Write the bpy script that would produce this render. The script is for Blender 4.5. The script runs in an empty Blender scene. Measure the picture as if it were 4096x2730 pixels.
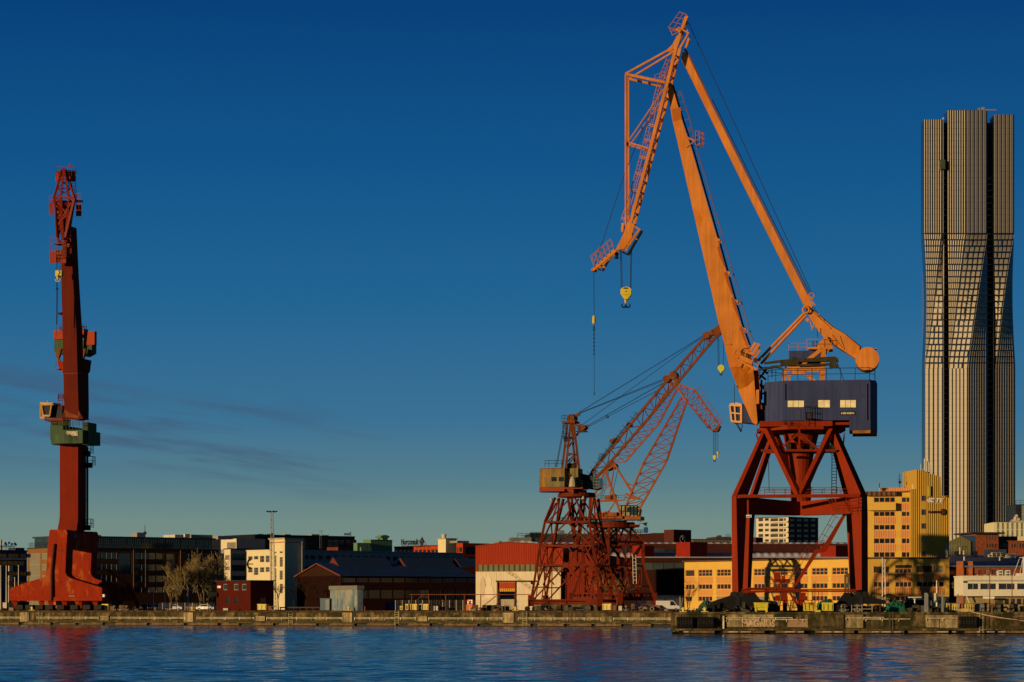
import bpy, bmesh, math, random
from mathutils import Vector, noise
import numpy as np
rad = math.radians
SC = bpy.context.scene
COL = SC.collection
# ------------------------------------------------------------------ camera, sky, sun, exposure
CX, HZ, FL, ZC = 2048.0, 2430.0, 10000.0, 4.07      # survey frame of the view: centre column, horizon row, focal length, eye height
GZ = 3.3                                            # quay level
SUN_AZ, SUN_EL = 51.2, 5.6                          # sun behind the viewer, to the left
cam_d = bpy.data.cameras.new("camera"); cam = bpy.data.objects.new("camera", cam_d); COL.objects.link(cam)
cam.location = (0, 0, ZC); cam.rotation_euler = (rad(90), 0, 0)
cam_d.sensor_width = 36; cam_d.lens = 36*FL/4096; cam_d.shift_y = (HZ-1365)/4096
cam_d.clip_start = 1; cam_d.clip_end = 12000
SC.camera = cam
SC.view_settings.view_transform = 'Standard'; SC.view_settings.look = 'None'
SC.view_settings.exposure = 0.0; SC.view_settings.gamma = 1.0
world = bpy.data.worlds.new("World"); SC.world = world; world.use_nodes = True
def build_world():
    nt = world.node_tree; nt.nodes.clear(); N = nt.nodes.new; L = nt.links.new
    out = N('ShaderNodeOutputWorld'); bg = N('ShaderNodeBackground'); L(bg.outputs[0], out.inputs[0])
    sky = N('ShaderNodeTexSky'); sky.sky_type = 'NISHITA'; sky.sun_disc = False
    sky.sun_elevation = rad(SUN_EL); sky.sun_rotation = rad(180+SUN_AZ)
    sky.altitude = 0; sky.air_density = 1.0; sky.dust_density = 0.4; sky.ozone_density = 2.0
    tc = N('ShaderNodeTexCoord'); sx = N('ShaderNodeSeparateXYZ'); L(tc.outputs['Generated'], sx.inputs[0])
    mr = N('ShaderNodeMapRange'); mr.inputs[1].default_value = 0.0; mr.inputs[2].default_value = 0.5; L(sx.outputs[2], mr.inputs[0])
    rp = N('ShaderNodeValToRGB'); L(mr.outputs[0], rp.inputs[0]); cr = rp.color_ramp
    def S(r, g, b):
        f = lambda c: (c/255/12.92) if c/255 <= .04045 else ((c/255+.055)/1.055)**2.4
        return (f(r), f(g), f(b), 1)
    stops = [(0.0, S(124, 143, 128)), (0.035, S(120, 142, 132)), (0.069, S(111, 138, 133)), (0.103, S(82, 123, 138)), (0.15, S(55, 111, 146)), (0.245, S(28, 97, 145)),
             (0.35, S(10, 82, 136)), (0.466, S(0, 63, 120)), (0.62, S(0, 44, 88)), (1.0, S(2, 30, 60))]
    while len(cr.elements) < len(stops): cr.elements.new(0.5)
    for e, (p, c) in zip(cr.elements, stops): e.position = p; e.color = c
    # thin cirrus low on the left
    sh = N('ShaderNodeMath'); sh.operation = 'MULTIPLY_ADD'; sh.inputs[1].default_value = .13; L(sx.outputs[0], sh.inputs[0]); L(sx.outputs[2], sh.inputs[2])   # streaks slant down to the right
    cb = N('ShaderNodeCombineXYZ'); L(sx.outputs[0], cb.inputs[0]); L(sx.outputs[1], cb.inputs[1]); L(sh.outputs[0], cb.inputs[2])
    mp = N('ShaderNodeMapping'); mp.inputs['Scale'].default_value = (11, 11, 105); mp.inputs['Location'].default_value = (1.3, 0, .4); L(cb.outputs[0], mp.inputs[0])
    nz = N('ShaderNodeTexNoise'); nz.inputs['Scale'].default_value = 1.0; nz.inputs['Detail'].default_value = 5; nz.inputs['Roughness'].default_value = .55; L(mp.outputs[0], nz.inputs[0])
    t1 = N('ShaderNodeMapRange'); t1.interpolation_type = 'SMOOTHSTEP'; t1.inputs[1].default_value = .44; t1.inputs[2].default_value = .66; L(nz.outputs[0], t1.inputs[0])
    m1 = N('ShaderNodeMapRange'); m1.interpolation_type = 'SMOOTHSTEP'; m1.inputs[1].default_value = -.035; m1.inputs[2].default_value = -.11; L(sx.outputs[0], m1.inputs[0])
    m2 = N('ShaderNodeMapRange'); m2.interpolation_type = 'SMOOTHSTEP'; m2.inputs[1].default_value = .028; m2.inputs[2].default_value = .046; L(sh.outputs[0], m2.inputs[0])
    m3 = N('ShaderNodeMapRange'); m3.interpolation_type = 'SMOOTHSTEP'; m3.inputs[1].default_value = .078; m3.inputs[2].default_value = .056; L(sh.outputs[0], m3.inputs[0])
    def mul(a, b):
        m = N('ShaderNodeMath'); m.operation = 'MULTIPLY'; L(a, m.inputs[0])
        if hasattr(b, 'type') and not isinstance(b, float): L(b, m.inputs[1])
        else: m.inputs[1].default_value = b
        return m.outputs[0]
    k = mul(mul(mul(mul(t1.outputs[0], m1.outputs[0]), m2.outputs[0]), m3.outputs[0]), 0.72)
    mx = N('ShaderNodeMix'); mx.data_type = 'RGBA'; L(k, mx.inputs[0]); L(rp.outputs[0], mx.inputs[6]); mx.inputs[7].default_value = S(62, 82, 112)
    # sky texture kept as the light model, graded to the deep polarised blue of the evening
    sc = N('ShaderNodeVectorMath'); sc.operation = 'SCALE'; sc.inputs['Scale'].default_value = 0.022; L(sky.outputs[0], sc.inputs[0])
    g2 = N('ShaderNodeVectorMath'); g2.operation = 'SCALE'; g2.inputs['Scale'].default_value = 10.0; L(mx.outputs[2], g2.inputs[0])
    ad = N('ShaderNodeVectorMath'); ad.operation = 'ADD'; L(sc.outputs[0], ad.inputs[0]); L(g2.outputs[0], ad.inputs[1])
    L(ad.outputs[0], bg.inputs[0]); bg.inputs[1].default_value = 0.1
build_world()
sun_d = bpy.data.lights.new("sun", 'SUN'); sun = bpy.data.objects.new("sun", sun_d); COL.objects.link(sun)
sun_d.energy = 4.6; sun_d.angle = rad(0.5); sun_d.color = (1.0, .70, .36)
sv = Vector((-math.sin(rad(SUN_AZ))*math.cos(rad(SUN_EL)), -math.cos(rad(SUN_AZ))*math.cos(rad(SUN_EL)), math.sin(rad(SUN_EL))))
sun.rotation_euler = sv.to_track_quat('Z', 'Y').to_euler(); sun.location = sv*300+Vector((0, 300, 0))

# ------------------------------------------------------------------ materials
MATS = {}
def M(name, col=None, rough=.6, var=.25, scale=.35, streak=0., metal=0., dirt=None, bump=0., bscale=3., corr=None, spec=.10, dirt_at=(.52, .68), dirt_scale=None, corrd=.6):
    """procedural paint / stone: blotchy value noise, vertical streaks, optional dirt or rust patches, bump, corrugation (yaw, period)"""
    if name in MATS: return MATS[name]
    m = bpy.data.materials.new(name); m.use_nodes = True; MATS[name] = m
    nt = m.node_tree; N = nt.nodes.new; L = nt.links.new; b = nt.nodes['Principled BSDF']
    b.inputs['Roughness'].default_value = rough; b.inputs['Metallic'].default_value = metal; b.inputs['Specular IOR Level'].default_value = spec
    tc = N('ShaderNodeNewGeometry').outputs['Position']
    n1 = N('ShaderNodeTexNoise'); n1.inputs['Scale'].default_value = scale; n1.inputs['Detail'].default_value = 6; n1.inputs['Roughness'].default_value = .6; L(tc, n1.inputs[0])
    mp = N('ShaderNodeMapping'); mp.inputs['Scale'].default_value = (2.2, 2.2, .12); L(tc, mp.inputs[0])
    n2 = N('ShaderNodeTexNoise'); n2.inputs['Scale'].default_value = 1.0; n2.inputs['Detail'].default_value = 4; L(mp.outputs[0], n2.inputs[0])
    def fac(src, lo, hi, a, c):
        r = N('ShaderNodeMapRange'); r.inputs[1].default_value = lo; r.inputs[2].default_value = hi; r.inputs[3].default_value = a; r.inputs[4].default_value = c; L(src, r.inputs[0]); return r.outputs[0]
    v1 = fac(n1.outputs[0], .3, .7, 1-var, 1+var*.6)
    v2 = fac(n2.outputs[0], .35, .7, 1+streak*.3, 1-streak)
    mu = N('ShaderNodeMath'); mu.operation = 'MULTIPLY'; L(v1, mu.inputs[0]); L(v2, mu.inputs[1])
    vm = N('ShaderNodeVectorMath'); vm.operation = 'SCALE'; vm.inputs[0].default_value = col[:3]; L(mu.outputs[0], vm.inputs['Scale'])
    c_out = vm.outputs[0]
    if dirt:
        n3 = N('ShaderNodeTexNoise'); n3.inputs['Scale'].default_value = dirt_scale or scale*2.3; n3.inputs['Detail'].default_value = 8; n3.inputs['Roughness'].default_value = .65
        mp3 = N('ShaderNodeMapping'); mp3.inputs['Location'].default_value = (7, 3, 5); mp3.inputs['Scale'].default_value = (1, 1, .55); L(tc, mp3.inputs[0]); L(mp3.outputs[0], n3.inputs[0])
        mx = N('ShaderNodeMix'); mx.data_type = 'RGBA'; L(fac(n3.outputs[0], dirt_at[0], dirt_at[1], 0, 1), mx.inputs[0]); L(c_out, mx.inputs[6]); mx.inputs[7].default_value = (*dirt, 1)
        c_out = mx.outputs[2]
    L(c_out, b.inputs['Base Color'])
    h = None
    if bump:
        nb = N('ShaderNodeTexNoise'); nb.inputs['Scale'].default_value = bscale; nb.inputs['Detail'].default_value = 5; L(tc, nb.inputs[0])
        bp = N('ShaderNodeBump'); bp.inputs['Strength'].default_value = min(1, bump); bp.inputs['Distance'].default_value = .1; L(nb.outputs[0], bp.inputs['Height']); L(bp.outputs[0], b.inputs['Normal']); h = bp
    if corr:
        yw, per = corr
        dt = N('ShaderNodeVectorMath'); dt.operation = 'DOT_PRODUCT'; dt.inputs[1].default_value = (math.cos(rad(yw))*2*math.pi/per, math.sin(rad(yw))*2*math.pi/per, 0); L(tc, dt.inputs[0])
        sn = N('ShaderNodeMath'); sn.operation = 'SINE'; L(dt.outputs['Value'], sn.inputs[0])
        bp2 = N('ShaderNodeBump'); bp2.inputs['Strength'].default_value = corrd; bp2.inputs['Distance'].default_value = per*.18; L(sn.outputs[0], bp2.inputs['Height'])
        if h: L(h.outputs[0], bp2.inputs['Normal'])
        L(bp2.outputs[0], b.inputs['Normal'])
    return m
def glass(name, col=(.012, .016, .02), rough=.07, var=.6):
    m = M(name, col, rough, var, .5, spec=.55); return m

# ------------------------------------------------------------------ geometry helpers
class Fc:
    """a vertical plane in the world: a point (column px at distance d) and a yaw; converts survey columns/rows to points on it"""
    def __init__(s, px, d, yaw):
        s.o = Vector(((px-CX)/FL*d, d, 0)); a = rad(yaw); s.yaw = yaw
        s.U = Vector((math.cos(a), math.sin(a), 0)); s.N = Vector((math.sin(a), -math.cos(a), 0))
    def u(s, px, off=0):
        k = (px-CX)/FL; o = s.o+s.N*off
        return (k*o.y-o.x)/(s.U.x-k*s.U.y)
    def z(s, py, u, off=0): return ZC+(HZ-py)/FL*(s.o+s.U*u+s.N*off).y
    def W(s, u, z, off=0):
        p = s.o+s.U*u+s.N*off; p.z = z; return p
    def P(s, px, py, off=0):
        u = s.u(px, off); return s.W(u, s.z(py, u, off), off)
    def px(s, u): # metres per survey pixel at u
        return (s.o+s.U*u).y/FL
def P(px, py, d): return Vector(((px-CX)/FL*d, d, ZC+(HZ-py)/FL*d))
class MB:
    def __init__(s): s.v = []; s.f = []; s.mi = []; s.m = 0
    def add(s, vs, fs):
        n = len(s.v); s.v += [tuple(v) for v in vs]; s.f += [tuple(i+n for i in f) for f in fs]; s.mi += [s.m]*len(fs); return s
    def hexa(s, p):   # 8 points: 0-3 one end loop, 4-7 other
        return s.add(p, [(3, 2, 1, 0), (4, 5, 6, 7), (0, 1, 5, 4), (1, 2, 6, 5), (2, 3, 7, 6), (3, 0, 4, 7)])
    def box(s, x0, x1, y0, y1, z0, z1):
        return s.hexa([(x0, y0, z0), (x1, y0, z0), (x1, y1, z0), (x0, y1, z0), (x0, y0, z1), (x1, y0, z1), (x1, y1, z1), (x0, y1, z1)])
    def fbox(s, F, u0, u1, z0, z1, o0, o1):
        w = F.W; return s.hexa([w(u0, z0, o0), w(u1, z0, o0), w(u1, z0, o1), w(u0, z0, o1), w(u0, z1, o0), w(u1, z1, o0), w(u1, z1, o1), w(u0, z1, o1)])
    def pbox(s, F, x0, y0, x1, y1, o0, o1):   # survey rectangle on plane F, from offset o0 back to o1
        u0, u1 = F.u(x0, o0), F.u(x1, o0); z0 = F.z(y1, (u0+u1)/2, o0); z1 = F.z(y0, (u0+u1)/2, o0)
        return s.fbox(F, u0, u1, z0, z1, o0, o1)
    def prism(s, F, pts, o0, o1):
        a = [F.P(x, y, o0) for x, y in pts]; d = F.N*(o1-o0); b = [p+d for p in a]; n = len(a)
        return s.add(a+b, [tuple(range(n)), tuple(range(2*n-1, n-1, -1))]+[(i, i+n, (i+1) % n+n, (i+1) % n) for i in range(n)])
    def wprism(s, pts, d):   # world polygon extruded by vector d
        a = [Vector(p) for p in pts]; b = [p+Vector(d) for p in a]; n = len(a)
        return s.add(a+b, [tuple(range(n)), tuple(range(2*n-1, n-1, -1))]+[(i, i+n, (i+1) % n+n, (i+1) % n) for i in range(n)])
    def beam(s, a, b, w, h=None, up=(0, 0, 1), w2=None, h2=None):
        a = Vector(a); b = Vector(b); h = h or w; w2 = w2 or w; h2 = h2 or h; d = (b-a).normalized(); up = Vector(up)
        if abs(d.dot(up)) > .98: up = Vector((0, 1, 0))
        x = d.cross(up).normalized(); y = x.cross(d)
        c = lambda p, w, h: [p-x*w/2-y*h/2, p+x*w/2-y*h/2, p+x*w/2+y*h/2, p-x*w/2+y*h/2]
        return s.hexa(c(a, w, h)+c(b, w2, h2))
    def tube(s, a, b, r, n=6, r2=None):
        a = Vector(a); b = Vector(b); r2 = r if r2 is None else r2; d = b-a
        if d.length < 1e-6: return s
        d.normalize(); up = Vector((0, 0, 1)) if abs(d.z) < .95 else Vector((0, 1, 0)); x = d.cross(up).normalized(); y = x.cross(d)
        cs = [(math.cos(2*math.pi*i/n), math.sin(2*math.pi*i/n)) for i in range(n)]
        v = [a+(x*c+y*q)*r for c, q in cs]+[b+(x*c+y*q)*r2 for c, q in cs]
        return s.add(v, [tuple(range(n-1, -1, -1)), tuple(range(n, 2*n))]+[(i, (i+1) % n, (i+1) % n+n, i+n) for i in range(n)])
    def path(s, pts, r, n=5):
        for a, b in zip(pts, pts[1:]): s.tube(a, b, r, n)
        return s
    def torus(s, c, ax, R, r, n=20, k=8):
        ax = Vector(ax).normalized(); t = Vector((0, 0, 1)) if abs(ax.z) < .9 else Vector((1, 0, 0)); x = ax.cross(t).normalized(); y = ax.cross(x); c = Vector(c); v = []
        for i in range(n):
            q = 2*math.pi*i/n; e = x*math.cos(q)+y*math.sin(q)
            for j in range(k): w = 2*math.pi*j/k; v.append(c+e*(R+r*math.cos(w))+ax*r*math.sin(w))
        return s.add(v, [(i*k+j, ((i+1) % n)*k+j, ((i+1) % n)*k+(j+1) % k, i*k+(j+1) % k) for i in range(n) for j in range(k)])
    def ladder(s, a, b, side, w, r=.05, step=.5):
        a = Vector(a); b = Vector(b); sd = Vector(side).normalized()*w/2
        s.tube(a-sd, b-sd, r, 4); s.tube(a+sd, b+sd, r, 4); n = max(1, int((b-a).length/step))
        for i in range(1, n): p = a.lerp(b, i/n); s.tube(p-sd, p+sd, r*.8, 4)
        return s
    def rail(s, pts, h=1.1, up=(0, 0, 1), step=1.6, r=.04, mid=True):
        up = Vector(up).normalized()*h
        for a, b in zip(pts, pts[1:]):
            a = Vector(a); b = Vector(b); s.tube(a+up, b+up, r, 4)
            if mid: s.tube(a+up*.52, b+up*.52, r*.8, 4)
            n = max(1, round((b-a).length/step))
            for i in range(n+1): p = a.lerp(b, i/n); s.tube(p, p+up, r, 4)
        return s
    def lattice(s, A, B, n, rc, rb, cross=True):
        """four (or three) chords from ring A to ring B, n bays, posts and diagonals on every side"""
        A = [Vector(p) for p in A]; B = [Vector(p) for p in B]; k = len(A)
        for i in range(k): s.beam(A[i], B[i], rc*2)
        R = [[A[i].lerp(B[i], t/n) for i in range(k)] for t in range(n+1)]
        for t in range(n+1):
            for i in range(k):
                j = (i+1) % k
                s.tube(R[t][i], R[t][j], rb, 4)
                if t < n:
                    if (t+i) % 2: s.tube(R[t][i], R[t+1][j], rb, 4)
                    else: s.tube(R[t][j], R[t+1][i], rb, 4)
                    if cross: s.tube(R[t][j] if (t+i) % 2 else R[t][i], R[t+1][i] if (t+i) % 2 else R[t+1][j], rb*.8, 4)
        return s
    def mesh(s, name, mats, o):
        me = bpy.data.meshes.new(name); me.from_pydata([(x-o.x, y-o.y, z-o.z) for x, y, z in s.v], [], s.f); me.update()
        for m in (mats if isinstance(mats, (list, tuple)) else [mats]): me.materials.append(m)
        if any(s.mi): me.polygons.foreach_set('material_index', s.mi)
        bm = bmesh.new(); bm.from_mesh(me); bmesh.ops.recalc_face_normals(bm, faces=bm.faces); bm.to_mesh(me); bm.free()
        return me
ORG = {}
def tag(o, label=None, cat=None, group=None, kind=None):
    for k, v in (('label', label), ('category', cat), ('group', group), ('kind', kind)):
        if v: o[k] = v
    return o
def thing(name, label, cat, loc, group=None):
    o = bpy.data.objects.new(name, None); COL.objects.link(o); o.location = loc; o.empty_display_size = .5
    ORG[o.name] = Vector(loc); return tag(o, label, cat, group)
def part(name, mb, mat, parent, label=None, kind=None):
    if not mb.v: return None
    o = ORG[parent.name]; ob = bpy.data.objects.new(name, mb.mesh(name, mat, o)); COL.objects.link(ob); ob.parent = parent; ORG[ob.name] = o
    return tag(ob, label, kind=kind)
def solo(name, mb, mat, label=None, cat=None, group=None, kind=None):
    a = np.array([tuple(v) for v in mb.v]); loc = Vector(((a[:, 0].min()+a[:, 0].max())/2, (a[:, 1].min()+a[:, 1].max())/2, a[:, 2].min()))
    ob = bpy.data.objects.new(name, mb.mesh(name, mat, loc)); COL.objects.link(ob); ob.location = loc; ORG[ob.name] = loc
    return tag(ob, label, cat, group, kind)
def copy_tree(src, loc, label=None, rz=None, sc=None):
    c = src.copy(); COL.objects.link(c); c.location = loc; ORG[c.name] = Vector(loc)
    if rz is not None: c.rotation_euler = (0, 0, rz)
    if sc: c.scale = sc
    if label: c['label'] = label
    def kids(a, b):
        for ch in list(a.children):
            d = ch.copy(); COL.objects.link(d); d.parent = b; kids(ch, d)
    kids(src, c); return c
def text_mb(F, s, px0, py0, px1, py1, off=.05, ext=.05, mirror=False, bold=0., shear=0., mb=None):
    """lettering as real geometry fitted to a survey rectangle on plane F"""
    cu = bpy.data.curves.new('lettering', 'FONT'); cu.body = s; cu.extrude = .02; cu.offset = bold; cu.shear = shear; cu.resolution_u = 3
    ob = bpy.data.objects.new('lettering', cu); COL.objects.link(ob)
    me = bpy.data.meshes.new_from_object(ob.evaluated_get(bpy.context.evaluated_depsgraph_get()))
    n = len(me.vertices); a = np.zeros(n*3); me.vertices.foreach_get('co', a); a = a.reshape(-1, 3)
    fs = [tuple(p.vertices) for p in me.polygons]
    bpy.data.objects.remove(ob); bpy.data.curves.remove(cu); bpy.data.meshes.remove(me)
    x0, x1, y0, y1 = a[:, 0].min(), a[:, 0].max(), a[:, 1].min(), a[:, 1].max()
    u0, u1 = F.u(px0, off), F.u(px1, off); um = (u0+u1)/2; zb, zt = F.z(py1, um), F.z(py0, um); mb = mb or MB()
    vs = []
    for x, y, z in a:
        t = (x-x0)/(x1-x0); t = 1-t if mirror else t
        vs.append(F.W(u0+(u1-u0)*t, zb+(zt-zb)*(y-y0)/(y1-y0), off+(ext if z > 0 else 0)))
    return mb.add(vs, fs)
# ------------------------------------------------------------------ buildings
class Bld:
    def __init__(s, name, label, F, px0, px1, pyt, depth, mat, cat='building', group=None, zt=None, zb=GZ, refpx=None):
        s.F = F; s.u0, s.u1 = F.u(px0), F.u(px1); ur = F.u(refpx) if refpx else s.u0
        s.zt = zt if zt is not None else F.z(pyt, ur); s.zb = zb; s.depth = depth; s.mat = mat; s.ops = []; s.side = []
        s.root = thing(name, label, cat, F.W(s.u0, zb), group); s.w = MB(); s.sf = None
    def win(s, px0, py0, px1, py1, nx=1, ny=1, fr=None, gl=None, rec=.22, bar=.09, F=None, name='window', label=None, sill=False, ops=None, transom=None):
        F = F or s.F; u0, u1 = F.u(px0), F.u(px1); um = (u0+u1)/2; z1, z0 = F.z(py0, um), F.z(py1, um)
        z0 = max(z0, s.zb+.1)
        (s.ops if ops is None else ops).append((u0, u1, z0, z1))
        f = MB(); b = bar; o0, o1 = -rec+.07, -rec-.06
        f.fbox(F, u0, u1, z0, z0+b, o0, o1); f.fbox(F, u0, u1, z1-b, z1, o0, o1)
        f.fbox(F, u0, u0+b, z0+b, z1-b, o0, o1); f.fbox(F, u1-b, u1, z0+b, z1-b, o0, o1)
        for i in range(1, nx): u = u0+(u1-u0)*i/nx; f.fbox(F, u-b*.6, u+b*.6, z0+b, z1-b, o0, o1)
        for i in range(1, ny): z = z0+(z1-z0)*i/ny; f.fbox(F, u0+b, u1-b, z-b*.4, z+b*.4, o0+.01, o1)
        if sill: f.fbox(F, u0-.1, u1+.1, z0-.1, z0, .12, -rec)
        fo = part(name, f, fr or M('window frame', (.35, .33, .28)), s.root, label)
        g = MB(); g.add([F.W(u0, z0, -rec), F.W(u1, z0, -rec), F.W(u1, z1, -rec), F.W(u0, z1, -rec)], [(0, 1, 2, 3)])
        part('pane', g, gl or glass('dark glass'), fo); return fo
    def wall(s, F, u0, u1, z0, z1, ops, rec=.22, mb=None):
        mb = mb or s.w; ops = [(max(a, u0+.02), min(b, u1-.02), c, min(d, z1-.02)) for a, b, c, d in ops if b > u0+.1 and a < u1-.1]
        us = sorted({u0, u1, *[o[0] for o in ops], *[o[1] for o in ops]}); zs = sorted({z0, z1, *[o[2] for o in ops], *[o[3] for o in ops]})
        for a, b in zip(us, us[1:]):
            run = None
            for c, d in zip(zs, zs[1:]):
                um, zm = (a+b)/2, (c+d)/2
                inside = any(o[0] < um < o[1] and o[2] < zm < o[3] for o in ops)
                if not inside:
                    mb.add([F.W(a, c), F.W(b, c), F.W(b, d), F.W(a, d)], [(0, 1, 2, 3)])
        for a, b, c, d in ops:
            w = F.W; q = -rec-.05
            mb.add([w(a, c), w(b, c), w(b, d), w(a, d), w(a, c, q), w(b, c, q), w(b, d, q), w(a, d, q)], [(0, 1, 5, 4), (1, 2, 6, 5), (2, 3, 7, 6), (3, 0, 4, 7)])
    def done(s, roof=None, over=.25, rt=.35, leftF=None, rightF=None, lops=(), rops=(), flat=True, wallname='wall'):
        F = s.F; u0, u1, z0, z1, D = s.u0, s.u1, s.zb, s.zt, s.depth
        s.wall(F, u0, u1, z0, z1, s.ops)
        if leftF: s.wall(leftF, -D, 0, z0, z1, lops)
        else: s.w.add([F.W(u0, z0), F.W(u0, z1), F.W(u0, z1, -D), F.W(u0, z0, -D)], [(0, 1, 2, 3)])
        s.w.add([F.W(u1, z0), F.W(u1, z1), F.W(u1, z1, -D), F.W(u1, z0, -D)], [(0, 1, 2, 3)])
        s.w.add([F.W(u0, z0, -D), F.W(u0, z1, -D), F.W(u1, z1, -D), F.W(u1, z0, -D)], [(0, 1, 2, 3)])
        w = part(wallname, s.w, s.mat, s.root)
        if flat:
            r = MB(); r.fbox(F, u0-over, u1+over, z1, z1+rt, over, -D-over); part('roof', r, roof or M('roof felt', (.05, .05, .055), .9), s.root)
        return s.root
def sidewall(F, u, yaw):   # face through the corner at u of F
    G = Fc(CX, 1, yaw); G.o = F.W(u, 0); G.o.z = 0; return G
# ================================================================== water, ground, quays
RNG = random.Random(5)
m_conc = M('quay concrete', (.165, .118, .05), .85, .5, .5, .6, dirt=(.028, .026, .009), dirt_at=(.42, .56), dirt_scale=.55, bump=.6, bscale=2)
m_conc2 = M('pale concrete', (.34, .26, .13), .85, .45, .6, .5, dirt=(.07, .06, .028), dirt_at=(.5, .66), dirt_scale=.5, bump=.5, bscale=2)
m_cop = M('rusty coping', (.085, .042, .016), .9, .5, .8, .3, dirt=(.02, .014, .008))
m_dark = M('black steel', (.012, .012, .012), .6, .3)
m_black = M('black rubber', (.012, .011, .01), .55, .4, 2., bump=.6, bscale=5)
m_pipe = M('pale pipe', (.68, .58, .38), .6, .4, 1., dirt=(.12, .05, .02))
m_timber = M('fender timber', (.16, .1, .05), .9, .5, 1.)
m_wtimber = M('pale fender strip', (.55, .45, .38), .8, .4, 1.)
m_wet_shade = M('wet stone and gap shade', (.012, .011, .008), .5, .4)  # wet footing stone, also paints the shaded gaps in the walls
m_tide = M('weedy tide band', (.05, .042, .016), .7, .5, .6, .3, dirt=(.12, .09, .04), dirt_at=(.56, .66), dirt_scale=.7)
def build_water():
    ys = [60.0]
    while ys[-1] < 600: ys.append(ys[-1]+max(.55, ys[-1]*.0030))
    ys = np.array(ys); xs = np.arange(-150, 150.01, .75)
    X, Y = np.meshgrid(xs, ys); r = np.random.default_rng(3); Z = np.zeros_like(X); AMP = .0023
    for i in range(90):
        lam = 1.2*(1.0+2.6*r.random()**1.6); k = 2*math.pi/lam; th = math.pi*.5+.15+r.normal()*.33; ph = r.random()*6.28
        Z += AMP*lam**.8*np.sin(k*(X*math.cos(th)+Y*math.sin(th))+ph+.8*np.sin(X*.021*(1+r.random())+Y*.017+ph*3))
    gust = .85+.3*np.sin(X*.045+.6*np.sin(Y*.021))*np.sin(Y*.03+X*.012+1)
    edge = np.clip((150-np.abs(X))/15, 0, 1)*np.clip((Y-60)/20, 0, 1)
    Z *= gust*edge
    nx, ny = len(xs), len(ys); v = np.stack([X, Y, Z], -1).reshape(-1, 3)
    idx = np.arange(nx*ny).reshape(ny, nx); q = np.stack([idx[:-1, :-1], idx[:-1, 1:], idx[1:, 1:], idx[1:, :-1]], -1).reshape(-1, 4)
    out = np.array([[-150, 60, 0], [150, 60, 0], [-150, ys[-1], 0], [150, ys[-1], 0], [-1500, -60, 0], [1500, -60, 0], [-1500, ys[-1], 0], [1500, ys[-1], 0]], float); b = len(v)
    v = np.vstack([v, out]); q = np.vstack([q, [[b+4, b+5, b+1, b], [b+4, b, b+2, b+6], [b+5, b+7, b+3, b+1]]])
    me = bpy.data.meshes.new('water'); me.vertices.add(len(v)); me.vertices.foreach_set('co', v.ravel()); me.loops.add(q.size); me.loops.foreach_set('vertex_index', q.ravel().astype(np.int32))
    me.polygons.add(len(q)); me.polygons.foreach_set('loop_start', np.arange(0, q.size, 4, dtype=np.int32)); me.update(calc_edges=True); me.validate()
    me.polygons.foreach_set('use_smooth', np.ones(len(me.polygons), bool))
    m = bpy.data.materials.new('river water'); m.use_nodes = True; nt = m.node_tree; b = nt.nodes['Principled BSDF']
    b.inputs['Base Color'].default_value = (.008, .085, .125, 1); b.inputs['Roughness'].default_value = .06; b.inputs['IOR'].default_value = 1.40; b.inputs['Specular IOR Level'].default_value = .5
    N = nt.nodes.new; L = nt.links.new; g = N('ShaderNodeNewGeometry')
    mp = N('ShaderNodeMapping'); mp.inputs['Scale'].default_value = (.45, 1.5, 1); mp.inputs['Rotation'].default_value = (0, 0, .3); L(g.outputs['Position'], mp.inputs[0])
    n = N('ShaderNodeTexNoise'); n.inputs['Scale'].default_value = 1.9; n.inputs['Detail'].default_value = 3; L(mp.outputs[0], n.inputs[0])
    bp = N('ShaderNodeBump'); bp.inputs['Strength'].default_value = 1.0; bp.inputs['Distance'].default_value = .09; L(n.outputs[0], bp.inputs['Height']); L(bp.outputs[0], b.inputs['Normal'])
    me.materials.append(m); ob = bpy.data.objects.new('water', me); COL.objects.link(ob); tag(ob, kind='structure')
build_water()
FQ = Fc(2000, 525, -20); FR = Fc(2690, 380, 0)
XR = FR.P(2690, 2450).x
def yq(x): return 525-math.tan(rad(20))*(x+(48/FL*525))
XE = .0655*497; YE = yq(XE)    # where the end of the nearer quay meets the long one
def build_ground():
    g = MB()
    g.add([(-3000, yq(-500), GZ), (-500, yq(-500)+1, GZ), (XE+1, YE+1, GZ), (XE+1, 9000, GZ), (-3000, 9000, GZ)], [(0, 1, 2, 3, 4)])
    g.add([(XR+1, 381, GZ), (3000, 381, GZ), (3000, 9000, GZ), (XE+1, 9000, GZ), (XE+1, YE+1, GZ)], [(0, 1, 2, 3, 4)])
    ob = bpy.data.objects.new('ground', g.mesh('ground', M('asphalt ground', (.05, .045, .04), .9, .4, .15), Vector((0, 0, 0)))); COL.objects.link(ob); tag(ob, kind='structure')
build_ground()
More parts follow.
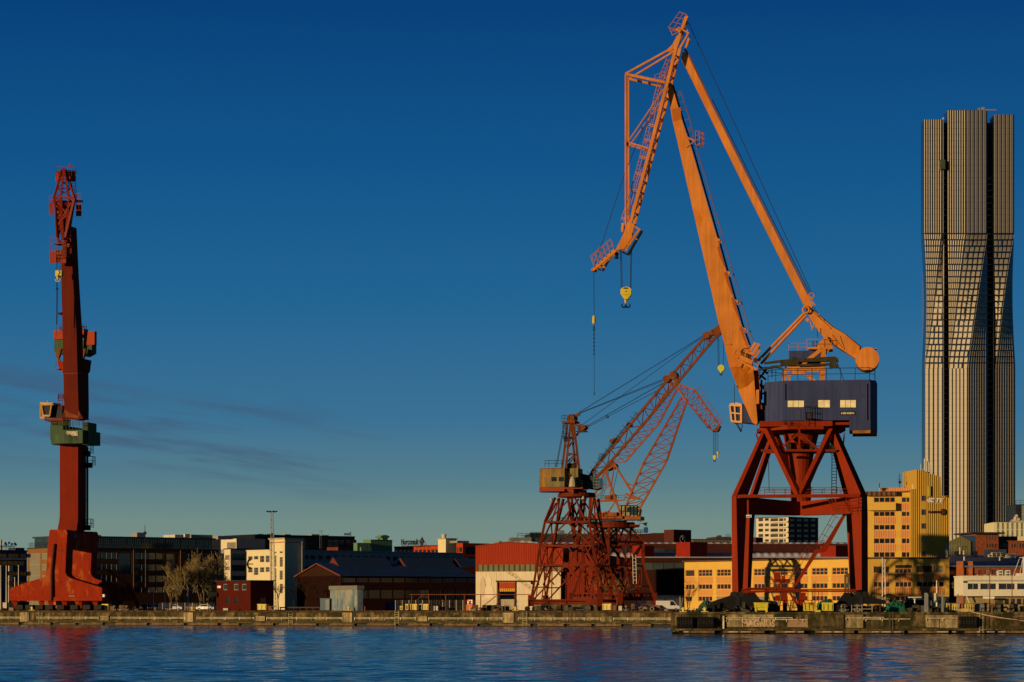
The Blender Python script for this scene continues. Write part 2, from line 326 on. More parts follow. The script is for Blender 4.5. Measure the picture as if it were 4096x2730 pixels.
def left_quay():
    F = FQ; uL, uR = F.u(-900), (Vector((XE, YE, 0))-F.o).dot(F.U)+.5
    t = thing('quay_wall', 'long mossy concrete quay wall with rusty brown edge under the small cranes', 'quay wall', F.W((uL+uR)/2, 0))
    w = MB(); w.fbox(F, uL, uR, .75, GZ-.35, 0, -1.4); w.fbox(F, uL, uR, -2, .75, -1.0, -1.4); part('wall', w, m_conc, t)
    c = MB(); c.fbox(F, uL, uR, GZ-.35, GZ+.05, .28, -1.4); part('coping', c, m_cop, t)
    lo = MB(); lo.fbox(F, uL, uR, .62, .8, .35, 0); part('ledge', lo, m_conc, t)
    # buttress with a raised near-black strip painted as the shaded gap beside it
    for px in (-640, 100, 755, 1390, 2035):
        b = MB(); u = F.u(px); b.fbox(F, u-1.15, u+1.15, .85, GZ-.37, .22, .0); part('buttress', b, m_conc2, t)
        r = MB(); r.fbox(F, u+1.17, u+1.65, .1, GZ-.37, .05, .0); part('recess_shade', r, m_wet_shade, t)
    for px, w_ in ((420, 2.2), (1043, 2.2), (1690, 2.3), (2430, 2.3)):
        b = MB(); u = F.u(px); b.fbox(F, u-w_/2, u+w_/2, 1.1, 2.15, .3, .0); part('plate', b, m_conc2, t)
    xs = [(-600, 85), (150, 395), (445, 742), (790, 1018), (1068, 1370), (1420, 1665), (1716, 2010), (2075, 2405), (2455, 2686)]
    for a, b_ in xs:
        p = MB(); u0, u1 = F.u(a), F.u(b_)
        for z in (1.62, 1.86): p.tube(F.W(u0, z, .22), F.W(u1, z, .22), .05, 5)
        n = max(1, int((u1-u0)/3.1))
        for i in range(n+1): u = u0+(u1-u0)*i/n; p.fbox(F, u-.05, u+.05, 1.3, 1.95, .27, .0)
        part('pipe', p, m_pipe, t)
    for px, zt in ((165, 3.2), (1165, 2.9), (1590, 3.4), (2102, 3.2)):
        l = MB(); u = F.u(px); l.ladder(F.W(u, .3, .35), F.W(u, zt, .35), F.U, .9, .055, .42); part('ladder', l, M('pale ladder steel', (.4, .36, .2), .6, .4), t)
    f = MB(); u = uL
    while u < uR-6:
        l = RNG.uniform(4, 9); f.fbox(F, u, u+l, .18, .6, .1, -.3); u += l+RNG.uniform(.8, 3.5)
    part('fender_beam', f, m_timber, t)
    b = MB(); b.fbox(F, uL, uR, .8, 1.22, .04, -.1); part('tide_band', b, m_tide, t)
    d = MB(); d.fbox(F, uL, uR, -2, .62, -.5, -1.0); part('footing', d, m_wet_shade, t)
left_quay()
def right_quay():
    F = FR; uL, uR = 0, F.u(4700)
    t = thing('quay_wall', 'nearer concrete quay wall with graffiti and tyre fenders under the tall crane', 'quay wall', F.W(40, 0))
    w = MB(); w.fbox(F, uL, uR, .72, GZ-.3, 0, -1.2); part('wall', w, m_conc, t)
    e = MB(); e.wprism([(XR+.05, 381.2, .3), (XR+1.5, 381.2, .3), (XE+1.5, YE, .3), (XE, YE, .3)], (0, 0, GZ-.32)); part('end_wall', e, m_conc, t)
    c = MB(); c.fbox(F, uL-.1, uR, GZ-.3, GZ+.05, .25, -1.2); part('coping', c, m_conc, t)
    lo = MB(); lo.fbox(F, uL, uR, .55, .8, .3, -.2); part('ledge', lo, m_conc, t)
    d = MB(); d.fbox(F, uL+1, uR, -2, .55, -.6, -1.1); part('footing', d, m_wet_shade, t)
    for px0, px1, y0, y1 in ((2905, 3095, 2458, 2508), (3220, 3232, 2459, 2510), (3382, 3452, 2459, 2512), (3704, 3757, 2478, 2510), (3760, 3830, 2478, 2512), (3700, 3830, 2461, 2474)):
        b = MB(); b.pbox(F, px0, y0, px1, y1, .06, 0); part('plate', b, m_conc2, t)
    for a, b_ in ((3374, 3381), (3453, 3463), (2880, 2897)):
        r = MB(); r.pbox(F, a, 2457, b_, 2521, .08, 0); part('recess_shade', r, m_wet_shade, t)  # raised dark strip painted as a shaded gap
    g = MB(); g.pbox(F, 2891, 2464, 2897, 2516, .4, .1); part('fender_post', g, m_pipe, t)
    for a, b_, y in ((2905, 3170, 2472), (2905, 3090, 2479), (3080, 3230, 2479), (3384, 3448, 2473), (3455, 3535, 2470.5), (3463, 3640, 2477), (3705, 3830, 2474)):
        p = MB(); u0, u1 = F.u(a), F.u(b_); z = F.z(y, u0); p.tube(F.W(u0, z, .2), F.W(u1, z, .2), .06, 5)
        for i in range(int((u1-u0)/2.5)+1): u = u0+i*2.5; p.fbox(F, u-.05, u+.05, z-.35, z+.06, .25, .0)
        part('pipe', p, m_pipe, t)
    for px, zt in ((3563, 3.2), (3924, 3.3), (3941, 3.2)):
        l = MB(); u = F.u(px); l.ladder(F.W(u, .2, .3), F.W(u, zt, .3), F.U, .5, .045, .4); part('ladder', l, M('ladder steel', (.1, .08, .05), .7, .4) if px != 3924 else M('pale ladder steel'), t)
    b = MB(); b.fbox(F, uL, uR, .8, 1.25, .045, -.1); part('tide_band', b, m_tide, t)
    f = MB(); u = 2.; k = 0
    while u < uR-6:
        l = RNG.uniform(3, 7); f.fbox(F, u, u+l, .16, .5, .1, -.3); u += l+RNG.uniform(.6, 3)
    part('fender_beam', f, m_timber, t)
    s = MB()
    for a, b_ in ((2734, 2754), (2915, 2951), (2965, 3004), (3141, 3180), (3194, 3215), (3290, 3325), (3339, 3371), (3488, 3515), (3529, 3563), (3577, 3604), (3748, 3794), (3809, 3824), (3908, 3920), (3947, 3978), (3993, 4022)):
        s.pbox(F, a, 2527, b_, 2530, .42, .3)
    part('fender_strip', s, m_wtimber, t)
    part('graffiti', text_mb(F, 'MAGNUS', 2968, 2480, 3100, 2508, .065, .006, bold=.03), M('faded pink paint', (.62, .42, .27), .9, .5, 3., dirt=(.3, .22, .12), dirt_at=(.5, .62), dirt_scale=2.), t)
    pk = MB(); pk.pbox(F, 3150, 2482, 3229, 2509, .075, .0); part('paint_patch', pk, M('faded red wash', (.36, .17, .085), .9, .6, 1.2, dirt=(.3, .22, .12), dirt_at=(.4, .6), dirt_scale=1.), t)
right_quay()
# tyre fenders hanging on the nearer quay
tp = None
spots = [(2706+i*10.6, 0) for i in range(6)]+[(2789+i*10.6, 1) for i in range(6)]+[(3836+i*11.5, 2) for i in range(6)]
where = ('in the row at the nearer quay corner', 'in the row beside the rusted quay notch', 'in the row beside the mooring ropes')
ordn = ('first from the left', 'second from the left', 'third from the left', 'fourth from the left', 'fifth from the left', 'last at the right end')
for i, (px, g) in enumerate(spots):
    p = FR.P(px+6, 2491 if g < 2 else 2489, .3)
    lb = 'black tyre fender, %s %s' % (ordn[i % 6], where[g])
    if tp is None:
        b = MB(); b.torus((0, 0, 0), (1, 0, 0), .58, .25, 20, 8)
        for j in range(20):
            q = j*math.pi/10; b.box(-.22, .22, .80*math.cos(q)-.05, .80*math.cos(q)+.05, .80*math.sin(q)-.05, .80*math.sin(q)+.05)
        tp = bpy.data.objects.new('tyre_fender', b.mesh('tyre_fender', m_black, Vector((0, 0, 0)))); COL.objects.link(tp); tag(tp, lb, 'tyre', 'tyre fenders on the nearer quay'); tp.location = p
    else: copy_tree(tp, p, lb)
# ================================================================== the tall gantry crane
O1 = M('crane orange', (.55, .19, .034), .6, .2, .22, .2, dirt=(.47, .135, .009), dirt_at=(.53, .68), dirt_scale=.4)
O2 = M('crane orange rail', (.42, .15, .05), .55, .2)
R1 = M('portal red', (.205, .0185, .0012), .6, .16, .2, .14)
B1 = M('house blue', (.036, .047, .118), .5, .16, .2, .25, dirt=(.085, .05, .035), dirt_at=(.66, .75), dirt_scale=.7)
Y1 = M('hook yellow', (.55, .42, .03), .5, .2, 1.)
ROPE = M('steel rope', (.02, .018, .016), .6, .2)
G1 = M('greasy dark steel', (.035, .03, .016), .5, .5, .6, dirt=(.09, .05, .015))
def big_crane():
    t = thing('gantry_crane', 'tallest orange slewing crane with blue machine house on a red portal', 'crane', (46, 402, GZ))
    U = Fc(3200, 396, -8)
    # ---- portal legs: boxes set on the diagonal
    def leg(levels):
        m = MB(); rings = []
        for py, l, e, r, d0 in levels:
            k = lambda px: (px-CX)/FL
            xe = k(e)*d0; yl = (d0+xe)/(1+k(l)); yr = (d0-xe)/(1-k(r)); z = ZC+(HZ-py)/FL*d0
            a = Vector((k(l)*yl, yl, z)); b = Vector((xe, d0, z)); c = Vector((k(r)*yr, yr, z)); dd = a+c-b; rings.append([a, b, c, dd])
        for A, B in zip(rings, rings[1:]): m.hexa(A+B)
        return m
    for lv in ([(2371, 2928, 2953, 2970, 393), (1987, 2926, 2945, 2989, 393), (1722, 3047, 3061, 3085, 398)],
               [(2371, 3424, 3447, 3472, 390), (2060, 3406, 3446, 3471, 390), (1984, 3396, 3447, 3469, 390), (1722, 3320, 3333, 3352, 397)],
               [(2371, 2964, 2990, 3003, 413), (2077, 2984, 2998, 3018, 413), (1990, 2994, 3006, 3028, 413), (1735, 3080, 3092, 3108, 408)],
               [(2371, 3400, 3421, 3442, 410), (2060, 3385, 3418, 3442, 410), (1984, 3376, 3420, 3442, 410), (1735, 3312, 3322, 3338, 406)]):
        part('leg', leg(lv), R1, t)
    cN = (403, 3201)
    def xbeam(px, d, y0, y1, label=None):
        a0, a1 = P(px, y0, d), P(px, y1, d); c0, c1 = P(cN[1], 2010, cN[0]), P(cN[1], 2063, cN[0])
        m = MB(); n = (a0-c0).cross(Vector((0, 0, 1))).normalized()*1.1
        m.hexa([a1-n, a1+n, c1+n, c1-n, a0-n, a0+n, c0+n, c0-n]); part('cross_beam', m, R1, t)
    xbeam(2975, 395, 1992, 2059); xbeam(3440, 392, 1986, 2056); xbeam(3008, 414, 1992, 2055); xbeam(3420, 411, 1990, 2055)
    def fb(a, b, w, d0, d1, h=None, nm='brace'):
        m = MB(); m.beam(P(*a, d0), P(*b, d1), w, h or w); part(nm, m, R1, t)
    fb((2955, 1986), (3440, 1983), .55, 392, 390, .5, 'tie_beam'); fb((3010, 1987), (3420, 1984), .5, 412, 410, .5, 'tie_beam')
    fb((2955, 1988), (3005, 1988), .5, 393, 412, .5, 'tie_beam'); fb((3440, 1984), (3420, 1984), .5, 391, 410, .5, 'tie_beam')
    for a, b, w in (((3069, 1722), (3194, 1982), .85), ((3327, 1722), (3200, 1982), .85)): fb(a, b, w, 397, 391)
    for a, b, w in (((3100, 1735), (3205, 1985), .8), ((3315, 1735), (3208, 1985), .8)): fb(a, b, w, 408, 411)
    fb((3043, 1803), (3345, 1803), .5, 396, 395, .35, 'tie_beam'); fb((3060, 1810), (3340, 1808), .45, 409, 407, .35, 'tie_beam')
    for a, b in (((3197, 1718), (3197, 1803)), ((3122, 1795), (3194, 1735)), ((3201, 1735), (3272, 1798))): fb(a, b, .3, 396, 396)
    fb((3025, 1736), (3036, 1775), .25, 398, 398); fb((3378, 1733), (3372, 1790), .2, 398, 398)
    # ---- centre column
    m = MB(); c = lambda py: Vector(((3203-CX)/FL*403, 403, ZC+(HZ-py)/FL*403))
    m.tube(c(1990), c(1825), 1.1, 20, 2.05); m.tube(c(1825), c(1738), 2.05, 20, 2.9); m.tube(c(2010), c(1925), 1.65, 16); part('column', m, R1, t)
    m = MB(); m.tube(c(1806), c(1811), 4.6, 24); part('platform', m, R1, t)
    m = MB(); ring = [c(1806)+Vector((4.5*math.cos(i*math.pi/8), 4.5*math.sin(i*math.pi/8), 0)) for i in range(17)]; m.rail(ring, 1.1, step=1.7); part('railing', m, R1, t)
    m = MB()
    for x, y, w, h in ((3085, 1790, 12, 26), (3110, 1800, 8, 15), (3240, 1796, 14, 22), (3300, 1795, 16, 30), (3325, 1800, 9, 18), (3150, 1786, 10, 14)):
        p = P(x, y, 400); q = P(x+w, y-h, 401.5); m.box(p.x, q.x, p.y, q.y, p.z-.5, q.z)
    part('drive_unit', m, G1, t)
    m = MB(); m.rail([P(3057, 1983, 394), P(3180, 1983, 396), P(3215, 1984, 396), P(3400, 1982, 392)], 1.0, step=1.6, r=.045); part('railing', m, R1, t); m = MB(); m.rail([P(3040, 1975, 412), P(3400, 1975, 410)], 1.0, step=2); part('railing', m, R1, t)
    m = MB(); m.ladder(P(3336, 1985, 406), P(3337, 1812, 406), (1, 0, 0), .75, .06, .5); part('ladder', m, R1, t)
    m = MB(); a, b = P(3315, 1990, 391), P(3345, 2050, 389.5); m.ladder(a, b, (1, 0, 0), .6, .05, .35); m.rail([a+Vector((.4, 0, 0)), b+Vector((.4, 0, 0))], 1.0)
    m.rail([P(3345, 2050, 389), P(3440, 2050, 388)], 1.1, step=1.3, r=.05); m.rail([P(3385, 2020, 388.6), P(3432, 2020, 388.2)], 1.1, step=1.3, r=.05); part('stair', m, R1, t)
    # ---- bogies: black balance beams over the wheels
    for pts, e in (([(2826, 2447), (2850, 2407), (2922, 2383), (2926, 2369), (3003, 2370), (3005, 2385), (3068, 2407), (3078, 2447)], 389.5),
                   ([(3350, 2417), (3352, 2408), (3420, 2383), (3432, 2370), (3473, 2370), (3478, 2386), (3543, 2403), (3543, 2417)], 387.5)):
        F = Fc(pts[0][0], e, 0); m = MB(); m.prism(F, pts, 0, -1.2); b = part('bogie', m, m_dark, t)
        for px in np.linspace(pts[0][0]+18, pts[-1][0]-18, 8):
            w = MB(); q = F.P(px, 2436, .05); w.tube(q, q+Vector((0, 1.0, 0)), .5, 14); part('wheel', w, M('wheel steel', (.02, .018, .014), .5, .4), b)
        k = MB(); mid = (pts[0][0]+pts[-1][0])/2
        for dx in (-14, 14): q = F.P(mid+dx, 2378, .08); k.tube(q, q+Vector((0, .6, 0)), .45, 16)
        k.pbox(F, mid-9, 2384, mid+7, 2446, .1, 0); part('pivot', k, M('bogie grey', (.02, .02, .018), .6, .3), b)
    for d, xs in ((414, (2990, 3060)), (411, (3380, 3450))):
        F = Fc(xs[0], d, 0); m = MB(); m.prism(F, [(xs[0]-60, 2446), (xs[0]-30, 2412), (xs[0], 2372), (xs[0]+30, 2372), (xs[0]+60, 2412), (xs[0]+90, 2446)], 0, -1.2); part('bogie', m, m_dark, t)
    # ---- cable reel, pipe beam and lower equipment between the legs
    m = MB(); F = Fc(3200, 389, 0); m.pbox(F, 2968, 2357, 3424, 2362, 0, -.5); m.pbox(F, 2968, 2363, 3424, 2369, -.05, -.6); part('pipe_beam', m, R1, t)
    m = MB(); m.path([F.P(2966, 2362, .1), F.P(3000, 2354, .1), F.P(3100, 2360, .1), F.P(3120, 2340, .1), F.P(3122, 2325, .1)], .13); m.path([F.P(2975, 2372, .1), F.P(3080, 2366, .1), F.P(3180, 2362, .1), F.P(3228, 2364, .1)], .11); part('hose', m, R1, t)
    m = MB(); m.pbox(F, 3099, 2290, 3121, 2332, -.3, -1.6); m.pbox(F, 3123, 2317, 3161, 2333, -.2, -1.4); m.pbox(F, 3129, 2304, 3140, 2318, -.3, -.9); m.pbox(F, 3060, 2350, 3178, 2355, .2, -1.5); part('control_box', m, R1, t)
    m = MB(); m.rail([F.P(3078, 2352, .2), F.P(3178, 2352, .2)], 1.25, step=1.1, r=.045); m.rail([F.P(3140, 2317, .2), F.P(3165, 2317, .2)], 1., step=.7, r=.04); part('railing', m, R1, t)
    m = MB(); 
    for q in ((3126, 2371, 3149, 2405), (3200, 2371, 3223, 2400), (3192, 2400, 3217, 2447), (3105, 2382, 3119, 2405)): m = MB(); m.pbox(F, *q, -.2, -1.25); part('cabinet', m, R1, t)
    m = MB(); m.beam(F.P(3158, 2370, -.3), F.P(3200, 2440, -.3), .3); m.rail([F.P(3120, 2448, .1), F.P(3260, 2448, .1)], 1.8, step=.55, r=.045); m.pbox(F, 3132, 2404, 3147, 2448, .0, -.5); m.pbox(F, 3147, 2445, 3216, 2449, .1, -.8); part('gate', m, R1, t)
    for x in (3232, 3249, 3274, 3288): q = MB(); q.tube(F.P(x, 2368, -.1), F.P(x, 2448, -.1), .05, 5); part('stay', q, R1, t)
    # ---- articulated boarding arm
    m = MB(); F = Fc(3300, 396, 0)
    m.prism(F, [(3377, 2053), (3386, 2058), (3304, 2208), (3288, 2195)], 0, -.8); m.prism(F, [(3288, 2195), (3304, 2208), (3268, 2214), (3262, 2198)], .01, -.8); m.prism(F, [(3262, 2198), (3272, 2212), (3186, 2345), (3177, 2344)], 0, -.8); part('boarding_arm', m, R1, t)
    m = MB(); m.rail([F.P(3290, 2188, -.2), F.P(3355, 2075, -.2)], 1.1, up=(-.8, 0, .5), step=1.8, r=.045); m.rail([F.P(3176, 2335, -.2), F.P(3255, 2200, -.2)], 1.1, up=(-.8, 0, .5), step=1.8, r=.045); m.rail([F.P(3270, 2196, -.2), F.P(3296, 2190, -.2)], 1.1, step=1, r=.045); part('railing', m, R1, t)
    s = MB(); F = Fc(2995, 392, 0); s.pbox(F, 2985, 2060, 3006, 2071, .05, -.1); sg = part('name_plate', s, M('white paint', (.75, .73, .66), .5, .1), t)
    m = MB(); m.pbox(F, 2985.5, 2060.5, 3003, 2069, .07, .05); part('panel_face', m, M('sign blue', (.02, .07, .25), .5, .1), sg)
    m = MB(); m.prism(F, [(2986, 2061), (2990, 2060.5), (3001, 2061), (3002, 2064), (3000, 2066), (2997, 2065), (2993, 2066), (2990, 2065.5), (2986, 2066)], .085, .07); part('emblem', m, M('white paint'), sg)
    # ---- slewing ring deck
    m = MB(); z0, z1 = c(1730).z, c(1714).z; cc = c(1700)
    oc = [(cc.x+7.4*math.cos(rad(22.5+45*i)), cc.y+7.4*math.sin(rad(22.5+45*i)), z0) for i in range(8)]; m.wprism(oc, (0, 0, z1-z0)); part('ring_deck', m, R1, t)
    m = MB(); m.pbox(U, 3037, 1684, 3330, 1706, -.5, -9); m.pbox(U, 3330, 1690, 3400, 1700, -1, -8); fr = part('slewing_frame', m, R1, t)
    m = MB()
    for x in (3142, 3166): p = U.P(x, 1694, -.45); m.tube(p, p-U.N*.2, .27, 14)
    part('port', m, m_dark, fr)
    m = MB(); m.ladder(U.P(3234, 1704, .15), U.P(3234, 1650, .15), U.U, .9, .06, .45); m.rail([U.P(3140, 1712, .5), U.P(3180, 1712, .5)], .8); part('ladder', m, R1, t)
    # ---- blue machine house
    h = thing; m = MB()
    uz = lambda py, u: U.z(py, u)
    A = [(U.u(3131), 0), (U.u(3481), 0), (U.u(3509, -2.4), -2.4), (U.u(3509, -2.4), -9.5), (U.u(3481), -12), (U.u(3131), -12), (U.u(3055, -3), -9), (U.u(3055, -3), -3)]
    z0, z1 = U.z(1682, U.u(3300)), U.z(1529, U.u(3300))
    m.wprism([U.W(u, z0, o) for u, o in A], (0, 0, z1-z0))
    cap = [U.W(u*1.0, z1, o) for u, o in A]; ctr = sum(cap, Vector())/8; m.wprism([ctr+(p-ctr)*.985 for p in cap], (0, 0, .3))
    S = [(U.u(3397), .01), (U.u(3482), .01), (U.u(3509, -2.4)+.01, -2.41), (U.u(3509, -2.4)+.01, -9), (U.u(3397), -9)]
    zs = U.z(1721, U.u(3440)); m.wprism([U.W(u, zs, o) for u, o in S], (0, 0, z0-zs+.02))
    hs = part('machine_house', m, B1, t)
    m = MB(); m.wprism([U.W(u, zs-.5, o) for u, o in [(U.u(3410), -.3), (U.u(3482), -.1), (U.u(3508, -2.5), -2.5), (U.u(3509, -2.4), -8), (U.u(3410), -8)]], (0, 0, .49)); part('ballast', m, M('ballast brown', (.25, .11, .03), .7, .4, .8), hs)
    m = MB()
    for px in (3081, 3109, 3170, 3213, 3257, 3318, 3358, 3396, 3440): 
        if px < 3131: continue
        u = U.u(px); m.fbox(U, u-.03, u+.03, z0, z1, .012, 0)
    zz = U.z(1602, 10); m.fbox(U, U.u(3132), U.u(3480), zz-.03, zz+.03, .014, 0); part('seam', m, M('seam blue', (.04, .045, .10), .6), hs)
    cream = M('cream pane', (.72, .63, .38), .6, .25, .9);  # even cream tone for the house panes
    for a, b, n in ((3149, 3217, 3), (3271, 3321, 2), (3359, 3425, 3)):
        m = MB(); y0, y1 = (1602, 1633) if n == 3 and a < 3200 else (1600, 1632)
        m.pbox(U, a, y0, b, y1, .05, 0); w = part('window', m, M('dark frame', (.06, .055, .05), .6), hs)
        for i in range(n):
            g = MB(); q = (b-a-2)/n; g.pbox(U, a+1+i*q+1, y0+1.5, a+1+(i+1)*q-.5, y1-(4 if a < 3200 else 1.5), .07, .04); part('pane', g, cream, w)
    m = MB(); m.pbox(U, 3180, 1640, 3202, 1679, .04, -.02); part('door', m, M('seam blue'), hs)
    for x0, y0 in ((3150, 1545), (3290, 1560), (3330, 1560), (3440, 1575)):
        m = MB()
        for k in range(5): m.pbox(U, x0, y0+k*3, x0+16, y0+k*3+1.6, .06, -.02)
        part('louvre', m, M('seam blue'), hs)
    m = MB(); m.tube(U.P(3467, 1535, .15), U.P(3467, 1680, .15), .1, 6); m.tube(U.P(3140, 1535, .15), U.P(3140, 1600, .15), .08, 6); part('conduit', m, M('seam blue'), hs)
    m = MB(); m.pbox(U, 3359.5, 1646, 3421, 1661.5, .06, 0); sg = part('name_plate', m, m_dark, hs)
    part('lettering', text_mb(U, 'HENSEN', 3365, 1650, 3416, 1657.8, .07, .02, bold=.015), M('cream letters', (.75, .66, .42), .5, .1), sg)
    m = MB(); x0, x1 = 3221, 3261; q = [U.P(x0, 1676, .02), U.P(x0, 1676, 1.2), U.P(x1, 1676, 1.2), U.P(x1, 1676, .02)]; m.rail(q, 1.9, step=.38, r=.045); m.fbox(U, U.u(x0), U.u(x1), q[0].z-.12, q[0].z, 1.25, .02); part('balcony', m, m_dark, hs)
    m = MB(); zt = z1+.3; pts = [U.W(u, zt, o) for u, o in [(U.u(3072, -3), -3), (U.u(3134), -.3), (U.u(3478), -.3), (U.u(3500, -2.4), -2.6), (U.u(3500, -2.4), -9)]]; m.rail(pts, 1.9, step=2.4, r=.05); part('railing', m, m_dark, hs)
    # ---- driver's cab
    F = Fc(3200, 396, -8); F.o = F.o-F.N*4.6; m = MB(); m.prism(F, [(2966, 1616), (3020, 1620), (3028, 1697), (2966, 1690)], .2, -2.4); m.prism(F, [(3010, 1610), (3058, 1612), (3060, 1690), (3010, 1690)], -1, -4); cb = part('cab', m, B1, t)
    m = MB()
    for a, b, w in (((2919, 1621), (2966, 1624), .3), ((2926, 1686), (2966, 1689), .3), ((2919, 1621), (2926, 1686), .25), ((2964, 1622), (2964, 1690), .3), ((2938, 1623), (2942, 1688), .22), ((2922, 1652), (2964, 1656), .2)):
        m.beam(F.P(*a, .25), F.P(*b, .25), w); m.beam(F.P(*a, -1.9), F.P(*b, -1.9), w)
    m.prism(F, [(2917, 1619), (2920, 1615), (2945, 1611), (2967, 1617), (2967, 1622)], .4, -2.3); m.prism(F, [(2926, 1687), (2967, 1690), (2967, 1694), (2934, 1691)], .4, -2.3); part('cab_frame', m, M('peach paint', (.66, .36, .17), .5, .2), cb)
    m = MB(); m.prism(F, [(2920, 1624), (2964, 1625), (2964, 1688), (2926, 1685)], .1, -1.8); part('cab_glass', m, glass('cab glass', (.03, .05, .055), .05), cb)
    m = MB(); m.path([F.P(2944, 1694), F.P(2964, 1729), F.P(2970, 1700)], .08); m.path([F.P(2950, 1694), F.P(2966, 1728)], .06); part('step', m, m_dark, cb)
    # ---- main jib
    pts = [(2665, 334), (2676, 324), (2687, 336), (2727, 480), (2767, 600), (2867, 948), (2965, 1300), (2996, 1388), (3014, 1485), (3030, 1690), (3026, 1700), (3008, 1690), (2965, 1590), (2918, 1467), (2892, 1357), (2876, 1300), (2804, 984), (2717, 600), (2691, 489)]
    m = MB(); m.prism(U, pts, -1.5, -4.2); jb = part('main_jib', m, O1, t)
    right = [(2690, 345), (2730, 480), (2770, 600), (2870, 948), (2968, 1300), (2999, 1388)]
    m = MB(); d = Vector((.12, 0, .05))
    for a, b in zip(right, right[1:]): m.beam(U.P(*a, -2.6)+d, U.P(*b, -2.6)+d, 1.2, .26)
    part('walkway', m, M('dark grating', (.05, .025, .015), .8, .3), jb)
    rl = [(2704, 372), (2724, 366), (2760, 480), (2789, 600), (2893, 953), (2984, 1270), (3012, 1366)]
    m = MB(); rp = [U.P(*q, -2) for q in rl]; m.path(rp, .075); rp2 = [U.P(*q, -3.6) for q in rl]; m.path(rp2, .06)
    ib = [(a, b) for a, b in zip(right, right[1:])]
    for i in range(30):
        y = 372+i*34.5; q = np.interp(y, [p[1] for p in rl[1:]], [p[0] for p in rl[1:]]); e = np.interp(y+9, [p[1] for p in right], [p[0] for p in right])
        for dy in ((0, 9) if i % 4 == 0 else (0,)):
            m.beam(U.P(e, y+9+dy, -2), U.P(q, y+dy, -2), .09); m.beam(U.P(e, y+9+dy, -3.4), U.P(q, y+dy, -3.4), .08)
    part('handrail', m, M('rail violet brown', (.16, .07, .06), .6, .3), jb)
    m = MB(); cx = U.P(2774, 560, -2.4); bx = Vector((.55, 0, 1)).normalized()  # landing cage on the jib
    for k in range(7):
        q = k/6*math.pi; o = U.U*(1.25*math.sin(q)+.4)+U.N*(1.0*math.cos(q)); m.tube(cx+o-Vector((0, 0, 1.0)), cx+o+Vector((0, 0, 1.2)), .05, 4)
    for zz in (-1.0, -.2, .5, 1.2):
        rr = [cx+U.U*(1.25*math.sin(k/8*math.pi)+.4)+U.N*math.cos(k/8*math.pi)+Vector((0, 0, zz)) for k in range(9)]; m.path(rr, .06)
    m.beam(U.P(2742, 548, -1.4), U.P(2782, 566, -1.4), .25); m.beam(U.P(2746, 590, -1.4), U.P(2778, 565, -1.4), .12); part('landing_cage', m, O2, jb)
    for a, b in ((2872, 960), (2912, 1092), (2945, 1206), (2977, 1318)):
        m = MB(); m.prism(U, [(a-6, b-8), (a+6, b-4), (a+9, b+4), (a+3, b+9)], -1.4, -1.9); p = U.P(a+9, b+8, -1.6); m.torus(p, U.N, .22, .09, 10, 5); part('lug', m, O1, jb)
    m = MB(); m.pbox(U, 2693, 442, 2729, 443.2, -1.48, -1.6); m.prism(U, [(2686, 437), (2722, 430), (2726, 478), (2692, 488)], -1.485, -1.6); part('splice_plate', m, M('splice orange', (.36, .10, .012), .55, .1), jb)
    m = MB(); m.prism(U, [(2919, 1469), (2996, 1466), (3013, 1486), (3015, 1520), (2990, 1545), (2952, 1560), (2944, 1534)], -1.486, -1.6); part('repaint_patch', m, M('repaint orange', (.40, .115, .004), .55, .25, .5, .2, dirt=(.30, .075, .002), dirt_at=(.45, .6), dirt_scale=.8), jb)
    for a, b in ((1306, 1404), (1188, 1280), (1086, 1180), (984, 1068)):
        m = MB(); ex = lambda y: np.interp(y, [480, 600, 948, 1300, 1388, 1485], [2727, 2767, 2867, 2965, 2996, 3014]); m.prism(U, [(ex(a)-1, a), (ex(a)-9, a+6), (ex((a+b)/2)-11, (a+b)/2), (ex(b)-3, b), (ex(b)-.5, b)], -1.487, -1.6); part('edge_patch', m, M('deep edge orange', (.34, .07, .004), .6, .2), jb)  # deeper orange patches along the jib's right edge
    # heel platform with winches
    m = MB()
    for a, b, w in (((2932, 1430), (3028, 1480), .32), ((2934, 1426), (2950, 1392), .12), ((2950, 1392), (3002, 1384), .1), ((2975, 1404), (3012, 1418), .4), ((2968, 1418), (2944, 1466), .14), ((2990, 1434), (2975, 1478), .14), ((3012, 1446), (2995, 1494), .14), ((2962, 1402), (2956, 1432), .3), ((3012, 1420), (3036, 1376), .55), ((3000, 1405), (3022, 1372), .4), ((3016, 1436), (3040, 1402), .3), ((2984, 1400), (2978, 1440), .25), ((2960, 1430), (3010, 1452), .7)):
        m.beam(U.P(*a, -.6), U.P(*b, -.6), w); m.beam(U.P(*a, -3.6), U.P(*b, -3.6), w*.8)
    m.rail([U.P(2934, 1430, -.4), U.P(3028, 1478, -.4)], 1.2, up=(.35, 0, 1), step=1.0, r=.05); part('heel_platform', m, O1, jb)
    m = MB()
    for x, y in ((2971, 1408), (2996, 1421), (3022, 1440), (3030, 1387)): q = U.P(x, y, -.4); m.tube(q, q-U.N*1.2, .35, 12)
    part('sheave', m, G1, jb)
    m = MB(); m.beam(U.P(3020, 1485, -3), U.P(3036, 1640, -3), .9, 1.6); part('heel_bracket', m, M('shaded red brace', (.3, .05, .015), .6), jb)  # plain red, one even tone for the bracket
    m = MB(); m.pbox(U, 3024, 1560, 3036, 1616, -1.3, -1.8); m.prism(U, [(2896, 1374), (2920, 1374), (2926, 1380), (2898, 1380)], -1.3, -1.5); part('bracket', m, O1, jb)
    # ---- horse-head jib
    FH = U
    chord = [(2745, 70), (2704, 190), (2674.5, 312), (2644, 428), (2600, 600), (2552, 779), (2516, 915)]
    m = MB()
    for a, b in zip(chord, chord[1:]): m.beam(U.P(*a, -.6), U.P(*b, -.6), .5, .64, up=U.N)
